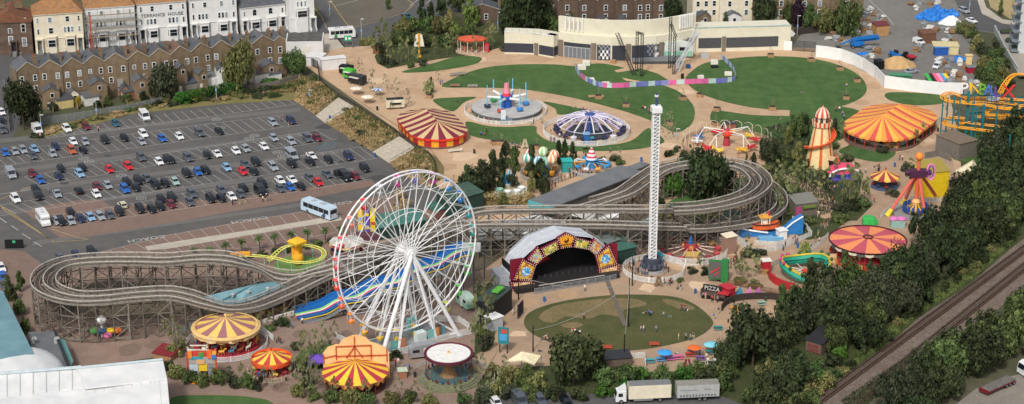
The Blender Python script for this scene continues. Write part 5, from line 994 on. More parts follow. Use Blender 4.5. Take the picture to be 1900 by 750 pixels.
boxthing('ticket_booth','blue ticket booth at the fence of the umbrella framed ride','booth',(1083,268),(1093,268),250,1.8,C('2E5FA0'),C('7FA8C8'));boxthing('booth','small blue booth right of the ticket booth','booth',(1095,267),(1101,267),257,1.0,C('2F6FB4'),C('3FA0A0'))
pr=T('aeroplane_ride','white framed aeroplane ride with red, yellow and blue planes','fairground ride',at(1348,270));m=MB();m.lathe([(1.0,0),(.6,4.2),(.9,4.3),(0,5.2)],10);m.build('centre_column',C('A83A44'),pr)
for k in range(5):
 a=rad(20)+2*PI*k/5;c_,s_=math.cos(a),math.sin(a);m=MB();m.tube((0,0,4.2),(c_*6.2,s_*6.2,4.6),.13,6);m.tube((0,0,3.2),(c_*6.2,s_*6.2,4.5),.08,5)
 for d in(-.16,.16):m.tube((c_*6.2,s_*6.2,4.6),(math.cos(a+d)*8,math.sin(a+d)*8,1.6),.11,5)
 m.build('arm',C('ECE6DC'),pr)
 for d,cc in((-.22,['C42A34','E0B23A','3E6FB0'][k%3]),(.22,['E8C050','B8303A','DADADC'][k%3])):
  b=a+d;x,y=math.cos(b)*8,math.sin(b)*8;t_=b+PI/2;m=MB();dx,dy=math.cos(t_),math.sin(t_)
  m.tube((x-dx*1.6,y-dy*1.6,1.5),(x+dx*.2,y+dy*.2,1.4),.25,8,.55);m.tube((x+dx*.2,y+dy*.2,1.4),(x+dx*1.5,y+dy*1.5,1.4),.55,8,.4);m.box(x+dx*.5,y+dy*.5,1.3,.9,3.2,.14,t_);m.box(x-dx*1.5,y-dy*1.5,1.5,.5,1.3,.1,t_);m.box(x-dx*1.5,y-dy*1.5,1.5,.5,.1,.8,t_);m.build('aeroplane',C(cc),pr)
m=MB();m.lathe([(1.5,3.0),(1.6,3.9),(1.2,4.4)],8);m.build('hub_panel',C('E04A34'),pr)
ring_fence('low brown ring fence round the aeroplane ride',1350,272,84,1.1,C('A98E76'))
lp=MB();r=80*mpp(1350,272)
for k in range(22):
 a=2*PI*k/22;g=at(1350,272)
 t=T('bulb_lamp',None,'lamp post',(g.x+r*math.cos(a),g.y+r*math.sin(a),.05),a,'arched lamp posts round the aeroplane ride');m=MB();m.tube((0,0,0),(0,0,3.0),.07,5);m.path([(0,0,3.0),(0,.9,3.5),(0,1.8,3.5),(0,2.7,3.0)],.06,4);m.build('post',C('D8CDB4')if a<PI else C('A0604A'),t);later(t,'thin arched lamp post','thin arched lamp posts','round the aeroplane ride',1350+84*math.cos(a)+k*.01,'lamp post')
boxthing('ride_booth','small dark roofed booth behind the aeroplane ride','booth',(1345,240),(1366,240),230,2,C('8C5A4A'),C('3E4246'))
hsk=T('helter_skelter','cream and orange striped helter skelter tower with a spiral slide','helter skelter',at(1521,308));s=mpp(1521,308);zt=HT(1521,308,233);rb,rt=28*s,14.5*s
HC_=C('E6CC96');HO=C('D0662E')
m=MB();m.lathe([(rb,0),(rt,zt)],28,mf=lambda i,k:1 if i%4==0 else 0);m.build('tower',[HC_,HO],hsk)
m=MB();m.lathe([(rt,zt),(rt*1.25,zt+.05),(rt*1.3,zt+1.3),(rt*1.2,zt+1.3),(rt*1.15,zt+.2),(0,zt+.2)],28,mf=lambda i,k:i%2);m.build('gallery',[C('E8D8B8'),C('D8582E')],hsk)
m=MB();m.lathe([(rt*.72,zt+.2),(rt*.72,zt+2.6),(0,zt+2.6)],12,mf=lambda i,k:i%2);m.build('lantern',[C('4A3A30'),C('E4D6BC')],hsk)
m=MB();m.lathe([(rt*.95,zt+2.5),(rt*.85,zt+3.5),(rt*.5,zt+4.6),(.15,zt+5.1),(0,zt+5.7)],16,mf=lambda i,k:i%2);m.build('dome',[C('E6DAC6'),C('D2502E')],hsk)
L_,R_,rail=[],[],[]
for k in range(61):
 f=k/60;a=rad(120)-f*2*PI*1.45;z=zt*(1-f)*.98+.3;rr=rb+(rt-rb)*(z/zt);L_.append(V(((rr+.05)*math.cos(a),(rr+.05)*math.sin(a),z)));R_.append(V(((rr+1.25)*math.cos(a),(rr+1.25)*math.sin(a),z+.05)));rail.append(R_[-1]+V((0,0,.35)))
m=MB();m.slab(L_,R_,.18);m.build('slide',C('C84A2C'),hsk);m=MB();m.path(rail,.14,5);m.build('slide_rail',C('E0703C'),hsk)
m=MB();m.box(rb*.62,-rb*.72,0,1.9,1.2,2.6,rad(-30));m.build('doorway',C('2A1E1C'),hsk);m=MB();m.box(rb*.64,-rb*.76,2.7,2.6,1.2,.8,rad(-30));m.build('sign_board',C('D9B78E'),hsk)
def stadium(name,lab,peak1,peak2,zr,ze,r,cols,n,wallm,cat='ride tent',floor=C('6A5A50'),valm=None):
 A,B=G(*peak1,zr),G(*peak2,zr);d=V((B.x-A.x,B.y-A.y,0));L=d.length;d.normalize();rz=math.atan2(d.y,d.x);t=T(name,lab,cat,(A.x,A.y,.05),rz)
 out=[];
 for k in range(n+1):a=PI/2+PI*k/n;out.append((r*math.cos(a),r*math.sin(a),0))
 ns=max(2,round(L/(PI*r/n)))
 ns+=ns%2
 for k in range(1,ns):out.append((L*k/ns,-r,L*k/ns))
 for k in range(n+1):a=-PI/2+PI*k/n;out.append((L+r*math.cos(a),r*math.sin(a),L))
 for k in range(1,ns):out.append((L*(1-k/ns),r,L*(1-k/ns)))
 m=MB();N=len(out)
 for i in range(N):
  x,y,q=out[i];x2,y2,q2=out[(i+1)%N];S=4
  for j in range(S):
   f0,f1=j/S,(j+1)/S;z=lambda f:ze+(zr-ze)*(f-.06*math.sin(PI*f)*1.0)
   P0=(x+(q-x)*f0,y*(1-f0),z(f0));P1=(x2+(q2-x2)*f0,y2*(1-f0),z(f0));P2=(x2+(q2-x2)*f1,y2*(1-f1),z(f1));P3=(x+(q-x)*f1,y*(1-f1),z(f1));m.add([P0,P1,P2,P3],[(0,1,2,3)],i%len(cols))
 rf=m.build('roof',cols,t,fix=False)
 m=MB()
 for i in range(N):
  x,y,q=out[i];x2,y2,_=out[(i+1)%N];m.add([(x,y,ze),(x2,y2,ze),(x2,y2,ze-.5),((x+x2)/2,(y+y2)/2,ze-.75),(x,y,ze-.5)],[(0,1,2,3,4)],i%len(valm or cols))
 m.build('valance',valm or cols,rf,fix=False)
 m=MB();pts=[(x*.96 if q==0 else L+(x-L)*.96 if q==L else x,y*.96)for x,y,q in out];m.prism(pts,0,.5);m.build('floor',floor,t)
 for i in range(0,N,2):
  x,y=pts[i];mm=MB();mm.tube((x,y,.4),(x,y,ze),.1,5);mm.build('post',C('C9402E'),t)
 if wallm:
  k=0
  for i in range(N):
   x,y=pts[i];x2,y2=pts[(i+1)%N];mm=MB();mm.add([(x,y,.5),(x2,y2,.5),(x2,y2,ze-.7),(x,y,ze-.7),(x*.97,y*.97,.5),(x2*.97,y2*.97,.5),(x2*.97,y2*.97,ze-.7),(x*.97,y*.97,ze-.7)],[(0,1,2,3),(7,6,5,4),(0,4,5,1),(1,5,6,2),(2,6,7,3),(3,7,4,0)]);mm.build('wall_panel',wallm[i%len(wallm)],t)
 else:
  for i in range(10):
   mm=MB();x,y=R.uniform(-r*.6,L+r*.6),R.uniform(-r*.7,r*.7);mm.box(x,y,.5,2.2,1.3,.7,R.uniform(0,3));mm.box(x,y,1.2,.8,1.0,.5,0);mm.build('dodgem_car',C(R.choice(['B03038','2C5FA8','D8A23C','3C8A5A'])),t)
 return t
stadium('striped_tent','large oval tent roof striped orange, yellow and red by the hoarding',(1638,214),(1668,193),7.0,3.6,10.6,[C('F0B04C'),C('EC9648'),C('D0584A')],21,None)
stadium('striped_tent','oval tent roof striped cream and maroon near the bank',(812,225),(791,203),5.4,2.9,8.2,[C('CDB080'),C('7A2C3C')],12,[C('E0A030'),C('B02A2C')],valm=[C('E0452C'),C('D8342A')])
fence('picket_fence','white panel fence along the front of the orange striped oval tent',[(1570,250),(1600,268),(1640,278),(1676,272),(1710,252),(1745,225)],1.4,C('CFCFCB'),2.5,'pick',group='white park fences')
def round_tent(name,lab,px,py,rpx,ze,zp,cols,n,cat,skirt=None,post=None,scallop=.5,sub_=1,rin=0,crest=None,sag=.06):
 s=mpp(px,py);r=rpx*s;t=T(name,lab,cat,at(px,py));m=MB();striped(m,r,ze,zp,n,sub_=sub_,rin=rin,sag=sag);rf=m.build('roof',cols,t,fix=False)
 m=MB();N=n*sub_
 for k in range(N):
  a,b=2*PI*k/N,2*PI*(k+1)/N;c=(a+b)/2;m.add([(r*math.cos(a),r*math.sin(a),ze+.02),(r*math.cos(b),r*math.sin(b),ze+.02),(r*math.cos(b),r*math.sin(b),ze-scallop*.7),(r*math.cos(c),r*math.sin(c),ze-scallop),(r*math.cos(a),r*math.sin(a),ze-scallop*.7)],[(0,1,2,3,4)],k%2)
 m.build('valance',skirt or cols,rf,fix=False)
 m=MB();m.tube((0,0,0),(0,0,zp+.4),.2,8,.1);m.ball((0,0,zp+.5),.28,8,6);m.build('centre_pole',post or C('B8402E'),t)
 return t,r
t,r=round_tent('carousel','big golden carousel with a cream, yellow and mauve striped roof','carousel'.strip()and 'carousel' and None or 421,641,62.5,4.0,6.4,[C('E6B850'),C('A87070')],18,'carousel')if False else round_tent('carousel','big carousel with a cream, yellow and mauve striped roof and galloping horses',421,641,62.5,4.3,6.6,[C('EDC065'),C('9C6A6A')],18,'carousel',skirt=[C('DDC08A'),C('D2B27A')],scallop=.9,post=C('E2C68A'))
m=MB();m.lathe([(r*1.0,4.28),(r*1.03,4.4),(r*.94,4.75),(r*.9,4.7)],36);m.build('rounding_board',C('D9B476'),t)
m=MB();m.lathe([(0,.5),(r*.98,.5),(r*.98,0)],36);m.build('platform',C('A8303E'),t)
m=MB();m.lathe([(2.2,.5),(2.2,4.2)],16,mf=lambda i,k:i%2);m.build('organ_drum',[C('C84A3A'),C('D8B05A')],t)
for ring,nn in((.9,20),(.66,14)):
 for k in range(nn):
  a=2*PI*k/nn+ring;x,y=r*ring*math.cos(a),r*ring*math.sin(a);ta=a+PI/2;dx,dy=math.cos(ta),math.sin(ta);m=MB()
  m.tube((x,y,.5),(x,y,4.2),.05,4);m.tube((x-dx*.55,y-dy*.55,1.5),(x+dx*.55,y+dy*.55,1.55),.26,7,.28);m.tube((x+dx*.5,y+dy*.5,1.65),(x+dx*.85,y+dy*.85,2.25),.2,6,.14);m.tube((x+dx*.8,y+dy*.8,2.25),(x+dx*1.15,y+dy*1.15,2.1),.15,6,.09)
  for q in(-.45,.45):m.tube((x+dx*q,y+dy*q,1.4),(x+dx*q*1.5,y+dy*q*1.5,.8),.09,5,.05)
  m.build('horse',C(['E6D8C0','B83A3A','D9A93E','3C7A8A','8A4A30'][k%5]),t)
for a0_ in(-1.72,-1.25):
 m=MB()
 for k in range(9):a=a0_+k*.04;m.box(r*1.035*math.cos(a),r*1.035*math.sin(a),3.75,.05,.18,.4,a)
 m.build('board_lettering',C('7A3A2A'),t)['kind']='stuff'
ring_fence('white ring fence round the big carousel',421,641,75,1.25)
fence('picket_fence','short white queue fence right of the big carousel',[(470,612),(490,618),(507,632)],1.3,WHITE,2,'pick',group='white park fences');fence('picket_fence','short pale glass screen fence left of the big carousel',[(335,622),(352,612),(362,608)],1.5,C('B9CFCB'),2,'solid',group='white park fences')
t,r=round_tent('small_carousel','small roundabout with a yellow and red striped roof in front of the carousel',505,691,38,3.0,4.9,[C('F4C24C'),C('B8443A')],16,'roundabout',skirt=[C('D8502E'),C('C84428')],scallop=.5)
m=MB();m.lathe([(r,3.05),(r*1.0,3.5),(r*.97,3.5),(r*.97,3.05)],32);m.build('rim_board',C('E2602E'),t);m=MB();m.lathe([(0,.45),(r*.98,.45),(r*.98,0)],32);m.build('platform',C('8A4A42'),t)
for k in range(10):a=2*PI*k/10;m=MB();x,y=r*.82*math.cos(a),r*.82*math.sin(a);m.tube((x,y,.45),(x,y,3),.05,4);m.tube((x-.5,y,1.0),(x+.5,y,1.0),.4,7,.3);m.build('ride_car',C(['A02A3A','3C3E60','D8B04A'][k%3]),t)
m=MB();m.lathe([(1.4,.45),(1.4,3.0)],12,mf=lambda i,k:i%2);m.build('drum',[C('A82A34'),C('D8A04A')],t)
ring_fence('pale ring fence round the small roundabout',505,692,45,1.1,C('C9B8A4'),a0=rad(170),a1=rad(370))
t,r=round_tent('small_carousel','small roundabout with an orange and maroon striped roof near the pendulum ride',1641,347,27,2.9,4.6,[C('EFB85A'),C('9A4040')],14,'roundabout',scallop=.4);m=MB();m.lathe([(0,.4),(r*.95,.4),(r*.95,0)],24);m.build('platform',C('4C5A78'),t)
for k in range(8):a=2*PI*k/8;m=MB();x,y=r*.75*math.cos(a),r*.75*math.sin(a);m.tube((x,y,.4),(x,y,2.9),.05,4);m.tube((x-.4,y,.9),(x+.4,y,.9),.35,7,.25);m.build('ride_car',C(['8A2A30','2E3A5C'][k%2]),t)
t,r=round_tent('spinning_disc_ride','large round ride with a salmon and mauve striped flat roof','fairground ride' and 1608,479,71,4.5,5.3,[C('F0905C'),C('BC5460')],14,'fairground ride',skirt=[C('D8CDB4'),C('5A5C58')],scallop=.9,sub_=2,sag=.0,post=C('7A4038'))
m=MB();m.lathe([(r*1.005,4.4),(r*1.02,4.75),(r*.985,4.75),(r*.985,4.4)],56);m.build('rim',C('4A2026'),t);m=MB();m.lathe([(1.2,5.25),(1.3,5.45),(.9,5.5),(.8,5.3)],20);m.build('roof_hatch',C('5C3430'),t)
m=MB();m.lathe([(0,1.0),(r*.93,1.0),(r*.95,0)],48);m.build('platform',C('8A4A3C'),t);m=MB();m.lathe([(r*.8,1.0),(r*.8,4.3)],40,a0=rad(150),a1=rad(400));m.build('back_wall',C('9C2A36'),t);m=MB();m.lathe([(r*.955,.1),(r*.99,1.5),(r*.97,1.5),(r*.94,.1)],48,mf=lambda i,k:i%2);m.build('apron_board',[C('C84A2C'),C('D8A060')],t)
for k in range(14):a=2*PI*k/14;m=MB();m.tube((r*.94*math.cos(a),r*.94*math.sin(a),1.0),(r*.94*math.cos(a),r*.94*math.sin(a),4.5),.1,5);m.build('post',C('A83A34'),t)
m=MB()
for k in range(6):m.box(-r*.9-.4*k,-1.8-.12*k,0,.42,2.6,1.0-.16*k)
m.build('entry_steps',C('B9A27C'),t);m=MB();m.box(-r*.97,-3.3,0,2.2,.12,2.4);m.build('step_side',C('D8B888'),t)
fence('picket_fence','white queue fence left of the salmon striped disc ride',[(1500,470),(1522,455),(1536,440)],1.2,C('CFCFCB'),2,'pick',group='white park fences')
t=T('scenic_tent','yellow and red fan striped tent with orange painted scenery boards behind','ride tent',at(660,716));s=mpp(660,716);r=62*s;m=MB();m.lathe([(r,3.2),(r*.5,4.35),(0,5.6)],24,mf=lambda i,k:i%2);rf=m.build('roof',[C('F4C23A'),C('B03A44')],t,fix=False)
m=MB()
for k in range(24):
 a,b=2*PI*k/24,2*PI*(k+1)/24;m.add([(r*math.cos(a),r*math.sin(a),3.22)]+[(r*math.cos(a+(b-a)*q/6),r*math.sin(a+(b-a)*q/6),3.2-.9*abs(math.cos(PI*q/6))-.1)for q in range(7)]+[(r*math.cos(b),r*math.sin(b),3.22)],[tuple(range(9))],k%2)
m.build('valance',[C('8A5A3A'),C('C98A4A')],rf,fix=False)
m=MB();m.lathe([(0,.6),(r*.9,.6),(r*.9,0)],24);m.build('platform',C('5C3A34'),t);m=MB();m.lathe([(r*.55,.6),(r*.55,3.2)],16);m.build('drum',C('8A2A30'),t)
for k in range(8):a=2*PI*k/8;m=MB();m.tube((r*.9*math.cos(a),r*.9*math.sin(a),.6),(r*.9*math.cos(a),r*.9*math.sin(a),3.3),.1,5);m.build('post',C('8A3A30'),t)
yb=r*.52;pf=[(-r,0),(-r,5.6),(-r*.86,6.9),(-r*.6,7.6),(-r*.52,7.5),(-r*.4,8.7),(-r*.1,9.6),(r*.05,9.7),(r*.3,9.2),(r*.45,8.1),(r*.6,7.8),(r*.85,7.0),(r*.98,5.9),(r,0)]
m=MB();n=len(pf);m.add([(x,yb,z)for x,z in pf]+[(x,yb+.3,z)for x,z in pf],[tuple(range(n)),tuple(range(n,2*n))[::-1]]+[(i,(i+1)%n,n+(i+1)%n,n+i)for i in range(n)]);fl=m.build('scenery_board',M('scenery_orange',(232,170,110),.7,.15,.35,c2=(240,196,140)),t)
FRM=C('B8522E')
for a,b in(((-r*.98,3.4),(-r*.98,5.4)),((-r*.6,4.2),(-r*.6,7.2)),((-.3,4.2),(-.3,9.4)),((r*.45,4.4),(r*.45,7.6)),((r*.92,3.8),(r*.92,6.6)),((-r*.6,7.2),(r*.45,7.5)),((-r*.98,4.6),(-r*.6,5.2)),((-r*.6,5.0),(r*.92,5.3)),((-r*.3,4.6),(-.3,7.2)),((r*.2,4.6),(-.3,7.2))):m=MB();m.beam((a[0],yb-.18,a[1]),(b[0],yb-.18,b[1]),.2);m.build('frame_bar',FRM,fl)
t=T('gazebo','purple pop-up gazebo on thin legs beside the fan striped tent','gazebo',at(590,684));m=MB();m.add([(-1.9,-1.9,2.3),(1.9,-1.9,2.3),(1.9,1.9,2.3),(-1.9,1.9,2.3),(0,0,3.3),(-1.9,-1.9,1.95),(1.9,-1.9,1.95),(1.9,1.9,1.95),(-1.9,1.9,1.95)],[(0,1,4),(1,2,4),(2,3,4),(3,0,4),(0,5,6,1),(1,6,7,2),(2,7,8,3),(3,8,5,0)]);m.build('canopy',C('6A4CB0'),t,fix=False)
for x in(-1.8,1.8):
 for y in(-1.8,1.8):m=MB();m.tube((x,y,0),(x,y,2.2),.05,4);m.build('leg',LGREY,t)
t=T('chair_swing','wooden chair swing ride with a white disc top and maroon rim','chair swing',at(833,704));s=mpp(833,704);rt_=45*s;zt=HT(833,704,657)
m=MB();m.lathe([(0,.9),(5.6,.9),(5.6,.6),(6.0,.6),(6.0,.3),(6.5,.3),(6.5,0)],40);m.build('stepped_platform',M('platform_boards',(120,122,96),.8,.2,1),t)
m=MB();m.lathe([(0,.95),(4.0,.95),(4.0,.9)],32);m.build('deck',C('4F6A6A'),t)
m=MB();m.lathe([(1.9,.9),(1.2,2.2),(1.1,3.0),(1.5,4.2),(2.6,5.4),(3.3,zt-.6)],20,mf=lambda i,k:i%2);m.build('column',[M('swing_wood',(150,116,76),.8,.2,2),C('8A6A48')],t)
m=MB();m.lathe([(3.2,zt-.7),(rt_,zt-.1),(rt_,zt+.0)],40);m.build('soffit',C('B59A70'),t);m=MB();m.lathe([(0,zt+.25),(rt_*.9,zt+.2),(rt_*.9,zt+.1)],40);m.build('roof_disc',C('E2E0DA'),t);m=MB();m.lathe([(rt_*.92,zt+.1),(rt_*1.02,zt+.3),(rt_*1.02,zt-.25),(rt_*.96,zt-.3)],40);m.build('rim',C('5E2434'),t);m=MB();m.lathe([(0,zt+.7),(.15,zt+.7),(.3,zt+.25)],10);m.build('cap',C('C9A24A'),t)
for k in range(24):
 a=2*PI*k/24;x,y=rt_*.95*math.cos(a),rt_*.95*math.sin(a);m=MB();m.tube((x,y,zt-.2),(x,y,1.7),.03,4);m.box(x,y,1.3,.5,.5,.1,a);m.box(x*1.04,y*1.04,1.4,.08,.5,.5,a);m.build('swing_chair',C(['6A2A34','3A5A7A'][k%2]),t)
ring_fence('pale grey fence curving round the chair swing',836,706,82,1.1,C('B9B9B2'),a0=rad(-40),a1=rad(150))
boxthing('ticket_booth','small booth with a pale green top left of the chair swing','booth',(740,704),(755,703),690,1.6,C('9A6A50'),C('B9C9B0'))
sp_=T('spider_ride','low red spider armed spinning ride inside a white ring fence','fairground ride',at(1281,468));s=mpp(1281,468);r=56*s
m=MB();m.lathe([(2.0,0),(1.8,1.3),(2.2,1.6),(1.1,2.0),(0,2.2)],16,mf=lambda i,k:i%2);m.build('hub',[C('8E2E3A'),C('B24A48')],sp_);m=MB();m.lathe([(.6,2.0),(.4,3.2),(0,4.6)],8);m.build('finial',C('2F5F92'),sp_)
for k in range(8):a=2*PI*k/8;m=MB();m.box(1.8*math.cos(a),1.8*math.sin(a),1.4,.6,1.1,.8,a,taper=.6);m.build('crest_board',C(['C08A40','8E3440'][k%2]),sp_)
for k in range(12):
 a=2*PI*k/12+.1;c_,s_=math.cos(a),math.sin(a);m=MB();m.tube((c_*1.8,s_*1.8,1.5),(c_*(r-1.4),s_*(r-1.4),.9),.15,6,.12);m.build('arm',C('D8B4A8'),sp_)
 m=MB();x,y=c_*(r-.6),s_*(r-.6);m.lathe([(0,.35),(.8,.4),(.95,1.0),(.75,1.1),(.6,.7),(0,.6)],10,x,y,0);m.build('car',C(['A8404A','B88A48','8E3440','A84A48'][k%4]),sp_)
m=MB();m.box(0,-3.0,0,3.6,.8,1.2);m.build('payout_board',C('C8AA5C'),sp_);m=MB();m.lathe([(0,.25),(r*.94,.25),(r*.94,0)],40);m.build('floor',C('8A7264'),sp_)
ring_fence('tall white panel ring fence round the red spider ride',1282,467,68,1.7)
boxthing('booth','cream roofed booth at the right of the red spider ride','booth',(1347,474),(1366,470),442,2.2,C('9A7A6A'),C('E2D6BC'),.2)
dr=T('caterpillar_ride','green and yellow undulating caterpillar ride with spoked centre','fairground ride',at(1494,512));s=mpp(1494,512);r=46*s;L_,R_,T_=[],[],[]
for k in range(49):
 a=2*PI*k/48;z=1.6+.9*math.sin(2*a+1.2)+(.9 if math.sin(a)>0 else 0)*math.sin(a);L_.append(V((r*.8*math.cos(a),r*.8*math.sin(a),z)));R_.append(V((r*1.05*math.cos(a),r*1.05*math.sin(a),z+.35)));T_.append(V((r*.96*math.cos(a),r*.96*math.sin(a),z+1.3)))
m=MB();m.slab(L_,R_,.5);m.build('track_bed',C('1E7E68'),dr);m=MB();m.ribbon(R_,T_);m.ribbon(T_,[q+V((0,0,-.9))-V((q.x,q.y,0)).normalized()*.5 for q in T_]);m.build('canopy',C('2C9A80'),dr);m=MB();m.path(T_[:-1],.28,5,closed=True);m.build('crest',C('C9B23A'),dr)
m=MB();m.lathe([(0,0),(1.2,0),(.8,1.4),(0,1.8)],10);m.build('hub',C('B8402E'),dr)
for k in range(10):a=2*PI*k/10;m=MB();m.tube((math.cos(a),math.sin(a),1.2),(r*.8*math.cos(a),r*.8*math.sin(a),1.2),.09,4);m.build('spoke',C('D9D6C8'),dr)
for k in range(14):a=2*PI*k/14;q=T_[int(48*k/14)];m=MB();m.ball((q.x*1.07,q.y*1.07,q.z+.35),.45,8,5);m.build('rim_light',C('C0407A')if.3<k/14<.6 else C('2E5A3A'),dr)
A=[(1425,514),(1428,520),(1436,527),(1448,533),(1462,538),(1474,540)];m=MB();P=[G(*p)for p in A]
t=T('red_ramp','curving red ramp wall at the left of the caterpillar ride','ramp');strip('ramp_wall',P,0,1.9,.2,C('B02A30'),0,t);P2=[p+V((1.6,1.6,0))for p in P];m=MB();m.ribbon([p+V((0,0,.3))for p in P2],[p+V((0,0,.3))for p in P]);m.build('ramp_deck',C('C0343A'),t)
boxthing('red_booth','red ticket booth with a white roof left of the caterpillar ride','booth',(1415,508),(1430,507),486,1.8,C('A82430'),C('E2DCD2'))
boxthing('crate_counter','low timber counter beside the red ticket booth','counter',(1413,510),(1423,511),503,1.2,C('A07850'),None)
fence('picket_fence','grey railing behind the caterpillar ride',[(1432,496),(1462,482),(1500,476),(1556,486)],1.3,C('A8A49A'),2.2,'pick',group='white park fences')
tg=T('rocking_boat','orange hulled rocking tug boat on a blue wave track','fairground ride',at(1424,438),rad(9));W1=C('2E78B8');W2_=C('E4ECEE')
m=MB();pf=[(-9,0),(-9,1.2),(-7,2.4),(-4,1.6),(0,.8),(4,1.2),(6,3.0),(8.4,4.6),(8.8,4.4),(8.8,0)];n=len(pf);m.add([(x,-.2,z)for x,z in pf]+[(x,1.8,z)for x,z in pf],[tuple(range(n)),tuple(range(n,2*n))[::-1]]+[(i,(i+1)%n,n+(i+1)%n,n+i)for i in range(n)]);m.build('wave_track',W1,tg)
m=MB();m.path([(-9,-.3,1.25),(-7,-.3,2.5),(-4,-.3,1.7),(0,-.3,.9)],.25,5);m.path([(4,-.3,1.3),(6,-.3,3.1),(8.6,-.3,4.6)],.2,5);m.build('foam_edge',W2_,tg)
m=MB();st_=[(-3.4,1.6,2.6,.5),(-2.6,1.2,2.4,1.2),(0,1.1,2.3,1.5),(2.6,1.2,2.5,1.2),(3.6,1.7,2.9,.4)];loft(st_,m);h_=m.build('hull',C('D8622E'),tg);h_.location=(-.6,.8,.6)
m=MB();m.path([(-3.3,-.5,2.7),(-2.6,-1.25,2.5),(0,-1.55,2.4),(2.6,-1.25,2.6),(3.5,-.4,3.0)],.16,5);m.build('gunwale',C('3A2A2A'),h_)
m=MB()
for x in(-1,1):
 for y in(-.8,.8):m.box(x,y,2.3,.22,.22,1.7)
m.box(0,0,2.3,1.2,.8,1.5);m.build('wheelhouse',C('E8E0CC'),h_);m=MB();m.box(0,0,4.0,3.0,2.2,.25);m.box(0,0,4.25,1.4,1.2,.4);m.build('wheelhouse_roof',C('D8A24A'),h_);m=MB();m.tube((.9,0,4.2),(.9,0,5.4),.3,8);m.build('funnel',C('A83A4A'),h_)
m=MB();m.box(0,-2.6,.0,6,2.0,.8);m.build('loading_deck',C('6FA8D0'),tg);m=MB()
for k in range(4):m.box(1.5,-2-.4*k,0,1.6,.4,.8-.2*k)
m.build('steps',C('D6DCE0'),tg)
boxthing('white_booth','small white windowed booth in front of the rocking boat','booth',(1446,446),(1460,444),430,2,C('E6E6E2'),WHITE)
fence('picket_fence','white fence enclosing the rocking boat ride',[(1366,446),(1382,462),(1400,470),(1440,466),(1506,438),(1496,424),(1470,410)],1.3,C('D2D2CE'),2.2,'pick',group='white park fences');fence('picket_fence','second white queue fence in front of the rocking boat',[(1400,455),(1440,458),(1480,446)],1.3,C('D2D2CE'),2.2,'pick',group='white park fences');fence('picket_fence','white fence sweeping from the green hut to the spider ride',[(1346,432),(1364,444),(1384,458),(1392,468)],1.5,C('D2D2CE'),2.2,'pick',group='white park fences')
pd=T('pendulum_ride','pink legged pendulum ride with yellow feet and an orange ball top','fairground ride',at(1698,398));zp=HT(1698,398,322);B0=G(1698,398)
LEGC=C('D86A5A');FT=C('E6C83C')
for p in((1646,401),(1676,378),(1717,405),(1741,371)):
 f=G(*p)-B0;top=V((f.x*.06,f.y*.06,zp));q=top.lerp(f,.84);m=MB();m.tube(top,q,.42,8,.42);lg=m.build('leg',LEGC,pd);m=MB();m.tube(q,f,.5,8,.75);m.build('foot',FT,lg)
zb=HT(1698,398,295);m=MB();m.tube((0,0,1.5),(0,0,zb),.55,10,.4);m.build('swing_arm',C('D8644C'),pd);m=MB();m.ball((0,0,zb+.6),1.05,12,8);m.build('ball',C('F08A3C'),pd)
m=MB();m.box(0,0,zp-.7,4.2,2.4,1.6);m.tube((-3.2,0,zp+.2),(3.2,0,zp+.2),.7,10);m.build('bearing_housing',C('4A2440'),pd)
m=MB();m.path([(3.0+1.0*math.cos(2*PI*k/20),-.6,zp+.6+2.1*math.sin(2*PI*k/20))for k in range(20)],.22,5,closed=True);m.build('paddle_ring',C('D87AA8'),pd);m=MB();m.path([(3.0+.6*math.cos(2*PI*k/20),-.6,zp+.6+1.5*math.sin(2*PI*k/20))for k in range(20)],.15,5,closed=True);m.build('paddle_ring',C('7A3AA0'),pd)
m=MB();m.lathe([(.7,3.0),(1.6,2.0),(3.0,1.6),(3.0,1.0),(1.4,.7),(0,.7)],20,mf=lambda i,k:i%2);m.build('gondola',[C('D8A83C'),C('4A4438')],pd)
for k in range(16):a=2*PI*k/16;m=MB();m.box(3.0*math.cos(a),3.0*math.sin(a),1.2,.5,.7,1.5,a,taper=.8);m.build('seat',C('2C4A96'),pd)
m=MB();m.lathe([(.95,2.6),(1.15,3.4),(.6,4.2)],12);m.build('collar',C('F0B070'),pd);m=MB();m.box(0,0,0,11,9,.7);m.build('platform',C('8C8A86'),pd)
fence('picket_fence','white panel fence along the left of the pendulum ride',[(1634,404),(1652,390),(1676,374),(1745,376)],1.3,C('C9C9C5'),2.2,'pick',group='white park fences')
kc=T('kiddie_coaster','pale yellow looping kiddie coaster round a yellow apple house','fairground ride',at(553,492));s=mpp(553,492)
def at3(px,py,z,root):g=G(px,py,z);return V((g.x-root.location.x,g.y-root.location.y,z-.05))
pts=smooth_poly([(500,484),(512,470),(530,458),(555,455),(580,457),(598,464),(601,474),(592,482),(570,487),(540,486),(515,480),(490,476),(450,474),(420,478)],4,False);zs=[.8+2.2*min(1,i/12)if i<44 else 2.4 for i in range(len(pts))]
P=[at3(p[0],p[1],z,kc)for p,z in zip(pts,zs)];n=len(P);O=[]
for i in range(n):d=(P[min(i+1,n-1)]-P[max(i-1,0)]);d.z=0;d.normalize();O.append(V((d.y,-d.x,0)))
KY=C('D8D66A')
for q in(-.5,.5):m=MB();m.path([P[i]+O[i]*q for i in range(n)],.13,5);m.build('rail',KY,kc)
for i in range(0,n,1):m=MB();m.beam(P[i]-O[i]*.5,P[i]+O[i]*.5,.12);m.build('sleeper',KY,kc)
for i in range(0,n,4):m=MB();m.tube((P[i].x,P[i].y,0),P[i],.09,5);m.build('support',C('8FC9B0'),kc)
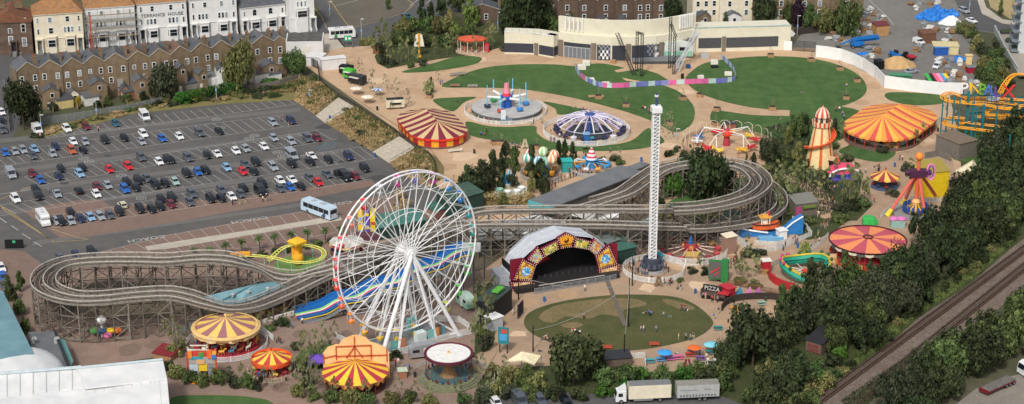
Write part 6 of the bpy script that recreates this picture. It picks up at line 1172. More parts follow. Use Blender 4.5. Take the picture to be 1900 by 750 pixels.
m=MB();m.lathe([(1.0,.5),(1.35,1.2),(1.4,2.0),(1.2,2.6),(0,2.9)],14);m.build('apple_house',C('E2A82C'),kc);m=MB();m.tube((.0,1.6,2),(.0,1.6,5.6),.9,10);m.build('tower',C('E8A82C'),kc);m=MB();m.lathe([(2.1,5.4),(2.3,6.0),(1.6,6.5),(0,6.6)],4);m.build('tower_roof',C('F0B430'),kc);m=MB();m.tube((-1,1.6,0),(-1,1.6,4),.6,8);m.build('column',C('E0A02C'),kc)
m=MB();m.lathe([(0,.1),(5.6,.1),(5.6,.0)],24);m.build('green_floor',C('6A8A4A'),kc)
for k in range(4):q=P[n-3-k*1];m=MB();m.box(q.x,q.y,q.z+.15,1.2,.9,.7);m.build('train_car',C('E6A03C'),kc)
t,r=round_tent('small_roundabout','roundabout with a faded white roof beside the kiddie coaster',644,470,33,3.0,4.0,[C('CFCBC0'),C('B5B2A6')],10,'roundabout',skirt=[C('A83A40'),C('C9B07A')],scallop=.7);m=MB();m.lathe([(0,.4),(r*.95,.4),(r*.95,0)],24);m.build('platform',C('7A4A44'),t)
for k in range(8):a=2*PI*k/8;m=MB();x,y=r*.8*math.cos(a),r*.8*math.sin(a);m.tube((x,y,.4),(x,y,3),.05,4);m.tube((x-.5,y,.95),(x+.5,y,.95),.38,7,.25);m.build('ride_car',C(['8A2A30','2E3A5C','3A7A8A'][k%3]),t)
ring_fence('grey ring fence round the white topped roundabout',644,472,40,1.1,C('9A9C98'),a0=rad(180),a1=rad(360))
t=T('spiral_tower','yellow and purple patterned drop tower behind the big wheel rim','tower ride',at(682,437));hh_=HT(682,437,389);
for x,cc in((-1.6,'E2BE34'),(0,'5A4AA8'),(1.4,'E2BE34')):m=MB();m.box(x,0,0,1.2,1.4,hh_ if cc!='5A4AA8' else hh_*.96);c=m.build('tower_panel',C(cc),t)
for k in range(5):m=MB();m.box([-1.6,0,1.4][k%3],-.75,.8+k*1.1,.9,.1,.8);m.build('pattern_panel',C(['3C8AC0','E2BE34','C84A3C'][k%3]),t)
m=MB();m.box(0,-2,0,6,3,1.2);m.build('base',C('5C3A48'),t)
sl_=T('wavy_slide','long wavy blue slide with green, white and red lanes behind the big wheel','slide',at(700,560));pts=[(547,583,.4),(575,577,.7),(598,571,1.2),(622,557,2.6),(640,552,3.2),(662,548,3.4),(690,532,5.0),(712,526,5.6),(735,521,5.8),(765,503,7.4),(790,494,8.0),(812,488,8.2),(842,468,9.8),(866,462,10.2)]
C3=[at3(*p,sl_)for p in pts];sm_=[]
for i in range(len(C3)-1):
 p0,p1,p2,p3=[C3[min(max(i+k,0),len(C3)-1)]for k in(-1,0,1,2)]
 for j in range(4):t_=j/4;sm_.append(.5*((2*p1)+(p2-p0)*t_+(2*p0-5*p1+4*p2-p3)*t_*t_+(3*p1-p0-3*p2+p3)*t_**3))
sm_.append(C3[-1]);n=len(sm_);d=(sm_[-1]-sm_[0]);d.z=0;d.normalize();nr=V((d.y,-d.x,0))
edges=[-2.9,-1.5,-.3,.5,1.0,1.6,2.2,2.9];cl=['2263A4','2263A4','8CCB6A','E8ECEA','D8405A','2263A4','1E4F94']
for k in range(7):
 m=MB();m.slab([p+nr*edges[k]+V((0,0,.0))for p in sm_],[p+nr*edges[k+1]for p in sm_],.25);m.build('lane',C(cl[k],.35),sl_)
for q in(-2.9,2.9):m=MB();m.slab([p+nr*(q-.12)+V((0,0,.7))for p in sm_],[p+nr*(q+.12)+V((0,0,.7))for p in sm_],.9);m.build('side_wall',C('2263A4',.35),sl_)
for i in range(4,n,5):
 for q in(-2.6,2.6):p=sm_[i]+nr*q;m=MB();m.tube((p.x,p.y,0),(p.x,p.y,p.z-.2),.12,5);m.build('support',C('4A5A6A'),sl_)
ys=[p+nr*4.2 for p in sm_];m=MB();m.slab([p-nr*.5-V((0,0,.4))for p in ys],[p+nr*.5-V((0,0,.4))for p in ys],.3);m.build('stair',C('7E8286'),sl_);m=MB();m.path([p+nr*.6+V((0,0,.6))for p in ys],.12,4);m.build('stair_rail',C('E0C23C'),sl_);m=MB();m.path([p-nr*.6+V((0,0,.6))for p in ys],.1,4);m.build('stair_rail',C('3A6EA8'),sl_)
p=sm_[-1];
for x in(-.9,1.5,3.9):
 for y in(-2,.8,3.6):m=MB();m.tube((p.x+x,p.y+y,0),(p.x+x,p.y+y,p.z),.14,5);m.build('tower_post',C('4A4E54'),sl_)
m=MB();m.box(p.x+1.0,p.y+.8,p.z,4.2,5.2,.2);m.build('top_deck',C('B9BBB8'),sl_)
fence('low_wall','low white wall along the lower park path below the coaster',[(470,606),(508,594),(545,584)],.9,C('CFC9BE'),3,'solid',th=.4);fence('retaining_fence','ochre boarded fence below the coaster dip',[(462,592),(510,583),(548,566)],1.2,C('A5834E'),3,'solid')
bl=T('balloon_ride','junior ride of striped balloons over orange baskets','fairground ride',at(1003,326));m=MB();m.tube((0,0,0),(0,0,4.2),.6,10);m.build('column',C('3A7AB4'),bl);m=MB();m.lathe([(2.8,3.6),(2.9,4.2),(0,4.5)],12);m.build('crown',C('9AD0C4'),bl)
for k in range(6):
 a=2*PI*k/6+.35;x,y=3.7*math.cos(a),3.7*math.sin(a);c=[['E07A5A','EADFC8'],['9CC87A','E4E8D8'],['D84A4A','EAE4DC'],['58A89A','E4E8D8'],['4A9AB0','E8ECE8'],['E0925A','F0E4CC']][k]
 m=MB();m.ball((x,y,5.3),1.35,12,8,mf=lambda i,q:i%2);b=m.build('balloon',[C(c[0]),C(c[1])],bl);m=MB();m.lathe([(.6,1.0),(.85,1.9),(.75,1.9),(.5,1.1),(0,1.0)],8,x,y,0);m.build('basket',C('D89A3A'),bl);m=MB();m.tube((x,y,1.8),(x,y,4.2),.05,4);m.tube((0,0,3.8),(x,y,4.0),.1,4);m.build('arm',C('8FC0D8'),bl)
m=MB();m.lathe([(0,.15),(5.2,.15),(5.2,0)],28);m.build('floor',C('8A6A50'),bl)
ring_fence('grey ring fence round the balloon ride',1003,328,38,1.3,C('B9B4AA'))
boxthing('ticket_booth','turquoise ticket booth between the balloon ride and the spiral top ride','booth',(1044,321),(1062,320),301,2.6,C('2E9C98'),C('36B0AA'));boxthing('blue_booth','tall blue booth at the front of the balloon ride','booth',(1006,337),(1016,336),314,2,C('2E6EA8'),None)
el=T('spiral_top_ride','junior ride with a red and white spiral cone top and blue arms','fairground ride',at(1097,315));m=MB();m.lathe([(1.6,0),(1.4,2.6),(1.9,3.0),(0,3.2)],12);m.build('column',C('2F86BE'),el);m=MB();m.lathe([(1.5,3.0),(1.35,3.5),(1.2,4.0),(1.0,4.5),(.8,5.0),(.55,5.5),(.3,6.0),(0,6.2)],14,mf=lambda i,k:k%2);m.build('spiral_cone',[C('E8E4E0'),C('D05060')],el)
for k in range(10):a=2*PI*k/10;m=MB();x,y=4.6*math.cos(a),4.6*math.sin(a);m.tube((0,0,2.4),(x,y,2.0),.16,5);m.tube((x-.7*math.sin(a),y+.7*math.cos(a),1.7),(x+.7*math.sin(a),y-.7*math.cos(a),1.7),.5,8,.35);m.build('flyer',C(['3F8FC4','D8D8DC','D89A4A'][k%3]),el)
m=MB();m.lathe([(0,.3),(6,.3),(6,0)],28);m.build('floor',C('A89478'),el);ring_fence('grey ring fence round the spiral top ride',1097,317,40,1.2,C('AEB2B4'))
tc=T('teacup_ride','round white and sea green junior ride under the trees','fairground ride',at(946,356));m=MB();m.lathe([(0,.5),(4.4,.5),(4.6,.3),(4.9,.3),(4.9,0)],32,mf=lambda i,k:k%2);m.build('platform',[C('CFD4CC'),C('7FA89A')],tc);m=MB();m.box(-.5,3.4,.5,3.8,.3,3.0);m.build('backdrop',C('4A9CC8'),tc);m=MB();m.lathe([(.5,3.4),(.3,4.4),(0,5.0)],8,-.3,3.4,0);m.build('spire',C('8FC4DC'),tc);m=MB();m.box(.7,3.2,1.4,.8,.1,1.0);m.build('painted_panel',C('5A3A9C'),tc)
for k in range(7):a=2*PI*k/7;m=MB();m.lathe([(0,.5),(.8,.5),(1.0,1.3),(.9,1.3),(.7,.8),(0,.7)],10,2.9*math.cos(a),2.9*math.sin(a),0);m.build('cup',C(['E6E8E4','8FB8A8','DADFDC'][k%3]),tc)
ORG=C('E8A030',.45);TLC=C('1F6E78');
pb=T('spinning_coaster','orange tracked steel coaster on teal columns lettered PINBALL X','roller coaster',at(1815,262))
def at3w(px,py,z):return at3(px,py,z,pb)
def steel_track(pts,name='track'):
 q=smooth_poly3([at3w(*p)for p in pts],4);n=len(q);O=[]
 for i in range(n):d=(q[min(i+1,n-1)]-q[max(i-1,0)]);d.z=0;d=d.normalized()if d.length>1e-6 else V((1,0,0));O.append(V((d.y,-d.x,0)))
 m=MB()
 for s in(-.65,.65):m.path([q[i]+O[i]*s for i in range(n)],.17,5)
 m.path([p-V((0,0,.35))for p in q],.2,5)
 for i in range(n):m.beam(q[i]-O[i]*.65,q[i]+O[i]*.65,.16)
 m.build(name,ORG,pb,fix=False);return q
def smooth_poly3(P,k):
 out=[]
 for i in range(len(P)-1):
  p0,p1,p2,p3=[P[min(max(i+j,0),len(P)-1)]for j in(-1,0,1,2)]
  for j in range(k):t=j/k;out.append(.5*((2*p1)+(p2-p0)*t+(2*p0-5*p1+4*p2-p3)*t*t+(3*p1-p0-3*p2+p3)*t**3))
 out.append(P[-1]);return out
steel_track([(1795,182,10.5),(1765,172,10.5),(1750,178,10.5),(1756,186,10.2),(1790,191,10),(1830,195,9.6),(1868,202,9.4),(1888,201,9.2),(1884,194,9),(1850,190,9),(1800,187,9)])
steel_track([(1900,186,9),(1850,183,9.2),(1815,182,9.4),(1790,184,9.5),(1786,188,9.5)])
steel_track([(1900,138,13),(1885,138,13),(1874,144,12.5),(1864,157,11),(1856,172,9.8)])
steel_track([(1900,196,8.5),(1850,200,8),(1830,207,7.6),(1835,213,7.4),(1870,214,7),(1900,218,6.8)])
steel_track([(1790,220,5.5),(1765,218,5.5),(1753,224,5.5),(1756,231,5.2),(1780,236,5),(1820,241,4.6),(1862,247,4.2)])
steel_track([(1880,221,5.4),(1830,218,5.4),(1810,216,5.6)]);steel_track([(1870,236,4),(1820,231,4),(1788,226,4.4),(1785,230,4)]);steel_track([(1866,254,2.4),(1850,262,2),(1840,270,1.6)])
for px,yb,yt in((1744,262,180),(1754,250,182),(1765,258,180),(1775,268,182),(1791,254,170),(1801,256,190),(1822,250,190),(1820,262,195),(1871,250,182),(1893,226,182),(1870,300,250),(1882,270,190),(1807,270,200),(1845,262,196)):
 g=at3w(px,yb,0);zt=HT(px,yb,yt);thick=.34 if px in(1791,1801,1871,1893,1820)else.16;m=MB();m.box(g.x,g.y,0,thick*2,thick*2,zt);m.build('column',TLC,pb)
for a,b,z in(((1744,262),(1775,268),3),((1744,262),(1775,268),6.5),((1754,250),(1791,254),5),((1791,254),(1820,250),6.5),((1801,256),(1871,250),8.2),((1801,256),(1871,250),5.4),((1820,262),(1882,270),3.5),((1822,250),(1893,226),7.5)):m=MB();p,q=at3w(*a,0),at3w(*b,0);p.z=q.z=z;m.beam(p,q,.25);m.build('cross_beam',TLC,pb)
for ch,px,pyc,cc,sz in(('P',1789,165,'E8E8E4',4.6),('I',1800,165,'E8C83A',4.6),('N',1810,166,'E8B83A',4.6),('B',1823,167,'6FA83C',4.4),('A',1834,168,'4A7AC0',4.2),('L',1842,169,'5A6AB8',4.0),('L',1850,171,'6A4AA0',4.0),('X',1871,171,'D0342E',5.4)):
 z=13.0;g=at3w(px,pyc,z);text_mesh(ch,sz,.25,'letter',C(cc),pb,g,(PI/2,0,0));
 m=MB();m.tube((g.x,g.y+.4,9),(g.x,g.y+.4,z),.09,5);m.build('letter_post',TLC,pb)
p,q=at3w(1784,176,11.2),at3w(1876,180,11.2);m=MB();m.beam(p+V((0,.5,0)),q+V((0,.5,0)),.3);m.build('letter_beam',TLC,pb)
g=at3w(1842,183,9.8);m=MB();m.ball((g.x,g.y,g.z),1.3,14,8,sz=.75);m.lathe([(1.3,0),(1.9,0),(1.9,.15),(1.3,.15)],16,g.x,g.y,g.z-.1);m.build('pinball_car',C('C4CBD4',.25),pb)
boxthing('timber_stockade','weathered timber stockade in front of the steel coaster','stockade',(1778,298),(1812,290),268,9,WOOD,C('7A6A5A'))
fence('timber_fence','weathered board fence left of the timber stockade',[(1716,295),(1740,290),(1764,300)],1.8,WOOD,2,'solid')
boxthing('yellow_building','bright yellow walled building behind the pendulum ride','building',(1712,368),(1758,364),322,6,C('D8B820'),C('9A8A40'),1.2)
t=T('sail_canopy','cream sail canopy beside the yellow building','canopy');roofpoly('sail',[(1770,318),(1806,296),(1812,306),(1800,320)],[2.6,5,3.5,2.6],C('D2C6A8'),t)
for p in((1772,318,2.6),(1806,297,5),(1800,319,2.6)):g=G(p[0],p[1],p[2]);m=MB();m.tube((g.x,g.y,0),(g.x,g.y,p[2]),.09,5);m.build('post',GREY,t)
WR=T('wooden_coaster','long grey timber scenic railway looping behind the stage and big wheel','roller coaster',(0,0,.0))
TIM=M('grey_timber',(134,126,116),.9,.3,1.5);DECK=M('deck_timber',(76,68,61),.9,.3,1.2);PALT=M('pale_timber',(182,175,165),.85,.2,1.5);TIMD=M('dark_timber',(104,96,87),.9,.3,1.5)
T1=[(1030,398,2.2),(1077,386,2.6),(1120,374,3.2),(1160,360,4.5),(1197,335,6),(1232,314,7.5),(1290,304,8),(1350,306,8.3),(1385,314,8.3),(1405,328,8.3),(1412,343,8.3),(1400,358,8.3),(1375,371,8.3),(1335,382,8.5),(1285,389,9),(1220,391,9.5),(1100,391,9.6),(1000,392,9.6),(920,393,9.6),(880,398,9.3),(850,408,8.6),(800,428,7.4),(750,452,6.6),(696,479,6.2),(640,499,6),(600,511,5.6),(560,530,4.6),(526,546,3.9),(472,568,3.6),(426,574,4.6),(385,564,6.6),(349,553,8),(310,547,8.8),(250,550,9),(190,556,9),(140,556,9),(102,546,9),(82,532,9),(84,514,9),(104,498,9),(140,488,9),(200,484,9),(260,484,9),(310,485,9),(370,480,9.3),(420,482,9.3),(455,490,8.2),(485,503,5.8),(512,514,4),(545,517,3.8),(580,508,5.4),(620,496,7),(680,472,7.6),(760,446,7.8),(830,426,7.9),(877,420,7.9),(1000,419,7.9),(1120,420,7.8),(1220,423,6.6),(1300,424,4.6),(1370,416,3),(1415,404,2.6),(1438,388,2.6),(1440,370,2.6),(1430,355,2.8),(1412,342,3)]
def lane_path(pts,step=1.6):
 q=smooth_poly3([G(*p)for p in pts],12);out=[q[0]];need=step
 for a,b in zip(q,q[1:]):
  L=(b-a).length;t=0
  while L-t>=need:t+=need;out.append(a.lerp(b,t/L));need=step
  need-=L-t
 return out
PTH=lane_path(T1);N_=len(PTH);OFF=[]
for i in range(N_):d=PTH[min(i+1,N_-1)]-PTH[max(i-1,0)];d.z=0;d.normalize();OFF.append(V((d.y,-d.x,0)))
def off(o,z=0,i0=0,i1=None):return[PTH[i]+OFF[i]*o+V((0,0,z))for i in range(i0,i1 or N_)]
CH=30
def px_of(p):return 950+F*p.x/(p.y*cp-(p.z-HC)*sp)
NARROW=[(650<px_of(p)<1290 and i>40)for i,p in enumerate(PTH)]
NARROW=[all(NARROW[max(0,i-3):i+4])for i in range(N_)]
cuts=[0]
for i in range(1,N_):
 if NARROW[i]!=NARROW[i-1]or i-cuts[-1]>=36:cuts.append(i)
cuts.append(N_-1)
for ci in range(len(cuts)-1):
 i0=cuts[ci];i1=min(N_,cuts[ci+1]+1);nw=NARROW[i0]
 if i1-i0<2:continue
 for c in((0,)if nw else(-1.35,1.35)):
  m=MB();m.slab(off(c-.85,0,i0,i1),off(c+.85,0,i0,i1),.35);dk_=m.build('track_deck',DECK,WR)
  for r_ in(-.5,.5):m=MB();m.slab(off(c+r_-.08,.15,i0,i1),off(c+r_+.08,.15,i0,i1),.15);m.build('rail',TIM,dk_)
 for c in((-1.3,1.3)if nw else(-2.7,2.7,0)):
  m=MB();m.slab(off(c-.1,1.05,i0,i1),off(c+.1,1.05,i0,i1),.2);m.build('handrail',PALT,WR)
  m=MB();m.slab(off(c-.05,.3,i0,i1),off(c+.05,.3,i0,i1),.5);m.slab(off(c-.04,.68,i0,i1),off(c+.04,.68,i0,i1),.1);m.build('side_board',TIM,WR)
bents=[]
i=0
while i<N_:bents.append(i);i+=2
STUFF=MB();cnt=0
def bent(m,i,j):
 p=PTH[i];z=p.z-.35;hw=1.25 if NARROW[i]else 2.6
 legs=[-hw,0,hw];P=[PTH[i]+OFF[i]*o for o in legs]
 for q in P:m.beam((q.x,q.y,0),(q.x,q.y,z),.22)
 m.beam(V((P[0].x,P[0].y,z-.15)),V((P[2].x,P[2].y,z-.15)),.22,.3)
 for s in(-hw,0,hw):
  if not(NARROW[i]and s==0):q=PTH[i]+OFF[i]*s;m.beam((q.x,q.y,q.z-.3),(q.x,q.y,q.z+1.0),.12)
 lv=[];k=z-2.6
 while k>.8:lv.append(k);k-=2.6
 for k in lv:m.beam((P[0].x,P[0].y,k),(P[2].x,P[2].y,k),.14,.2)
 if z>2:m.beam((P[0].x,P[0].y,.3),(P[2].x,P[2].y,z-.3),.12,.18)
 if j is not None and z>1.4:
  Q=[PTH[j]+OFF[j]*o for o in legs];zj=PTH[j].z-.35
  for a,b in((P[0],Q[0]),(P[2],Q[2])):
   hs=[.2]+lv[::-1]+[z-.2];hj=[.2]+[l for l in lv[::-1]]+[zj-.2]
   for u in range(len(hs)-1):
    if(i//2+u)%2:m.beam((a.x,a.y,hs[u]),(b.x,b.y,min(hj[u+1],zj)),.11,.16)
    else:m.beam((a.x,a.y,hs[u+1]),(b.x,b.y,hj[u]),.11,.16)
   for k in lv:m.beam((a.x,a.y,k),(b.x,b.y,min(k,zj)),.1,.16)
order=sorted(range(len(bents)),key=lambda b:-(PTH[bents[b]].z));front=set(order[:98])
for b,i in enumerate(bents):
 j=bents[b+1]if b+1<len(bents)else None
 if b in front:m=MB();bent(m,i,j);m.build('trestle_bent',TIMD if b%3 else TIM,WR,fix=False)
 else:bent(STUFF,i,j)
o=STUFF.build('low_trestles',TIMD,WR,fix=False);o['kind']='stuff'
A,B=G(948,541),G(1150,509);rz=math.atan2(B.y-A.y,B.x-A.x);sg=T('open_air_stage','bandstand stage with a pale vaulted tent and maroon bulb lit arch panels lettered DREAMLAND','stage',(A.x,A.y,.0),rz);WS=(B-A).length
ca,sa=math.cos(rz),math.sin(rz)
def PL(zx,zy):
 px,py=900+zx/4.6885,400+zy/4.6885;dx,dz=(px-950.0),(375.0-py);ry=F*cp+dz*sp;rz_=-F*sp+dz*cp
 nx,ny=-sa,ca;t=(A.x*nx+A.y*ny)/(dx*nx+ry*ny);p=V((dx*t,ry*t,HC+rz_*t));return(p.x-A.x)*ca+(p.y-A.y)*sa,p.z
MAR=C('6E1730');
def busy(name,a,b,c,sc):
 m=bpy.data.materials.new(name);m.use_nodes=True;nt=m.node_tree;bs=nt.nodes['Principled BSDF'];tc=nt.nodes.new('ShaderNodeTexCoord');v=nt.nodes.new('ShaderNodeTexVoronoi');v.inputs['Scale'].default_value=sc;nt.links.new(tc.outputs['Object'],v.inputs['Vector']);r=nt.nodes.new('ShaderNodeValToRGB');r.color_ramp.interpolation='CONSTANT';e=r.color_ramp.elements;e[0].color=(*lin(a),1);e[1].position=.4;e[1].color=(*lin(b),1);x=e.new(.7);x.color=(*lin(c),1)
 s_=nt.nodes.new('ShaderNodeSeparateColor');nt.links.new(v.outputs['Color'],s_.inputs[0]);nt.links.new(s_.outputs[0],r.inputs[0]);nt.links.new(r.outputs[0],bs.inputs['Base Color']);return m
GOLD=busy('gold_scroll',(214,164,48),(232,190,80),(176,110,40),2.2);LEAFY=busy('leaf_scroll',(198,178,70),(96,120,60),(232,214,140),2.6);MULTI=busy('flower_scroll',(150,176,190),(206,120,70),(214,196,110),2.6);PEACH=busy('peach_scroll',(226,180,130),(206,150,100),(238,206,160),2.4)
panels=[('lower_panel',[(215,583),(412,568),(405,622),(230,648)],PEACH),('sunburst_panel',[(320,372),(442,430),(398,568),(238,562)],GOLD),('flower_panel',[(455,268),(508,362),(442,428),(368,380)],MULTI),('leaf_panel',[(482,290),(630,216),(640,288),(512,360)],LEAFY),('crown_panel',[(705,148),(782,180),(752,272),(655,287),(624,195)],C('E8A030')),('leaf_panel',[(782,190),(922,225),(898,294),(764,272)],LEAFY),('flower_panel',[(950,196),(1032,268),(963,350),(893,288)],MULTI),('sunburst_panel',[(1075,252),(1150,420),(988,470),(958,352)],GOLD),('lower_panel',[(1168,424),(1162,492),(983,527),(985,472)],PEACH)]
def plate(name,poly,y0,y1,m,par):
 n=len(poly);mb=MB();mb.add([(x,y0,z)for x,z in poly]+[(x,y1,z)for x,z in poly],[tuple(range(n)),tuple(range(n,2*n))[::-1]]+[(i,(i+1)%n,n+(i+1)%n,n+i)for i in range(n)]);return mb.build(name,m,par)
for nm,zp_,mt in panels:
 P=[PL(*p)for p in zp_];cx=sum(p[0]for p in P)/len(P);cz=sum(p[1]for p in P)/len(P);fr=plate('arch_frame',[(cx+(x-cx)*1.02,cz+(z-cz)*1.02)for x,z in P],-.25,.45,MAR,sg);k=.78 if nm!='lower_panel' else.74
 plate(nm,[(cx+(x-cx)*k,cz+(z-cz)*k)for x,z in P],-.35,-.2,mt,fr)
 mb=MB()
 for i in range(len(P)):
  a,b=P[i],P[(i+1)%len(P)];L=math.hypot(b[0]-a[0],b[1]-a[1]);nn=max(3,int(L/.55))
  for q in range(nn):f=q/nn;x,z=a[0]+(b[0]-a[0])*f,a[1]+(b[1]-a[1])*f;x,z=cx+(x-cx)*.9,cz+(z-cz)*.9;mb.box(x,-.3,z-.08,.16,.12,.16)
 bb=mb.build('bulbs',C('F0DCC8'),fr);bb['kind']='stuff'
 if nm=='sunburst_panel':mb=MB();mb.tube((cx,-.36,cz),(cx,-.46,cz),1.15,18);mb.build('rosette',busy('rosette_blue',(90,170,210),(214,232,238),(60,130,190),3.5),fr)
 if nm=='crown_panel':text_mesh('DREAMLAND',.62,.03,'lettering',C('4A1A20'),fr,(cx,-.4,cz-.9),(PI/2,0,0));mb=MB();mb.box(cx,-.4,cz-1.5,1.3,.05,.12);mb.build('underline',C('4A1A20'),fr);mb=MB();mb.box(cx-.1,-.4,cz-.4,.7,.08,.5);mb.box(cx+.35,-.4,cz-.1,.4,.08,.9,taper=.3);mb.box(cx-.45,-.4,cz-.2,.3,.08,.6,taper=.2);mb.build('emblem',C('4A1A20'),fr)
for poly in([(225,392),(322,378),(262,556),(225,560)],[(1095,250),(1160,250),(1160,415),(1140,400)]):plate('side_flat',[PL(*p)for p in poly],.5,.7,C('7A1A2E'),sg)
prof=[PL(210,655)[0]+0,0];X0,X1=PL(232,600)[0],PL(1150,500)[0];H_=PL(705,150)[1]-.8;Wd=X1-X0
arc=[(X0,0),(X0,3.5),(X0+Wd*.08,6.6),(X0+Wd*.25,H_*.86),(X0+Wd*.5,H_),(X0+Wd*.75,H_*.86),(X0+Wd*.92,6.6),(X1,3.5),(X1,0)]
D_=11.5;n=len(arc);TENT=M('tent_fabric',(184,188,194),.6,.08,.5)
for k in range(n-1):
 mb=MB();a,b=arc[k],arc[k+1];vs=[]
 for y,sc_ in((.8,1.0),(D_*.6,1.0),(D_,.8)):
  for q in(a,b):vs.append((X0+Wd/2+(q[0]-X0-Wd/2)*sc_,y,q[1]*(1 if sc_==1 else.82)))
 mb.add(vs,[(0,1,3,2),(2,3,5,4)]);mb.build('tent_panel',TENT,sg)
 for y in(.9,3.5,6.4):mb=MB();mb.beam((a[0],y,a[1]+.05),(b[0],y,b[1]+.05),.16);mb.build('seam',C('C8CCD0'),sg)
plate('tent_end',[(X0+Wd/2+(q[0]-X0-Wd/2)*.8,q[1]*.82)for q in arc],D_-.05,D_+.05,TENT,sg)
plate('back_curtain',[(X0+Wd/2+(q[0]-X0-Wd/2)*.96,q[1]*.94)for q in arc],6.6,6.9,C('151416'),sg)
for s_ in(0,1):mb=MB();x=X0+.35 if s_==0 else X1-.35;mb.box(x,3.8,0,.2,6,5.6);mb.build('wing_curtain',C('17161A'),sg)
for k in range(1,n-2):
 a,b=arc[k],arc[k+1];f=lambda q:(X0+Wd/2+(q[0]-X0-Wd/2)*.96,q[1]*.95);a,b=f(a),f(b);mb=MB();mb.add([(a[0],.9,a[1]),(b[0],.9,b[1]),(b[0],6.8,b[1]),(a[0],6.8,a[1])],[(0,1,2,3)]);mb.build('liner',C('1A191C'),sg)
mb=MB();mb.box(X0+Wd/2,2.2,0,Wd*.97,8.8,1.3);mb.build('stage_deck',C('2C2A2A'),sg);mb=MB();mb.box(X0+Wd*.53,-2.15,1.3,Wd*.62,.2,.14);mb.build('deck_edge',C('B9B4AE'),sg)
x,z=PL(545,395);x2,z2=PL(625,450);x3,z3=PL(510,470);mb=MB();mb.add([(x,5.5,6.6),(x+3.4,6.6,3.6),(x-1.8,4.5,3.2),(x+.6,6,3.4)],[(0,1,2),(0,3,1),(0,2,3),(1,3,2)]);mb.build('red_banner',C('A8202C'),sg)
for k in range(14):mb=MB();x=X0+Wd*(.12+.056*k);mb.box(x,R.uniform(1,8),R.uniform(4,9)if.2<.12+.056*k<.8 else 4,.5,.4,.5);mb.tube((x,2,1.3),(x,2,1.9),.2,6);mb.build('stage_lamp',C('3A3E44'),sg)
mb=MB();mb.box(X0-1.3,4.0,0,2.4,6,3.4,taper=.95);mb.build('side_tent',C('A9ADB2'),sg)
fence('crowd_barrier','grey steel crowd barrier along the front of the stage',[(992,546),(1060,534),(1120,524),(1143,519)],1.4,C('8C8F92'),2.2,'bars');fence('cable_ramp','dark cable ramp crossing from the stage on to the worn lawn',[(1126,520),(1136,545),(1150,580),(1160,605)],.12,C('6A625A'),50,'solid',th=1.0,cat='cable ramp')
def leafm(n,a,b,rnd=.3):
 m=M(n,a,.7,.3,.55,c2=b,rnd=rnd,spec=.2,world=True);q=[x for x in m.node_tree.nodes if x.type=='MAP_RANGE'][0];q.inputs[1].default_value=.4;q.inputs[2].default_value=.6;return m
LF={'dark':leafm('leaf_dark',(66,78,46),(28,36,20)),'mid':leafm('leaf_mid',(92,108,60),(54,68,36)),'olive':leafm('leaf_olive',(124,122,74),(86,88,50)),'light':leafm('leaf_light',(124,142,74),(86,104,52)),'birch':leafm('leaf_birch',(134,136,90),(98,106,66)),'dull':leafm('leaf_dull',(76,82,58),(42,48,34)),'purple':leafm('leaf_purple',(58,40,52),(38,26,36)),'bright':leafm('leaf_bright',(70,112,44),(46,80,30)),'yellow':leafm('leaf_yellow',(172,146,54),(120,116,44)),'straw':leafm('leaf_straw',(178,156,114),(132,114,78),.15),'grey':leafm('leaf_grey',(148,146,116),(116,116,88))}
BARK=M('bark',(84,70,58),.9,.3,3);PALE=M('pale_bark',(184,176,160),.85,.25,4)
def crown_mesh(seed,n,blobs,leaf,shape='round'):
 r=random.Random(seed);me=MB();B=[]
 for k in range(blobs):
  while True:
   p=V((r.uniform(-1,1),r.uniform(-1,1),r.uniform(-1,1)))
   if.25<p.length<1:break
  if shape=='round':far=k%5==4;p=p.normalized()*(r.uniform(.8,.98)if far else r.uniform(.3,.72));q=r.uniform(.14,.22)if far else r.uniform(.22,.48);B.append((V((p.x,p.y,.5+p.z*.5)),q))
  elif shape=='dome':p=p.normalized()*r.uniform(.38,.74);q=r.uniform(.26,.44);B.append((V((p.x,p.y,.5+p.z*.5)),q))
  elif shape=='tall':h=r.uniform(.08,.95);wd=math.sin(PI*min(1,h*.9+.12))*.75;B.append((V((p.x*wd,p.y*wd,h)),r.uniform(.2,.34)))
  elif shape=='cone':h=r.uniform(.05,.97);wd=(1-h)*.85;B.append((V((p.x*wd,p.y*wd,h)),r.uniform(.14,.26)))
  elif shape=='sparse':h=r.uniform(.1,1);wd=math.sin(PI*min(1,h*.85+.1));B.append((V((p.x*wd,p.y*wd,h)),r.uniform(.14,.3)))
  elif shape=='box':B.append((V((r.uniform(-.85,.85),r.uniform(-.8,.8),r.uniform(.15,.9))),.22))
 zs=.5 if shape in('round','dome')else.32
 if shape=='sparse':zs=.16
 if shape=='box':zs=.2
 for k in range(n):
  c,q=B[k%len(B)]
  d=V((r.gauss(0,1),r.gauss(0,1),r.gauss(0,1))).normalized();rr=q*r.random()**.4
  if shape in('sparse',):rr=q*r.random()**.7
  p=c+V((d.x*rr,d.y*rr,d.z*rr*zs*2*.5/.5*.9))
  if p.z<.0:p.z=abs(p.z)*.3
  nrm=(d+V((r.gauss(0,.6),r.gauss(0,.6),r.gauss(0,.6)+.35))).normalized();a=nrm.orthogonal().normalized();b=nrm.cross(a);s=leaf*r.uniform(.45,1.5);t=r.uniform(0,PI)
  a,b=a*math.cos(t)+b*math.sin(t),b*math.cos(t)-a*math.sin(t)
  me.add([p+a*s,p+b*s*.7,p-a*s,p-b*s*.7],[(0,1,2,3)])
 m=bpy.data.meshes.new('crown');m.from_pydata(me.v,[],me.f);m.materials.append(LF['mid']);m.update();return m
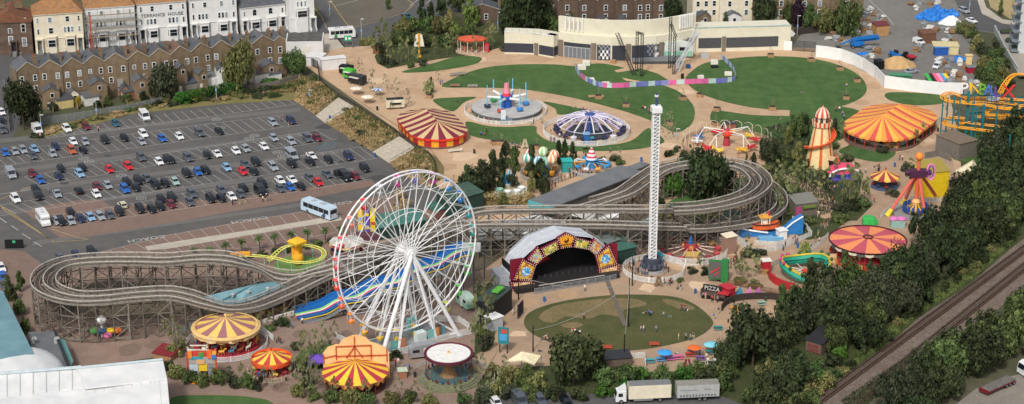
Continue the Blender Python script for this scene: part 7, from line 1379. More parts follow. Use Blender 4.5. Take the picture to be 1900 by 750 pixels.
CRM_={'round':[crown_mesh(s,3600,22,.055)for s in range(5)],'dome':[crown_mesh(100+s,4200,19,.055,'dome')for s in range(3)],'tall':[crown_mesh(20+s,2000,17,.07,'tall')for s in range(3)],'sparse':[crown_mesh(40+s,900,16,.055,'sparse')for s in range(4)],'cone':[crown_mesh(60,1600,22,.065,'cone')],'box':[crown_mesh(70+s,1500,40,.055,'box')for s in range(2)],'sapling':[crown_mesh(90+s,260,12,.05,'sparse')for s in range(3)],'bush':[crown_mesh(80+s,1500,11,.08)for s in range(4)]}
def trunk_mesh(seed,h=1.0,limbs=5):
 r=random.Random(seed);m=MB();top=V((r.uniform(-.05,.05),r.uniform(-.05,.05),.62));m.tube((0,0,-.02),(top.x*.4,top.y*.4,.3),.045,6,.033);m.tube((top.x*.4,top.y*.4,.29),top,.033,6,.015)
 for k in range(limbs):a=2*PI*k/limbs+r.random();z=r.uniform(.25,.5);m.tube((top.x*.5,top.y*.5,z),(math.cos(a)*.22,math.sin(a)*.22,z+r.uniform(.15,.35)),.018,5,.006)
 me=bpy.data.meshes.new('trunk');me.from_pydata(m.v,[],m.f);me.materials.append(BARK);me.update();return me
def stems_mesh(seed):
 r=random.Random(seed);m=MB()
 m.tube((0,0,-.01),(r.uniform(-.03,.03),r.uniform(-.03,.03),.9),.011,5,.004)
 for k in range(6):a=r.uniform(0,6.28);z=r.uniform(.2,.75);m.tube((0,0,z),(math.cos(a)*.1,math.sin(a)*.1,z+.16),.006,4,.002)
 me=bpy.data.meshes.new('trunk');me.from_pydata(m.v,[],m.f);me.materials.append(PALE);me.update();return me
TRK=[trunk_mesh(s)for s in range(3)];STM=[stems_mesh(s)for s in range(3)]
TN={'dark':'dark broad tree','mid':'mid green tree','olive':'olive brown tree','light':'light green tree','birch':'thin pale birch','dull':'grey green tree','purple':'dark purple leaved tree','bright':'bright green tree','yellow':'golden tree','grey':'silvery sapling','straw':'straw coloured clump'}
def tree(px,py,wpx,hpx,kind='dark',shape='round',place='',noun=None,lab=None,bottom=.12,cat=None,rz=None,name=None,loc=None,wm=None,hm=None,group=None):
 if lab and shape=='round':shape='dome'
 g=loc or G(px,py);s=mpp(px,py);w=wm or wpx*s/2;h=hm or hpx*s/.93
 nm=name or('birch_tree' if shape=='sparse' else 'young_tree' if shape=='sapling' else 'shrub' if shape in('bush','box')and h<3.2 else 'hedge' if shape=='box' else 'tree')
 t=T(nm,lab,cat or('shrub' if nm=='shrub' else 'hedge' if nm=='hedge' else 'tree'),(g.x,g.y,.05),rz if rz is not None else R.uniform(0,6.28),group)
 me=R.choice(CRM_[shape]);z0=bottom*h if shape not in('bush','box')else-.1
 if shape=='sparse':z0=.22*h
 key=('c',me.name,kind)
 c=link('crown' if nm!='shrub' else 'foliage',me,t,(0,0,z0),0,(w,w*R.uniform(.9,1.1),h-z0));c.material_slots[0].link='OBJECT';c.material_slots[0].material=LF[kind]
 if shape in('round','dome','tall','cone','sparse','sapling'):
  tm=R.choice(STM if shape[0]=='s' else TRK);link('trunk',tm,t,(0,0,0),0,(w*.9,w*.9,h)if shape[0]!='s' else(max(w,1)*1.2,max(w,1)*1.2,h))
 if not lab:
  sg=noun or TN[kind];later(t,sg,sg+('es' if sg.endswith(('h','s'))else 's'),place,px,t['category'],group)
 return t
def shrub(px,py,w,h,kind,place,noun=None,**k):return tree(px,py,w,h,kind,'bush',place,noun or f'{ {"dark":"dark green","mid":"mid green","olive":"olive","light":"pale green","bright":"bright green","dull":"grey green","straw":"straw coloured","birch":"sage green","yellow":"golden","grey":"silvery"}[kind]} shrub',**k)
tree(45,241,86,88,'dark','round',lab='big round dark tree at the left end of the brick terrace')
tree(305,188,64,66,'dull','round',lab='broad dark grey green tree in front of the terrace gardens')
tree(447,172,76,92,'olive','round',lab='tall olive brown tree hiding the middle of the terrace',bottom=.05)
tree(548,140,52,44,'mid','round',lab='bushy green tree at the right end of the terrace gardens',bottom=.02)
tree(146,199,18,20,'yellow','bush',lab='golden autumn shrub in the terrace gardens')
shrub(200,196,22,16,'mid','in the terrace gardens');shrub(235,190,30,16,'mid','in the terrace gardens');shrub(268,188,24,18,'dark','in the terrace gardens');shrub(100,205,24,16,'dull','in the terrace gardens');shrub(180,200,18,14,'dark','in the terrace gardens');shrub(500,158,36,14,'bright','in the terrace gardens')
a=ang((330,190),(440,168))
for k in range(7):x=338+k*17;tree(x,195-k*3.4,26,25,'bright','box',lab=None,place='below the terrace',noun='bright green hedge section',rz=a,name='hedge',group='box hedge below the terrace')
for k in range(16):x=70+k*29;shrub(x+R.uniform(-8,8),at_px([(60,258),(250,206),(420,186),(545,178)],x)-2,R.uniform(22,44),R.uniform(5,9),R.choice(['straw','olive','dull','mid']),'on the verge beside the back row')
for k in range(16):x=240+k*20;shrub(x+8,at_px([(250,203),(420,182),(560,164)],x)-3,R.uniform(22,40),R.uniform(7,13),R.choice(['olive','dull','mid','dark']),'on the upper verge behind the back row')
for(x,y,w,h,kd)in((575,170,26,16,'straw'),(590,165,26,18,'straw'),(560,180,22,12,'straw'),(600,190,22,14,'straw'),(578,192,20,10,'olive'),(560,160,26,14,'mid'),(585,150,26,14,'mid'),(600,170,20,12,'olive')):shrub(x,y+4,w,h,kd,'on the upper wild bank')
for(x,y,w,h,kd)in((630,222,26,10,'straw'),(650,240,28,14,'straw'),(670,250,26,12,'dull'),(690,240,30,14,'olive'),(665,225,28,12,'mid'),(700,262,28,12,'straw'),(676,268,24,10,'straw'),(720,255,26,12,'mid'),(640,208,22,10,'mid'),(655,258,22,9,'straw')):shrub(x,y+3,w,h,kd,'on the middle wild bank')
for(x,y,w,h,kd)in((745,312,30,16,'straw'),(765,325,30,16,'straw'),(780,300,26,14,'olive'),(790,318,28,18,'straw'),(795,335,24,16,'mid'),(758,298,24,12,'straw'),(775,285,24,12,'mid'),(740,370,26,24,'straw'),(752,385,24,20,'straw'),(690,392,22,14,'straw'),(735,392,22,16,'straw')):shrub(x,y+3,w,h,kd,'on the lower wild bank')
for(x,y,w,h,kd)in((745,62,34,24,'olive'),(770,58,34,26,'mid'),(795,60,36,28,'mid'),(820,62,36,26,'olive'),(845,68,30,24,'light'),(870,64,30,22,'mid'),(735,80,30,24,'mid'),(760,84,34,26,'dark'),(790,88,34,22,'dark'),(820,84,34,20,'mid'),(850,86,28,18,'olive'),(705,100,24,22,'dark'),(715,118,30,18,'dull'),(690,90,22,20,'olive'),(760,125,22,12,'mid'),(785,122,24,14,'dull'),(730,122,22,12,'dull'),(900,92,24,14,'dull'),(675,85,18,16,'olive'),(935,95,20,14,'dull')):shrub(x,y,w,h,kd,'in the entrance shrubbery')
for(x,y,w,h,kd,sh)in((784,44,26,42,'dark','tall'),(800,40,22,34,'dark','tall'),(875,52,46,62,'light','tall'),(820,30,30,34,'dark','round'),(850,24,34,36,'dark','round'),(905,20,40,40,'dark','round'),(880,10,40,40,'dark','round'),(930,14,30,30,'mid','round'),(720,18,16,20,'mid','tall'),(750,60,20,30,'olive','tall'),(835,60,30,40,'olive','tall'),(810,66,26,34,'olive','tall')):tree(x,y,w,h,kd,sh,'beyond the entrance shrubbery')
for(x,y,h)in((700,98,50),(709,97,60),(717,98,52),(724,122,46),(744,118,50),(758,124,52),(772,122,48),(830,104,42),(840,100,44),(880,104,40),(908,90,52),(914,92,44),(902,96,40),(770,104,40),(806,104,36)):tree(x,y,h*.38,h,'birch','sparse','at the entrance shrubbery',group='young birches')
for(x,y,h)in((668,140,32),(690,172,46),(716,172,36),(735,182,38),(758,200,38),(703,190,30),(797,170,26),(727,206,22),(812,154,26)):tree(x,y,h*.5,h,'grey','sapling','on the gravel of the entrance walk',noun='spindly young tree',group='young trees in the gravel')
shrub(797,174,26,26,'birch','on the gravel of the entrance walk')
tree(976,72,94,104,'dark','round',lab='huge dark tree left of the curved cream building',bottom=.0);tree(950,66,50,60,'dark','round',lab='dark tree overhanging the low left wing of the cream building',bottom=.0);tree(1010,60,50,60,'dark','round',lab='dark tree against the left corner of the curved screen',bottom=0)
for k,(x,y,w,h,kd)in enumerate(((1030,66,36,36,'mid'),(1055,50,44,26,'mid'),(1085,46,40,22,'bright'),(1112,46,36,20,'mid'),(1133,46,30,16,'bright'))):tree(x,y,w,h,kd,'bush','above the curved screen','bushy hedge tree',bottom=0)
tree(1248,50,46,56,'dark','round',lab='round dark tree above the right end of the curved screen',bottom=0);tree(1420,60,54,66,'dark','round',lab='round dark tree above the flat right wing roof',bottom=0);tree(1345,52,16,28,'mid','tall',lab='slim green tree in the garden behind the right wing')
for(x,y,w,h,kd)in((1482,50,42,52,'purple'),(1505,58,44,46,'mid'),(1528,62,44,44,'olive'),(1460,44,30,36,'mid'),(1572,66,64,66,'mid'),(1550,58,40,40,'dark'),(1500,30,40,40,'dark'),(1540,24,40,40,'mid')):tree(x,y,w,h,kd,'round','beside the yard',bottom=.0)
for(x,y,w,h,kd)in((1782,62,26,24,'mid'),(1796,72,32,28,'olive'),(1806,86,34,30,'mid'),(1812,100,36,30,'olive'),(1826,108,34,30,'dull'),(1838,122,36,30,'mid'),(1822,128,34,26,'olive'),(1848,136,34,28,'mid'),(1836,148,36,28,'mid'),(1858,152,34,28,'olive'),(1816,150,30,26,'mid'),(1830,165,36,26,'mid'),(1852,172,36,26,'mid'),(1872,165,30,24,'dull'),(1846,90,22,18,'dull'),(1856,108,22,18,'mid'),(1866,128,24,20,'dark')):tree(x,y,w,h,kd,'bush','on the slope beside the builders yard','bushy tree',bottom=0)
tree(1856,30,20,30,'mid','cone',lab='small conical tree in the parched field at top right')
tree(1313,372,96,92,'dark','round',lab='big dark tree in the right turn of the wooden coaster',bottom=.0);tree(1247,368,52,50,'bright','round',lab='bright green tree left of the big dark coaster tree',bottom=0);tree(1350,362,40,60,'dark','round',lab='dark tree at the right edge of the coaster infield',bottom=.0);tree(1276,352,50,66,'dark','round',lab='dark tree behind the coaster infield trees',bottom=0)
for(x,y,w,h,kd)in((1225,382,30,14,'dark'),(1380,372,26,14,'dark'),(1270,385,40,10,'mid'),(1330,384,40,12,'mid'),(1400,398,30,16,'mid'),(1235,402,40,16,'olive'),(1310,412,50,22,'olive'),(1290,424,44,24,'olive'),(1330,424,40,22,'mid')):shrub(x,y,w,h,kd,'under the wooden coaster turn')
for(x,y,w,h,kd,sh)in((876,368,62,56,'dark','round'),(900,358,50,56,'dull','round'),(858,366,40,34,'dark','bush'),(930,352,40,56,'dark','tall'),(915,318,30,38,'dark','tall'),(938,312,30,46,'dark','tall'),(955,318,34,44,'mid','tall'),(985,330,34,58,'dark','tall'),(1003,350,36,52,'dark','tall'),(1010,362,30,34,'dark','round'),(1036,306,26,42,'dark','tall'),(1048,302,20,40,'dark','tall'),(1062,302,22,36,'dull','tall'),(955,352,26,40,'dull','tall'),(985,360,24,40,'olive','tall'),(895,334,30,34,'dark','tall')):tree(x,y,w,h,kd,sh,'in the clump left of the coaster station',bottom=.04)
for(x,y,w,h,kd)in((880,380,40,18,'straw'),(910,380,40,20,'straw'),(935,382,40,22,'olive'),(960,380,36,18,'straw'),(980,374,30,18,'straw'),(900,372,30,14,'olive'),(985,285,20,12,'mid'),(1017,290,14,8,'mid'),(1140,300,30,12,'dull'),(1120,304,24,12,'dull'),(1150,306,20,10,'mid')):shrub(x,y,w,h,kd,'in the bed left of the coaster station')
for(x,y,h)in((1148,298,26),(1243,232,30),(1238,262,36),(1250,258,32),(1232,246,26)):tree(x,y,h*.6,h,'grey','sapling','beside the path by the lattice tower',noun='bare young tree',group='young trees in the gravel')
for(x,y,w,h,kd)in((1240,290,26,12,'dark'),(1256,282,22,10,'dull'),(1268,292,22,12,'dark')):shrub(x,y,w,h,kd,'beside the path by the lattice tower')
for(x,y,w,h,kd,sh)in((1478,258,36,44,'mid','round'),(1492,252,26,40,'dark','round'),(1422,300,34,44,'dull','round'),(1440,302,26,40,'dark','tall'),(1462,270,24,34,'olive','tall'),(1500,286,24,30,'mid','tall'),(1548,258,24,36,'dull','tall'),(1538,268,20,34,'mid','tall'),(1480,300,28,34,'olive','tall'),(1458,310,26,30,'mid','tall'),(1440,330,20,24,'dark','tall'),(1398,310,18,26,'dark','tall'),(1385,312,14,24,'dark','tall')):tree(x,y,w,h,kd,sh,'in the plaza beds',bottom=.05)
for(x,y,h)in((1442,352,54),(1452,360,58),(1465,372,60),(1476,384,56),(1458,394,58),(1445,400,52),(1474,350,48),(1490,344,46),(1504,352,44),(1520,360,50),(1432,376,48),(1420,350,44),(1560,330,44),(1548,340,44),(1536,352,42),(1570,360,56),(1580,372,60),(1590,380,60),(1575,388,58),(1600,388,52),(1608,376,48),(1562,380,52),(1586,350,50),(1710,262,34),(1700,276,36),(1688,326,34),(1560,260,36),(1575,300,30)):tree(x,y,h*.5,h,'birch','sparse','in the plaza beds',group='young birches')
for(x,y,w,h,kd)in((1450,380,40,14,'dull'),(1470,400,34,14,'mid'),(1440,345,40,14,'olive'),(1480,320,40,14,'mid'),(1500,312,34,14,'dark'),(1540,330,40,14,'mid'),(1580,388,46,18,'dark'),(1600,384,36,16,'mid'),(1565,392,40,14,'dull'),(1570,300,40,12,'dull'),(1620,270,36,12,'straw'),(1660,276,34,12,'straw'),(1640,282,30,12,'dull'),(1490,420,36,14,'dull'),(1504,416,30,14,'mid'),(1690,330,30,24,'dark'),(1680,318,26,16,'dull'),(1655,362,40,10,'dull'),(1545,275,30,12,'mid'),(1420,320,36,12,'olive')):shrub(x,y,w,h,kd,'in the plaza beds')
for(x,y,w,h,kd)in((1390,478,34,20,'dull'),(1410,474,26,14,'dull'),(1494,476,26,28,'light'),(1310,508,34,10,'dark'),(1284,506,30,9,'dull'),(1560,414,34,16,'mid'),(1262,524,20,8,'mid'),(1370,524,36,10,'olive'),(1400,532,40,10,'olive'),(1340,520,24,10,'olive')):shrub(x,y,w,h,kd,'around the spinning rides')
for(x,y,h)in((1300,504,40),(1372,516,48),(1384,520,54),(1396,518,44),(1405,512,40),(1364,508,40),(1388,480,40)):tree(x,y,h*.5,h,'birch','sparse','around the spinning rides',group='young birches')
for(x,y,h)in((560,664,52),(568,676,62),(580,660,50),(590,672,60),(604,664,56),(612,655,50),(575,690,58),(566,712,66),(556,730,70),(578,736,66),(548,716,56),(586,720,52),(600,640,46),(622,636,42),(480,612,30),(500,608,30),(530,602,30),(545,598,28),(884,610,60),(896,600,60),(905,622,66),(890,636,62),(880,650,56),(912,600,56),(900,570,50),(885,560,44),(916,560,50),(330,660,54),(322,640,56),(310,640,50),(340,650,44),(426,716,40),(450,718,44),(472,722,40),(490,716,38),(505,726,44),(395,716,36),(620,742,46),(650,746,44),(680,748,46),(740,740,44),(770,744,40),(800,744,38),(850,742,40),(890,744,44),(910,738,50),(925,730,50),(935,700,44),(880,700,48),(894,706,52)):tree(x,y,h*.42,h,'birch' if R.random()<.6 else 'grey','sparse','in the lower park beds',noun='slender birch',group='young birches')
for(x,y,w,h,kd)in((330,700,40,26,'olive'),(350,712,40,24,'mid'),(375,716,40,24,'mid'),(405,714,40,30,'mid'),(430,720,36,30,'dull'),(455,722,36,30,'mid'),(480,724,30,24,'dull'),(520,605,40,14,'dark'),(500,612,30,10,'mid'),(560,690,34,24,'dark'),(570,716,36,30,'dull'),(556,738,36,26,'olive'),(580,742,34,24,'mid'),(615,748,40,26,'mid'),(650,750,44,28,'olive'),(685,752,40,26,'mid'),(730,748,40,24,'olive'),(760,750,40,24,'mid'),(800,752,40,20,'olive'),(860,750,40,22,'mid'),(895,745,40,28,'dull'),(920,738,40,30,'olive'),(715,668,40,16,'dark'),(735,664,34,14,'dark'),(330,660,40,26,'olive'),(315,690,30,20,'dull'),(900,650,36,30,'dull'),(888,626,34,22,'mid'),(905,600,30,26,'olive'),(895,580,34,20,'dull'),(915,700,40,24,'olive'),(40,585,30,30,'mid'),(20,560,30,36,'dark'),(48,620,26,30,'mid'),(550,650,24,16,'dark'),(670,646,24,12,'dark')):shrub(x,y,w,h,kd,'in the lower park beds')
for(x,y,w,h,kd)in((15,545,22,34,'mid'),(38,542,24,38,'mid')):tree(x,y,w,h,kd,'tall','between the teal shed and the coaster')
tree(1064,716,112,98,'dark','round',lab='big spreading dark tree below the round worn lawn',bottom=.05);tree(1100,700,60,60,'dark','round',lab='dark tree merging into the right of the big spreading tree',bottom=0)
for(x,y,w,h,kd)in((948,712,50,34,'olive'),(975,716,46,36,'mid'),(1000,720,46,30,'olive'),(945,740,50,26,'dull'),(985,740,50,24,'mid'),(1025,740,50,24,'dark'),(1120,715,50,34,'mid'),(1145,705,44,28,'mid'),(1165,712,50,34,'mid'),(1190,706,40,26,'bright'),(1235,704,50,26,'mid'),(1225,715,50,28,'mid'),(1265,706,44,28,'bright'),(1290,700,50,30,'mid'),(1325,702,50,34,'dark'),(1350,705,50,36,'mid'),(1310,720,50,28,'dark'),(1345,724,50,32,'mid'),(1120,735,50,20,'bright'),(1170,728,60,18,'bright'),(1070,742,50,20,'dark')):tree(x,y,w,h,kd,'bush','in the hedge above the lorry park','hedge tree',bottom=0)
tree(1396,680,124,108,'dark','round',lab='very large rounded dark tree right of the picnic tables',bottom=.02);tree(1350,690,60,60,'dark','round',lab='dark tree overlapping the left of the very large rounded tree',bottom=0)
def inside(p,poly):
 c=False;n=len(poly)
 for i in range(n):
  (x1,y1),(x2,y2)=poly[i],poly[i-1]
  if(y1>p[1])!=(y2>p[1])and p[0]<(x2-x1)*(p[1]-y1)/(y2-y1)+x1:c=not c
 return c
def belt(poly,step,kinds,size,place,noun,avoid=(),hs=(.85,1.2),grp=None,shape='round'):
 P=[(G(*p).x,G(*p).y)for p in poly];xs=[p[0]for p in P];ys=[p[1]for p in P];got=[];tries=0
 while tries<6000:
  tries+=1;q=(R.uniform(min(xs),max(xs)),R.uniform(min(ys),max(ys)))
  if not inside(q,P)or any((q[0]-a)**2+(q[1]-b)**2<step*step for a,b in got)or any((q[0]-a)**2+(q[1]-b)**2<r*r for a,b,r in avoid):continue
  got.append(q)
 for q in got:
  w=size*R.uniform(.8,1.25);h=w*2*R.uniform(*hs)
  d=(V((q[0],q[1],0))-V((0,0,HC)));px=950+F*d.x/(d.y*cp-d.z*sp)
  kd=R.choice(kinds);tree(px,500,0,0,kd,shape,place,noun or TN[kd],loc=V((q[0],q[1],0)),wm=w,hm=h,bottom=.02,group=grp)
rv=G(1508,656);av=[(rv.x,rv.y,8)]+[(G(x,y).x,G(x,y).y,r)for x,y,r in((1396,680,7),(1608,470,13),(1490,512,9.5),(1530,505,6),(1700,398,9),(1560,450,9),(1512,675,8),(1512,700,6),(1450,545,7),(1440,570,7),(1760,345,7))]
belt([(2000,210),(1910,235),(1850,285),(1800,345),(1772,400),(1725,440),(1694,505),(1580,560),(1500,566),(1462,606),(1440,690),(1420,790),(1500,740),(1600,660),(1700,565),(1790,500),(1880,420),(2000,340)],5.0,['dark','dark','dark','dark','dark','mid','dull'],4.5,'in the railway belt',None,av,(.8,1.1),'trees of the lineside belt')
belt([(1500,742),(1560,698),(1640,636),(1700,582),(1800,515),(1890,440),(2000,350),(2000,330),(1880,420),(1790,505),(1700,570),(1600,655)],3.0,['mid','dark','dark','olive'],1.7,'along the upper railway edge','lineside bush',(),(.5,.8),'lineside bushes','bush')
belt([(1655,775),(1708,702),(1778,664),(1866,612),(1965,528),(2000,500),(2000,650),(1890,668),(1820,700),(1740,745),(1700,800)],4.8,['dark','mid','dark','dull','mid'],4.0,'beyond the railway',None,(),(.75,1.05),'trees beyond the railway')
belt([(1380,800),(1400,735),(1440,715),(1490,705),(1540,720),(1500,760)],3.6,['dull','mid','olive'],2.6,'at the lorry park corner','rough bush',(),(.6,.9),None,'bush')
PALMM=M('palm_leaf',(86,104,52),.6,.3,1,c2=(58,74,36),rnd=.2);PTR=M('palm_trunk',(96,82,66),.9,.3,4)
def palm_meshes():
 m=MB();r=random.Random(3)
 for k in range(34):
  a=r.uniform(0,6.28);el=r.uniform(-.5,1.2);L=r.uniform(.8,1.1);d=V((math.cos(a),math.sin(a),0));s=V((-d.y,d.x,0));p=V((0,0,0));pts=[]
  for j in range(5):pts.append(p.copy());p=p+(d*math.cos(el)+V((0,0,math.sin(el))))*(L/4);el-=.38
  wd=[.05,.12,.14,.1,.01];m.ribbon([q-s*w for q,w in zip(pts,wd)],[q+s*w for q,w in zip(pts,wd)])
 f=bpy.data.meshes.new('fronds');f.from_pydata(m.v,[],m.f);f.materials.append(PALMM);f.update()
 m=MB();m.tube((0,0,0),(0,0,1),.16,7,.11);t=bpy.data.meshes.new('trunk');t.from_pydata(m.v,[],m.f);t.materials.append(PTR);t.update();return f,t
PF,PT=palm_meshes()
def palm(px,py,hpx,place):
 g=G(px,py);s=mpp(px,py);h=hpx*s/.93*.72;t=T('palm_tree',None,'palm tree',(g.x,g.y,.05),R.uniform(0,6),'palms beside the kiddie coaster');fr=link('fronds',PF,t,(0,0,h),0,(1.55,1.55,1.5));link('trunk',PT,t,(0,0,0),0,(1,1,h));later(t,'palm tree','palm trees',place,px,'palm tree')
for x,y,h in((362,482,22),(390,482,24),(420,474,26),(449,470,28),(482,466,32),(511,464,34),(541,460,34),(571,456,34),(604,452,34),(634,446,30)):palm(x,y,h,'beside the brick coach bays')
for x,y,h in((1017,294,20),(1087,292,20),(1040,300,26)):palm(x,y,h,'near the balloon ride')
for k in range(12):x=330+k*26;shrub(x,at_px([(330,492),(480,476),(640,446)],x)+1,28,10,R.choice(['dark','mid','dull','dark']),'under the palms beside the coach bays')
PLW=M('planter_timber',(160,128,96),.9,.2,2)
for(x,y)in((1110,183),(1161,198),(1267,185),(1298,180),(1330,206),(1433,204),(1570,184),(1610,126)if False else(1590,152),(1430,106),(1505,114),(1558,130),(1241,232),(1328,233),(797,182),(918,268),(995,276),(930,268)):
 g=G(x,y);t=T('planter',None,'planter',(g.x,g.y,.06),R.uniform(-.4,.4),'square timber planters on the lawns');m=MB();m.box(0,0,0,1.9,1.9,1.0,taper=.96);m.build('box',PLW,t);m=MB();m.box(0,0,.95,1.7,1.7,.08);m.build('soil',DWOOD,t)
 c=link('foliage',R.choice(CRM_['sapling']),t,(0,0,1.6),0,(.8,.8,1.8));c.material_slots[0].link='OBJECT';c.material_slots[0].material=LF['grey'];link('stem',R.choice(STM),t,(0,0,.9),0,(1.2,1.2,2.4));later(t,'square timber planter with a sapling','square timber planters','on the lawns and gravel',x,'planter')
def tufts(name,poly,n,mt,h=(.3,.8),w=.14,z=.05,hz=None):
 m=MB();P=[(G(*p).x,G(*p).y)for p in poly];xs=[p[0]for p in P];ys=[p[1]for p in P];k=0
 while k<n:
  q=(R.uniform(min(xs),max(xs)),R.uniform(min(ys),max(ys)))
  if not inside(q,P):continue
  k+=1;a=R.uniform(0,PI);hh=R.uniform(*h);c,s=math.cos(a)*w,math.sin(a)*w;b=hz(q)if hz else z;dx,dy=R.uniform(-.2,.2),R.uniform(-.2,.2)
  m.add([(q[0]-c,q[1]-s,b),(q[0]+c,q[1]+s,b),(q[0]+dx+c*.3,q[1]+dy+s*.3,b+hh),(q[0]+dx-c*.3,q[1]+dy-s*.3,b+hh)],[(0,1,2,3)])
 return tag(m.build(name,mt,fix=False),kind='stuff')
tufts('verge_grass',[(60,260),(85,246),(250,202),(420,180),(545,172),(556,140),(440,172),(300,196),(90,238)],9000,LF['straw'],(.3,.8),.12)
tufts('verge_weeds',[(60,258),(85,242),(250,200),(420,180),(545,172),(556,150),(440,172),(300,196),(90,238)],9000,LF['olive'],(.3,.8),.12)
tufts('lineside_grass',[(1540,714),(1643,640),(1705,584),(1797,524),(1879,452),(1890,440),(1790,505),(1700,570),(1600,655)],9000,LF['mid'],(.3,.8),.15)
tufts('bed_plants',[(1420,238),(1500,220),(1490,300),(1560,340),(1540,395),(1480,420),(1430,400),(1420,312)],6000,LF['dull'],(.3,.8),.15)
tufts('bed_weeds',[(858,372),(905,345),(960,352),(990,365),(1000,380),(900,386)],5000,LF['straw'],(.4,1.1),.12)
for(x,y)in((612,222),(696,292),(735,250),(1245,525),(1290,545),(1420,560),(880,285),(960,290),(1340,240),(1560,350),(1660,310),(1515,430),(1480,460),(1110,660),(1010,560),(560,640),(480,700),(690,690),(770,700),(530,660),(1190,300),(800,150),(700,205),(1740,245),(1630,320)):
 g=G(x,y);b=MB();b.tube((0,0,0),(0,0,1.0),.28,8,.3);b.lathe([(.33,1.0),(.33,1.1),(0,1.22)],8);b.box(0,-.26,.55,.3,.06,.25);t=b.build('litter_bin',C(R.choice(['2A2C2E','2E5FA0','3A4A3C'])),None,(g.x,g.y,.06));later(t,'small litter bin','small litter bins','along the park paths',x,'bin','litter bins')
tufts('ballast_weeds',[(1560,745),(1640,690),(1700,655),(1690,690),(1640,730),(1580,770)],2600,LF['dull'],(.2,.6),.12)
def bank_tufts(nm,mt,n):
 m=MB()
 for k in range(n):
  L,H=BANKS[k%3];i=R.randrange(len(L)-1);u,v=R.random(),R.random();v=v**1.7 if 'grass' in nm else 1-v**2*.7;q=L[i].lerp(L[i+1],u).lerp(H[i].lerp(H[i+1],u),v);a=R.uniform(0,PI);c,s=math.cos(a)*.15,math.sin(a)*.15;h=R.uniform(.3,.8)
  m.add([(q.x-c,q.y-s,q.z),(q.x+c,q.y+s,q.z),(q.x+c*.4+R.uniform(-.2,.2),q.y+s*.4,q.z+h),(q.x-c*.4,q.y-s*.4,q.z+h)],[(0,1,2,3)])
 tag(m.build(nm,mt,fix=False),kind='stuff')
bank_tufts('bank_grass',LF['straw'],7000);bank_tufts('bank_weeds',LF['olive'],4500)
for(x,y,w,h,kd)in((1455,645,72,66,'dark'),(1476,614,70,72,'dark'),(1548,650,56,50,'mid'),(1440,690,60,50,'dark'),(1425,715,56,44,'olive')):tree(x,y,w,h,kd,'round','around the river cave hut',bottom=0)
for(x,y,w,h,kd)in((1468,688,56,24,'mid'),(1494,694,56,22,'dark'),(1520,690,50,20,'mid'),(1545,680,46,22,'dark'),(1478,672,44,22,'dark'),(1506,706,60,22,'bright'),(1470,712,56,24,'mid'),(1536,702,50,18,'mid'),(1450,728,56,24,'dull'),(1560,662,40,20,'bright')):shrub(x,y,w,h,kd,'around the river cave hut')
def person_mesh(pose):
 J=[(0,0,.95),(0,0,1.2),(0,0,1.42),(0,.0,1.52),(0,.02,1.66),(0,.01,1.76)];E=[(0,1),(1,2),(2,3),(3,4),(4,5)];Rr=[.15,.14,.16,.06,.105,.07]
 def add(par,pts,rs):
  a=par
  for p,r in zip(pts,rs):J.append(p);Rr.append(r);E.append((a,len(J)-1));a=len(J)-1
 if pose=='sit':
  J=[(x,y,z-.83)for x,y,z in J]
  for s in(-1,1):add(0,[(s*.1,.05,.14),(s*.14,.48,.38),(s*.14,.8,.07),(s*.14,.95,.06)],[.1,.085,.06,.05]);add(2,[(s*.2,0,.55),(s*.26,.1,.3),(s*.2,.32,.32)],[.07,.055,.045])
 elif pose=='lie':
  J=[(x,z-1.0,.14+y)for x,y,z in J]
  for s in(-1,1):add(0,[(s*.1,-.15,.12),(s*.13,-.5,.2),(s*.14,-.9,.08)],[.1,.08,.06]);add(2,[(s*.2,.4,.12),(s*.32,.15,.08),(s*.3,-.1,.07)],[.07,.055,.045])
 else:
  st=.22 if pose=='walk' else.03
  for s in(-1,1):add(0,[(s*.1,0,.88),(s*.11,s*st*.6+.02,.48),(s*.11,s*st,.09),(s*.11,s*st+.14,.04)],[.1,.075,.05,.045]);add(2,[(s*.2,0,1.4),(s*.26,-s*st*.5,1.14),(s*.25,-s*st+.08,.9)],[.07,.052,.042])
 me=bpy.data.meshes.new('p');me.from_pydata(J,E,[]);o=bpy.data.objects.new('p',me);COL.objects.link(o);md=o.modifiers.new('s','SKIN');sv=me.skin_vertices[0].data
 for i,r in enumerate(Rr):sv[i].radius=(r,r*.8 if i<3 else r);sv[i].use_root=(i==0)
 md2=o.modifiers.new('u','SUBSURF');md2.levels=1;md2.render_levels=1
 dg=bpy.context.evaluated_depsgraph_get();out=bpy.data.meshes.new_from_object(o.evaluated_get(dg));bpy.data.objects.remove(o);out.name='person'
 out.materials.clear()
 for m in(C('C99878'),C('888888',.9),C('333844',.9),C('33261E',.9)):out.materials.append(m)
 for p in out.polygons:
  x,y,z=p.center
  if pose=='sit':z+=.83 if abs(x)<.17 and y<.2 and z>.1 or z>.45 else 0
  if pose=='lie':z=y+1.0
  k=1
  if pose=='sit' and p.center[2]<.45 and(p.center[1]>.12 or p.center[2]<.2):k=2
  elif z>1.72 or(z>1.6 and(p.center[1]<-.02 if pose!='lie' else p.center[2]<.12)):k=3
  elif z>1.47:k=0
  elif z<.97 and abs(x)<.22:k=2
  elif abs(x)>.21 and z<1.25:k=0
  p.material_index=k
 return out
PMESH={k:person_mesh(k)for k in('stand','walk','sit','lie')}
TOPS=[('white','E2E0DC'),('black','1E1E22'),('grey','84888C'),('red','B5303A'),('navy','2C3656'),('blue','3F6FA8'),('pink','D890A0'),('green','4C7A54'),('cream','D8CDB0'),('maroon','6E2434')]
BOT=[('dark trousers','23252C'),('blue jeans','3E5270'),('pale shorts','B9AC92'),('black trousers','17181B'),('grey trousers','63676C')]
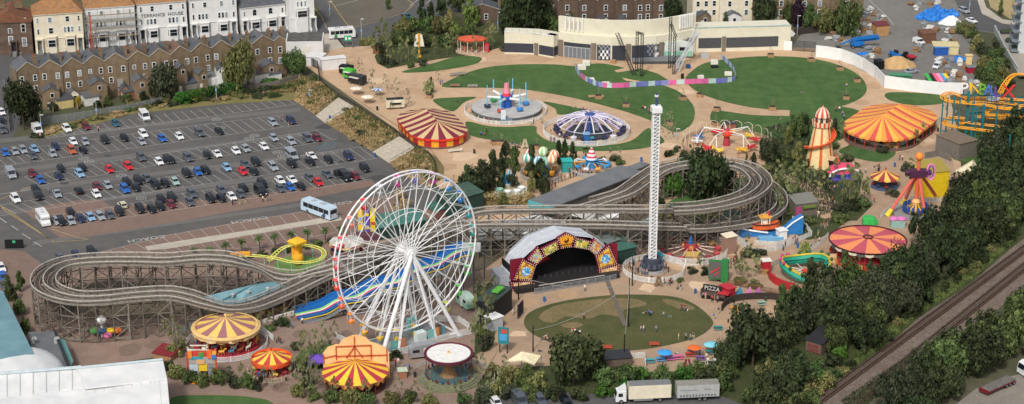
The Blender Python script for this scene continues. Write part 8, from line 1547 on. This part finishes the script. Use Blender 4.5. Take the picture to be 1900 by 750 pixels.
def person(px,py,place,pose=None,zz=.06):
 pose=pose or R.choice(['stand','stand','walk','walk']);t=R.choice(TOPS+TOPS[:3]);b=R.choice(BOT);g=G(px,py);o=link('person',PMESH[pose],None,(g.x,g.y,zz),R.uniform(0,6.28));s=R.uniform(.94,1.06);o.scale=(s,s,s)
 for i,hx in((1,t[1]),(2,b[1])):o.material_slots[i].link='OBJECT';o.material_slots[i].material=C(hx,.9)
 v={'sit':'seated person','lie':'person lying','stand':'person','walk':'person walking'}[pose]
 later(o,f'{v} in {t[0]} top and {b[0]}',f'people in {t[0]} tops, {b[0]}',place,px,'person','visitors about the park')
PPL={'in the car park':[(75,257),(183,245),(90,359),(536,236),(522,226),(445,382),(456,378),(432,381),(488,375),(493,375),(501,374)],'at the park entrance':[(655,89),(735,119),(738,121),(821,157),(817,158)],'by the rocket ride':[(985,233),(990,231),(1007,230),(872,212),(880,221),(888,225),(898,227),(907,229),(915,230)],'on the upper lawns':[(893,250,'sit'),(898,252,'sit'),(903,247),(1447,221,'lie'),(1487,173,'lie'),(1571,160,'sit'),(1561,173,'lie'),(1567,183,'lie'),(850,190,'lie')],'by the umbrella ride':[(1193,201,'sit'),(1197,207),(1203,211),(1208,214),(1068,201,'sit'),(1075,203,'sit'),(1082,204,'sit'),(1089,206,'sit'),(1096,208,'sit'),(1102,209,'sit'),(1022,263),(1028,266),(1128,263),(1132,284),(1022,251),(1030,255),(1038,258),(1045,261),(1052,263),(1060,264),(1066,264),(1074,265),(1003,229)],'on the sandy plaza':[(936,274),(941,272),(946,275),(950,270),(955,273),(960,275,'sit'),(966,271,'sit'),(843,281,'sit'),(847,280,'sit')],'in the station queue':[(1004,352),(1009,350),(1014,348),(1019,346),(1025,344),(1031,342),(1036,340),(1042,338),(1048,336),(1053,334),(1058,332),(1064,330),(1069,328),(1075,326),(1081,324),(1086,321),(1030,348),(1024,352),(1056,322),(1064,318),(1070,322),(1076,316),(1082,312),(1112,318),(1118,315),(1106,322),(1090,326),(1098,324),(1034,334),(1037,330)],'near the aeroplane ride':[(1303,246),(1392,246),(1395,243),(1440,242),(1299,250)],'by the oval tents':[(1551,208),(1557,208),(1563,216),(1566,223),(1669,298),(1674,298),(1706,253),(1727,233),(1732,235),(1622,318),(1627,316),(1631,314),(1606,322),(1750,200),(1756,205),(1762,199),(1774,210),(1781,208),(1757,212)],'by the flower kiosk':[(1538,344),(1539,356),(1548,355),(1543,360),(1528,382),(1540,381),(1544,377),(1548,384),(1553,386),(1537,388),(1535,394),(1543,391),(1518,403),(1528,421),(1535,421),(1540,414),(1523,427),(1518,438),(1513,451),(1531,425),(1617,382),(1622,377),(1612,385)],'near the rocking boat':[(1471,451),(1475,448),(1479,452),(1476,455),(1453,466),(1457,459),(1412,506),(1410,502),(1512,458),(1505,462),(1520,452)],'by the lattice tower':[(1168,498),(1172,502),(1176,494),(1180,505),(1184,508),(1188,498),(1191,510),(1196,511),(1186,489),(1200,512),(1178,512),(1230,511),(1240,506),(1236,500),(1209,524),(1233,528),(1241,530),(1246,527),(1257,538),(1262,540)],'by the spider ride':[(1340,507),(1345,508),(1351,500),(1356,499),(1356,489),(1351,490),(1361,487),(1375,483),(1347,498),(1338,503),(1366,480)],'on the round lawn':[(1085,541),(1083,593),(1063,614,'sit'),(1067,616,'sit'),(1076,619,'sit'),(1197,584,'sit'),(1204,581,'sit'),(1208,584,'sit'),(1231,583,'lie'),(1241,588,'lie'),(1189,617),(1194,617),(1217,617),(1265,577),(1271,577),(1276,579,'sit')],'beside the round lawn':[(1010,631,'sit'),(1015,631,'sit'),(999,654,'sit'),(1324,594),(1333,583),(1259,631),(1272,631),(1281,633),(1286,624,'sit'),(991,538),(1016,626,'sit')],'outside the pizza stall':[(1304,555),(1309,556),(1314,552),(1321,561),(1326,558),(1331,562),(1338,555),(1300,548),(1257,538),(1263,540),(1243,530)],'at the picnic tables':[(1235,668,'sit'),(1257,659,'sit'),(1277,652,'sit'),(1280,650,'sit'),(1298,662),(1304,662),(1319,668),(1331,655,'sit'),(1290,689),(1265,668,'sit'),(1244,660,'sit'),(1311,662,'sit')],'at the dark food stalls':[(955,583),(961,583),(965,581),(952,586),(968,578)],'on the lower park paving':[(542,610),(561,602),(513,637),(517,635),(521,639),(501,702),(507,702),(531,708),(447,685),(393,701),(588,684),(592,686),(596,683),(734,680),(739,678),(713,680),(752,689),(760,687),(697,594),(887,531),(372,704),(440,712),(480,640),(360,690),(690,600)]}
for pl,ls in PPL.items():
 for q in ls:person(q[0],q[1],pl,q[2]if len(q)>2 else None)
def bench(px,py,rz,lab,m=None,L=2.2):
 t=T('bench',lab,'bench',at(px,py),rz);m=m or C('8F8A80');a=MB();a.box(0,0,.42,L,.55,.08);a.build('seat',m,t)
 for x in(-L*.4,L*.4):a=MB();a.box(x,0,0,.12,.5,.42);a.build('leg',m,t)
 a=MB();a.box(0,.28,.5,L,.07,.45);a.build('backrest',m,t)
bench(850,141,.3,'grey bench at the upper left edge of the big lawn',L=5);bench(844,162,0,'brown bench below the left tip of the big lawn',C('8A6E5C'),L=3);bench(877,163,0,'grey bench at the lower edge of the big lawn',L=3);bench(1106,183,0,'timber bench beside the planter under the big lawn',C('A58A68'),L=4.5);bench(1214,643,.05,'red bench on the lower edge of the worn lawn',C('A8503C'));bench(1127,649,0,'small red bench near the foot of the worn lawn',C('A8503C'),L=2);bench(845,283,.35,'pale stone bench on the sandy plaza',C('C9C2B4'),L=4);bench(1290,398,.2,'long grey bench in the coaster infield',L=6)
def picnic(px,py,col,lab,rz=.1):
 t=T('picnic_table',lab,'picnic table',at(px,py),rz,'picnic tables by the worn lawn');m=C(col);a=MB();a.box(0,0,.72,1.9,.8,.07);a.build('tabletop',m,t)
 for y in(-.75,.75):a=MB();a.box(0,y,.42,1.9,.3,.06);a.build('seat',m,t)
 for x in(-.7,.7):a=MB();a.beam((x,-.75,.0),(x,.3,.72),.09);a.beam((x,.75,.0),(x,-.3,.72),.09);a.beam((x,-.75,.42),(x,.75,.42),.08);a.build('leg',m,t)
for p in((1206,673,'3AA0A8','turquoise picnic table at the left end of the row'),(1226,670,'4A9AD0','blue picnic table under the blue parasol'),(1244,668,'B86AA8','mauve picnic table left of the pink one'),(1260,666,'D86A98','pink picnic table in the middle of the row'),(1280,661,'C0473A','red picnic table under the orange parasol'),(1318,657,'3A8A88','teal picnic table under the pale turquoise parasol'),(1299,668,'7A5A9A','purple picnic table in front of the red one'),(1332,612,'3A8A88','teal picnic table beside the large rounded tree'),(1362,576,'E09030','orange table inside the curved timber wall'),(1413,566,'8FB0A0','pale green table inside the curved timber wall')):picnic(*p)
def parasol(px,py,c1,c2,lab,r=1.5,h=2.4):
 t=T('parasol',lab,'parasol',at(px,py));m=MB();m.lathe([(r,h-.45),(r*.5,h-.15),(0,h)],12,mf=lambda i,k:i%2);m.build('canopy',[C(c1),C(c2)],t,fix=False);m=MB();m.tube((0,0,0),(0,0,h+.15),.04,5);m.build('pole',LGREY,t)
parasol(1288,661,'E06A34','E06A34','orange parasol over the red picnic table');parasol(1320,655,'7FC9D8','7FC9D8','pale turquoise parasol at the right of the picnic tables',1.7);parasol(1233,670,'3E9CDC','3E9CDC','blue parasol at the left of the picnic tables',1.6);parasol(661,176,'E4DCC8','D2CBB4','cream parasol beside the black food truck',1.8);parasol(682,192,'E8E0CC','D8D0BC','cream parasol near the security fence',1.8);parasol(701,178,'DADFE8','4A6AA8','blue and white striped parasol by the food vans',1.6)
t=T('sail_canopy','cream sail canopy at the left of the big spreading tree','canopy');roofpoly('sail',[(936,672),(968,652),(1004,660),(992,676),(970,668)],[2.4,4.2,3.0,2.4,2.8],C('D8CCAA'),t)
for p in((936,672,2.4),(968,652,4.2),(1004,660,3.0)):g=G(*p);m=MB();m.tube((g.x,g.y,0),(g.x,g.y,p[2]),.08,5);m.build('post',GREY,t)
for px,pb,pt,lab in((1166,607,518,'tall black festoon pole standing on the worn lawn'),(1158,669,622,'black pole among the railings at the lower edge of the worn lawn'),(989,653,605,'black pole at the left edge of the worn lawn'),(962,557,504,'black pole in front of the left stage foot'),(1173,531,473,'black pole left of the lattice tower fence')):
 t=T('pole',lab,'pole',at(px,pb));h=HT(px,pb,pt);m=MB();m.tube((0,0,0),(0,0,h),.16,6,.1);m.build('shaft',BLACK,t);m=MB();m.box(0,0,h,.3,.3,.15);m.build('cap',DGREY,t)
def cable(a,b,za,zb,lab):
 A_,B_=G(*a),G(*b);A_.z=za;B_.z=zb;m=MB();m.path([A_.lerp(B_,f)+V((0,0,-1.6*4*f*(1-f)))for f in[k/12 for k in range(13)]],.05,4);o=m.build('festoon_cable',C('9A988E'));tag(o,lab,'cable')
cable((1166,607),(989,653),10,5,'festoon cable sagging from the tall pole to the left lawn pole');cable((1166,607),(1158,669),10,5.2,'festoon cable from the tall pole down to the lower pole');cable((962,557),(1166,607),5.8,10,'festoon cable from the stage foot pole to the tall pole')
def lamp(px,pb,pt,lab):
 t=T('lamp_post',lab,'lamp post',at(px,pb),0,'lamp posts and camera masts');h=HT(px,pb,pt);m=MB();m.tube((0,0,0),(0,0,h),.11,6,.07);m.build('post',LGREY,t);m=MB();m.box(.4,0,h,1.0,.3,.14);m.build('lamp_head',C('D0D4D6'),t);m=MB();m.box(0,-.12,h*.45,.4,.2,.6);m.build('sign_plate',C('7FA8D0'),t)
for p in((402,188,145,'lamp post with a blue sign behind the back parking row'),(180,222,186,'lamp post by the palisade fence left of centre'),(574,185,168,'short sign post on the wild bank'),(77,246,214,'post with signs beside the white van at the verge'),(671,78,36,'lamp post with cameras at the park entrance'),(924,60,24,'lamp post at the loop road beside the trees'),(1479,66,30,'white camera mast at the yard gates'),(1798,24,-6,'lamp post on the hill road'),(1255,262,240,'lamp post near the lattice tower path'),(612,30,4,'lamp post by the loop road junction')):lamp(*p)
def truss(lab,a,b,za,zb,m,w=.45):
 A_,B_=G(*a),G(*b);A_.z=za;B_.z=zb;t=T('truss',lab,'truss',(0,0,0),0,'lighting trusses on the upper lawn');d=(B_-A_).normalized();n=d.cross(V((0,1,0))).normalized();q=d.cross(n)
 for s in((1,1),(1,-1),(-1,-1),(-1,1)):mb=MB();o=n*(w*s[0])+q*(w*s[1]);mb.tube(A_+o,B_+o,.09,5);mb.build('chord',m,t)
 L=(B_-A_).length;k=max(4,int(L/.9));mb=MB();cs=[n*w+q*w,n*w-q*w,-n*w-q*w,-n*w+q*w]
 for i in range(k):
  for j in range(4):mb.beam(A_+d*(L*i/k)+cs[j],A_+d*(L*(i+1)/k)+cs[(j+1)%4],.08)
 o=mb.build('lacing',m,t,fix=False);o['kind']='stuff'
 return t
TB=C('26282A');TS=C('B9BCBE')
h1=HT(1181,133,58);h2=HT(1190,142,66);h3=HT(1242,127,32);h4=HT(1250,138,68)
truss('black upright truss, back left of the aerial rig',(1181,133),(1181,133),0,h1,TB,.35);truss('black upright truss, front left of the aerial rig',(1190,142),(1190,142),0,h2,TB,.35);truss('tallest black upright truss at the back right of the rig',(1242,127),(1242,127),0,h3,TB,.35);truss('black upright truss, front right of the aerial rig',(1250,138),(1250,138),0,h4,TB,.35)
truss('black leaning truss propped left of the aerial rig',(1178,141),(1144,118),0,HT(1144,118,62),TB);truss('silver leaning truss propped right of the aerial rig',(1256,134),(1288,118),0,HT(1288,118,57),TS);truss('second silver leaning truss just above the first',(1252,124),(1296,112),0,HT(1296,112,60),TS,.3);truss('black truss bridging the tops of the left uprights',(1181,133),(1192,140),h1-.6,h2,TB,.3);truss('black truss bridging the tops of the right uprights',(1242,127),(1252,138),h4+2.5,h4,TB,.3)
t=T('stage_deck','low grey stage deck carrying the white and mint caravan','platform',at(1218,114));m=MB();m.box(0,0,0,15,6,.9,.03);m.build('deck',C('77797A'),t);m=MB();m.box(0,-2.95,.1,14.8,.15,.75,.03);m.build('skirt',C('4A4C4E'),t)
def junk(px,py,w,d,h,m,lab,name='flight_case',cat='case',g='cases and kit on the upper lawn'):
 t=T(name,lab,cat,at(px,py),R.uniform(-.3,.3),g);a=MB();a.box(0,0,0,w,d,h*.8);a.build('case',m,t);a=MB();a.box(0,0,h*.8,w*.96,d*.96,h*.2,taper=.9);a.build('lid',m,t)
for p in((1079,129,2.6,1.4,1.5,OFFW,'white stacked crate at the left end of the banner barrier'),(1088,121,2.4,1.4,1.4,OFFW,'pale crate above the left end of the banner barrier'),(1096,151,2.2,1.2,1.0,OFFW,'pale case behind the lower left of the banner barrier'),(1124,158,2.4,1.2,.9,OFFW,'white case by the banner barrier pole'),(1307,108,2.6,1.6,1.5,LGREY,'rounded grey case right of the silver trusses'),(1325,119,2.2,1.4,1.3,OFFW,'white case inside the right end of the banner barrier'),(1351,140,2.2,1.2,1.1,OFFW,'white twin case near the right corner of the barrier'),(1326,126,2.2,1.2,.7,BLACK,'flat black case inside the right end of the barrier'),(1277,127,1.2,1,1.2,C('2C4A78'),'navy case right of the aerial rig'),(1266,146,.8,.8,1.5,BLACK,'black speaker behind the banner barrier'),(1138,117,1.6,1.4,1.0,C('A07850'),'small brown case at the left foot of the rig'),(1160,112,1.4,1.2,.9,C('D08A3A'),'orange case beside the left leaning truss'),(1300,146,1.8,1,1,OFFW,'white keyboard case behind the banner barrier')):junk(*p)
BP=[(1067,121),(1068,130),(1074,141),(1086,151),(1100,158),(1118,163),(1145,164),(1180,162),(1215,160),(1255,158),(1300,156),(1340,155),(1363,151),(1364,144),(1360,132),(1350,120),(1338,110)]
t=T('banner_barrier','long curving crowd barrier hung with pink, violet and pale banners','barrier');P=smooth_poly(BP,3,False);P=[G(*p)for p in P];kk=0;bc=['6E74B0','AFC4C4','6E74B0','8A8CC0','D8669A','B9CFC4','D8669A','D8669A','C95C92','A9C0B4','6A6CB4']
for a,b in zip(P,P[1:]):
 c=(a+b)/2;L=(b-a).length;rz=math.atan2(b.y-a.y,b.x-a.x);m=MB();m.box(c.x,c.y,.15,L*.97,.06,1.5,rz);m.build('banner',C(bc[kk%11]if 6<kk<36 else['7C86B8','A8C0C8'][kk%2]),t);m=MB();m.tube((a.x,a.y,.05),(a.x,a.y,1.75),.06,4);m.build('post',LGREY,t);kk+=1
t,L_,h_=boxthing('pizza_stall','long black food stall lettered PIZZA in white','food stall',(1301,553),(1350,562),538,3.2,C('1E1A1A'),C('3A3432'));text_mesh('PIZZA',1.35,.05,'lettering',C('C9C5BE'),t,(L_*.4,-.05,h_+.75),(PI/2,0,0));m=MB();m.box(L_*.4,.2,h_,4.4,.2,1.5);m.build('sign_board',C('2A2422'),t);m=MB();m.box(L_*.5,-.1,1.0,L_*.8,.3,1.0);m.build('serving_hatch',C('5A4A42'),t);m=MB();m.box(L_-1.0,1.5,h_,2.6,4.2,.4);m.build('red_roof_panel',C('B8303A'),t)
boxthing('red_stall','red walled stall at the end of the pizza stall','food stall',(1350,560),(1364,556),538,3,C('A02430'),C('B8303A'));
t=T('painted_triangle','pink and teal painted triangular boards behind the pizza stall','painted board',at(1382,552));
for x,c in((-3.5,'8AC8C0'),(-1.6,'4A8AA8'),(.6,'D880B8'),(2.6,'B86AA8')):m=MB();m.add([(x-1.4,0,0),(x+1.4,0,0),(x+.6,0,2.6),(x-1.4,.2,0),(x+1.4,.2,0),(x+.6,.2,2.6)],[(0,1,2),(5,4,3),(0,3,4,1),(1,4,5,2),(2,5,3,0)]);m.build('board',C(c),t)
t=T('video_screen','tall green framed screen board showing red and grey shapes','screen',at(1326,524),rad(-12));h=HT(1326,524,483);m=MB();m.box(0,0,.8,3.0,.5,h-.8);m.box(2.2,.6,.2,1.6,1.6,h-.2);m.build('frame',C('2F7A40'),t);m=MB();m.box(0,-.3,1.1,2.8,.12,h-1.4);m.build('screen',C('5C5A58'),t);m=MB();m.beam((-1,-.4,2.4),(1.1,-.4,3.8),.1,.4);m.beam((-.2,-.4,1.8),(1.0,-.4,2.8),.1,.3);m.build('picture',C('B0403E'),t)
t,L_,h_=boxthing('food_stall','long dark food stall with a green topped counter left of the lawn','food stall',(914,604),(950,575),563,4,C('26282A'),C('3C4A44'));m=MB();m.box(L_*.6,1.5,h_+.6,3.2,1.6,.4);m.build('green_awning',C('5AA83C'),t);boxthing('white_food_unit','grey and white tall food unit beside the dark stall','food stall',(914,616),(933,609),594,2.6,C('AEB4B8'),WHITE)
t=T('menu_board','dark menu board on the end of the long food stall','sign',at(966,588),rad(70));m=MB();m.box(0,0,.4,3.2,.2,3.0);m.build('board',C('2E2A34'),t);m=MB();m.tube((-1.4,.2,0),(-1.4,.2,3.4),.08,5);m.build('post',BLACK,t)
t=T('sign_board','teal and blue advert board on black posts below the food stalls','sign',at(934,656),rad(-15));h=HT(934,656,608);m=MB();m.box(0,0,h-3.8,2.3,.25,3.8);m.build('board',C('2A7A84'),t);m=MB();m.box(0,-.16,h-3.0,1.7,.06,1.5);m.build('poster',C('4A9AC8'),t);m=MB();m.box(.2,-.16,h-1.3,1.2,.06,.9);m.build('poster',C('C84A3C'),t)
for x in(-.8,.8):m=MB();m.tube((x,.15,0),(x,.15,h-.2),.12,6);m.build('post',BLACK,t)
t=T('exit_sign','green emergency exit sign at the entrance gates','sign',at(646,84));m=MB();m.box(0,0,1.4,2.4,.15,1.6);m.build('board',C('2E9A6A'),t);m=MB();m.box(-.6,-.1,1.7,.5,.05,1.0);m.box(.5,-.1,1.9,.8,.05,.6);m.build('pictogram',WHITE,t);m=MB();m.tube((-1,.1,0),(-1,.1,1.6),.07,4);m.build('post',DGREY,t)
t=T('site_hoarding','black hoarding with a small green sign at the left of the road','hoarding',at(27,461),rad(2));m=MB();m.box(0,0,0,4.4,.2,2.2);m.build('board',BLACK,t);m=MB();m.box(0,-.14,1.4,.7,.05,.6);m.build('sign_plate',C('3AA87A'),t)
t=T('funhouse_front','tall colourful ghost train style frontage beside the carousel','ride frontage',at(376,706));
def bx(nm,x,y,z,sx,sy,sz,c):m=MB();m.box(x,y,z,sx,sy,sz);m.build(nm,C(c),t)
bx('base',0,1,0,6.0,3.2,.5,'5A4A40');bx('painted_wall',-1.8,.3,.5,2.0,.2,3.0,'B9C4CC');bx('painted_wall',.2,.3,.5,1.7,.2,3.2,'E8C22E');bx('painted_wall',2.0,.3,.5,1.6,.2,2.8,'8A8C90');bx('doorway',-1.7,.15,.5,1.4,.2,1.5,'2A1E40');bx('doorway',.4,.15,.5,1.5,.2,1.5,'3A1E30');bx('frieze',0,.3,3.7,5.4,.3,1.0,'A8A49C');bx('painted_face',-.2,.1,3.6,1.7,.2,1.1,'D8A878');bx('painted_band',-1.0,.15,4.7,2.6,.3,.6,'3A9CA8');bx('painted_band',.4,.3,5.2,5.6,.3,1.2,'C8483C');bx('painted_figure',-2.3,.0,5.0,.8,.3,1.6,'E08A34');bx('painted_figure',1.7,.0,5.0,.9,.3,1.8,'E0702E');bx('painted_figure',.0,.0,5.3,1.0,.3,.9,'4A9A4A');bx('painted_figure',2.6,.0,4.8,.9,.4,1.3,'3A7AC0');bx('painted_figure',2.7,-.1,5.9,.8,.4,.7,'F0A83A');bx('roof_frame',-.6,1.2,7.2,3.6,.2,.2,'D8CFC0');bx('roof_frame',-.6,.4,6.6,4.4,.2,.2,'D8CFC0');bx('side_post',2.9,.2,.5,.4,.4,6.4,'C85A34');bx('side_post',-2.9,.2,.5,.4,.4,5.6,'B84A3C');bx('orange_step',-.8,-1.2,0,2.2,1.2,.5,'E09A34')
m=MB();m.beam((.8,.6,6.8),(2.4,.6,10.2),.5,.12);m.build('silver_blade',C('B9BEC2'),t)
t=T('play_figure','white capped figure over green, yellow and pink play pods under the coaster','play sculpture',at(190,626))
for x,c in((-1.6,'4AA04A'),(0,'3A6A9A'),(2.0,'F0C02E'),(3.4,'E8804A'),(1.4,'D870A0')):m=MB();m.ball((x,(-1 if c=='D870A0' else 0),1.6 if c!='D870A0' else.9),1.0,10,6,sz=.7);m.build('pod',C(c),t)
m=MB();m.lathe([(.3,0),(.3,3.4),(1.0,3.6),(1.2,4.2),(.7,4.9),(0,5.1)],10);m.build('capped_figure',WHITE,t)
t=T('waltz_stall','pink domed stall with a white lettered arch and blue front','stall',at(1562,330),rad(10));m=MB();m.lathe([(4.2,1.8),(3.6,3.0),(2.0,3.8),(0,4.1)],20,sy=.6);m.build('dome',C('D84A6A'),t);m=MB();m.path([(4.2*math.cos(a),-2.6,1.4+2.0*math.sin(a))for a in[PI*k/10 for k in range(11)]],.3,5);m.build('arch',C('E4E0E0'),t);m=MB();m.box(0,-1.5,0,7.4,2,1.8);m.build('front',C('2E4A8A'),t);m=MB();m.box(0,-2.6,.1,7,.15,.8);m.build('front_panel',C('6A5AB8'),t)
t=T('green_tank','bright green covered ride car behind the salmon disc ride','covered machine',at(1614,416));m=MB();loft([(-1.8,.1,1.4,1.0),(-1.0,.1,2.0,1.3),(.8,.1,1.8,1.3),(1.8,.1,1.0,.9)],m);m.build('cover',C('3CB055'),t);m=MB();m.box(0,0,0,3.8,2.4,.15);m.build('base',GREY,t)
t=T('pink_stall','pink shell topped stall beside the pendulum ride feet','stall',at(1665,421));m=MB();m.box(0,0,0,3.4,2,1.8);m.build('counter',C('8FB0A8'),t);m=MB();m.ball((-.9,0,2.1),1.2,10,6,sz=.45);m.ball((1.0,0,2.1),1.2,10,6,sz=.45);m.build('shell_roof',C('D078B0'),t)
for px,py,lab in((974,277,'A shaped pale timber sculpture beside the sandy plaza'),(1222,532,'A shaped brown timber letter sculpture near the lattice tower')):
 t=T('letter_sculpture',lab,'sculpture',at(px,py));h=HT(px,py,py-18);cc=C('B9AC92')if px<1000 else C('7A6450')
 for s in(-1,1):m=MB();m.beam((s*h*.32,0,0),(s*.12,0,h),.4,.5);m.build('stroke',cc,t)
 m=MB();m.beam((-h*.2,0,h*.35),(h*.2,0,h*.35),.35,.4);m.build('crossbar',cc,t)
for px,py,c,lab in((1275,690,'7A2430','large A shaped maroon letter in the lower picnic fence'),(1319,688,'E0DCD0','white letter post in the lower picnic fence'),(1346,684,'8A8A84','grey letter frame in the lower picnic fence')):
 t=T('letter_sculpture',lab,'sculpture',at(px,py));
 for s in(-1,1):m=MB();m.beam((s*.9,0,0),(s*.25 if px<1300 else s*.7,0,2.8),.35,.4);m.build('stroke',C(c),t)
 m=MB();m.beam((-.7,0,1.2),(.7,0,1.2),.3,.3);m.build('crossbar',C(c),t)
fence('slatted_fence','pale green slatted fence below the picnic tables',[(1266,688),(1300,684),(1345,678)],1.6,C('B9C4AE'),1.6,'bars');strip('timber_wall',smooth_pts:=[G(*p)for p in smooth_poly([(1340,578),(1350,566),(1370,559),(1400,556),(1430,556),(1452,560)],4,False)],0,1.6,.25,DWOOD,0,None);tag(bpy.data.objects['timber_wall'],'curved dark timber wall round the orange table terrace','wall');fence('timber_fence','timber post fence along the path above the curved wall',[(1350,528),(1390,536),(1430,544),(1462,548)],1.2,WOODB,2.2,'bars')
fence('deck_railing','white railed deck at the lower edge of the worn lawn',[(1116,680),(1120,664),(1160,666),(1196,664),(1198,682)],1.3,C('D4D4D0'),1.6,'pick',group='white park fences');boxthing('round_bar','dark topped bar counter on the railed deck','bar',(1118,684),(1172,680),668,4,C('6A5A50'),C('33353A'))
t=T('wave_swinger','small chair ride with a red canopy beside the red phone box','fairground ride',at(876,96));m=MB();m.lathe([(4.6,3.9),(4.7,4.3),(2,4.9),(0,5.2)],10,sy=.7);m.build('canopy',C('C8583C'),t)
for k in range(10):a=2*PI*k/10;m=MB();x,y=4.4*math.cos(a),3.1*math.sin(a);m.tube((x,y,0),(x,y,4.1),.1,5);m.build('post',C('E0DACC'),t)
for k in range(8):a=2*PI*k/8;m=MB();m.box(3*math.cos(a),2*math.sin(a),.9,.7,.7,1.1,a,taper=.7);m.build('seat',C('A8765A'),t)
m=MB();m.lathe([(0,.4),(5.2,.4),(5.2,0)],20,sy=.75);m.build('deck',C('B9A08A'),t)
t=T('phone_box','red telephone box at the end of the shrubbery','phone box',at(903,97));m=MB();m.box(0,0,0,1.4,1.4,2.6);m.box(0,0,2.6,1.2,1.2,.25);m.build('box',C('C0242E'),t);m=MB();m.box(0,-.7,.7,1.0,.06,1.6);m.box(.7,0,.7,.06,1.0,1.6);m.build('glass',C('9A5A60',.2),t)
t=T('plane_sculpture','white winged yellow aeroplane sculpture standing in the shrubbery','sculpture',at(778,106));h=HT(778,106,63);m=MB();m.tube((0,0,0),(0,0,h),.3,8,.4);m.box(0,0,0,1.2,1.2,.5);m.build('body',C('D8A02E'),t)
for s in(-1,1):m=MB();m.add([(s*.35,0,h*.45),(s*1.6,0,h*.45),(s*1.0,0,h*.95),(s*.35,0,h),(s*.35,.2,h*.45),(s*1.6,.2,h*.45),(s*1.0,.2,h*.95),(s*.35,.2,h)],[(0,1,2,3),(7,6,5,4),(0,4,5,1),(1,5,6,2),(2,6,7,3),(3,7,4,0)]);m.build('wing',C('DAD8CE'),t)
def heap(px,py,rx,ry,h,mt,lab,name='heap',cat='heap',rough=.35,seed=0):
 g=G(px,py);m=MB();n=20;K=7;vs=[]
 for k in range(K):
  for i in range(n):a=2*PI*i/n;f=1-k/(K-1);q=1+rough*noise.noise(V((math.cos(a)*2+seed,math.sin(a)*2,k*.5+seed)));z=h*(1-f**1.6)*(1+rough*.6*noise.noise(V((i*.7,k*.9,seed))));vs.append((rx*f*q*math.cos(a),ry*f*q*math.sin(a),z))
 fs=[(k*n+i,k*n+(i+1)%n,(k+1)*n+(i+1)%n,(k+1)*n+i)for k in range(K-1)for i in range(n)];m.add(vs,fs);o=m.build(name,mt,None,(g.x,g.y,.04),fix=True);tag(o,lab,cat);return o
heap(1664,122,6.0,4.2,3.0,M('builders_sand',(186,152,106),.9,.15,1),'big heap of builders sand in the yard','sand_heap','sand heap',.12)
TARP=M('blue_tarp',(42,120,200),.5,.2,1)
for i,(x,y,rx,h)in enumerate(((1712,34,3.2,2.2),(1728,38,3.0,2.4),(1722,28,3.4,2.6),(1738,22,3.2,2.8),(1752,30,3.6,2.8),(1766,28,3.2,2.6),(1744,36,3.2,2.2),(1776,112,3.4,1.8),(1600,101,2.4,.9))):heap(x,y,rx*.8,rx*.55,h*.75,TARP,['blue tarpaulin heap at the left end of the tarp stack','blue tarpaulin heap low in the tarp stack','blue tarpaulin heap behind the low ones','tall blue tarpaulin heap at the back','wide blue tarpaulin heap beside the white cover','blue tarpaulin heap at the right end of the stack','small blue tarpaulin heap in front of the stack','blue tarpaulin over junk beside the cream cabinet','small flat blue sheet beside the boom lift'][i],'tarpaulin','tarpaulin',.9,i*3.1)
heap(1764,44,4,2.6,2.6,WHITE,'white sheet covered load beside the blue tarpaulins','covered_load','covered load',.25,9)
kinds=[('pallet stack','8A6A4C'),('crate','6A5A4A'),('white bag pile','D0CEC8'),('cable drum','5A5046'),('fence panel stack','A08058'),('grey steel bundle','8A8E90'),('dark scrap pile','3A3838'),('orange crate','C87A3A')]
spots=[(1598,20),(1606,28),(1614,22),(1622,30),(1630,38),(1638,36),(1610,40),(1600,52),(1618,50),(1642,44),(1596,38),(1590,62),(1604,60),(1612,66),(1700,18),(1690,10),(1706,8),(1740,8),(1726,10),(1716,52),(1726,56),(1738,58),(1748,56),(1758,60),(1766,62),(1760,74),(1752,78),(1770,78),(1610,98),(1620,94),(1628,100),(1606,108),(1616,106),(1700,96),(1706,92),(1742,118),(1752,122),(1764,116),(1782,120),(1788,128),(1758,130),(1770,142),(1780,146),(1764,148),(1790,150),(1756,140),(1800,156),(1812,158),(1786,160),(1760,158),(1468,66),(1545,70),(1552,76),(1536,74),(1560,78),(1570,80)]
for i,(x,y)in enumerate(spots):
 nm,c=kinds[(i*5+i//3)%8];g=G(x,y);t=T(nm.replace(' ','_'),None,nm,(g.x,g.y,.04),R.uniform(0,3),'stored materials in the yard');later(t,nm,nm+'s',['at the back of the yard','in the middle of the yard','at the front of the yard'][0 if y<50 else 1 if y<110 else 2],x,nm,'stored materials in the yard');k=R.randint(2,4);w_=R.uniform(1.2,2.6)
 for q in range(k):m=MB();m.box(R.uniform(-.3,.3),R.uniform(-.3,.3),q*.5,w_*R.uniform(.8,1.1),R.uniform(.9,1.8),.46,R.uniform(-.2,.2),taper=R.uniform(.8,1));m.build('layer',C(c),t)
for i,(x,c)in enumerate(((1722,'3AA84A'),(1731,'2A2C2C'),(1737,'E0607A'),(1744,'E090B0'),(1752,'4AA0D0'),(1757,'E0C040'))):g=G(x,150);t=T('stored_board',['green','black','coral','pink','sky blue','yellow'][i]+' board leaning against the white hoarding in the yard','board',(g.x,g.y,.1),rad(15));m=MB();m.beam((0,-2,.2),(0,2,1.6),1.1,.12);m.build('panel',C(c),t);m=MB();m.beam((0,1.8,0),(0,1.8,1.5),.1);m.build('prop',GREY,t)
boxthing('portable_stage','long green covered trailer bed behind the hoarding','trailer',(1650,148),(1690,149),140,2.2,C('3A6A50'),C('4A8A68'));boxthing('steel_stack','black covered stack beside the sand heap','stack',(1628,130),(1640,129),116,3,BLACK,None)
settle_labels()
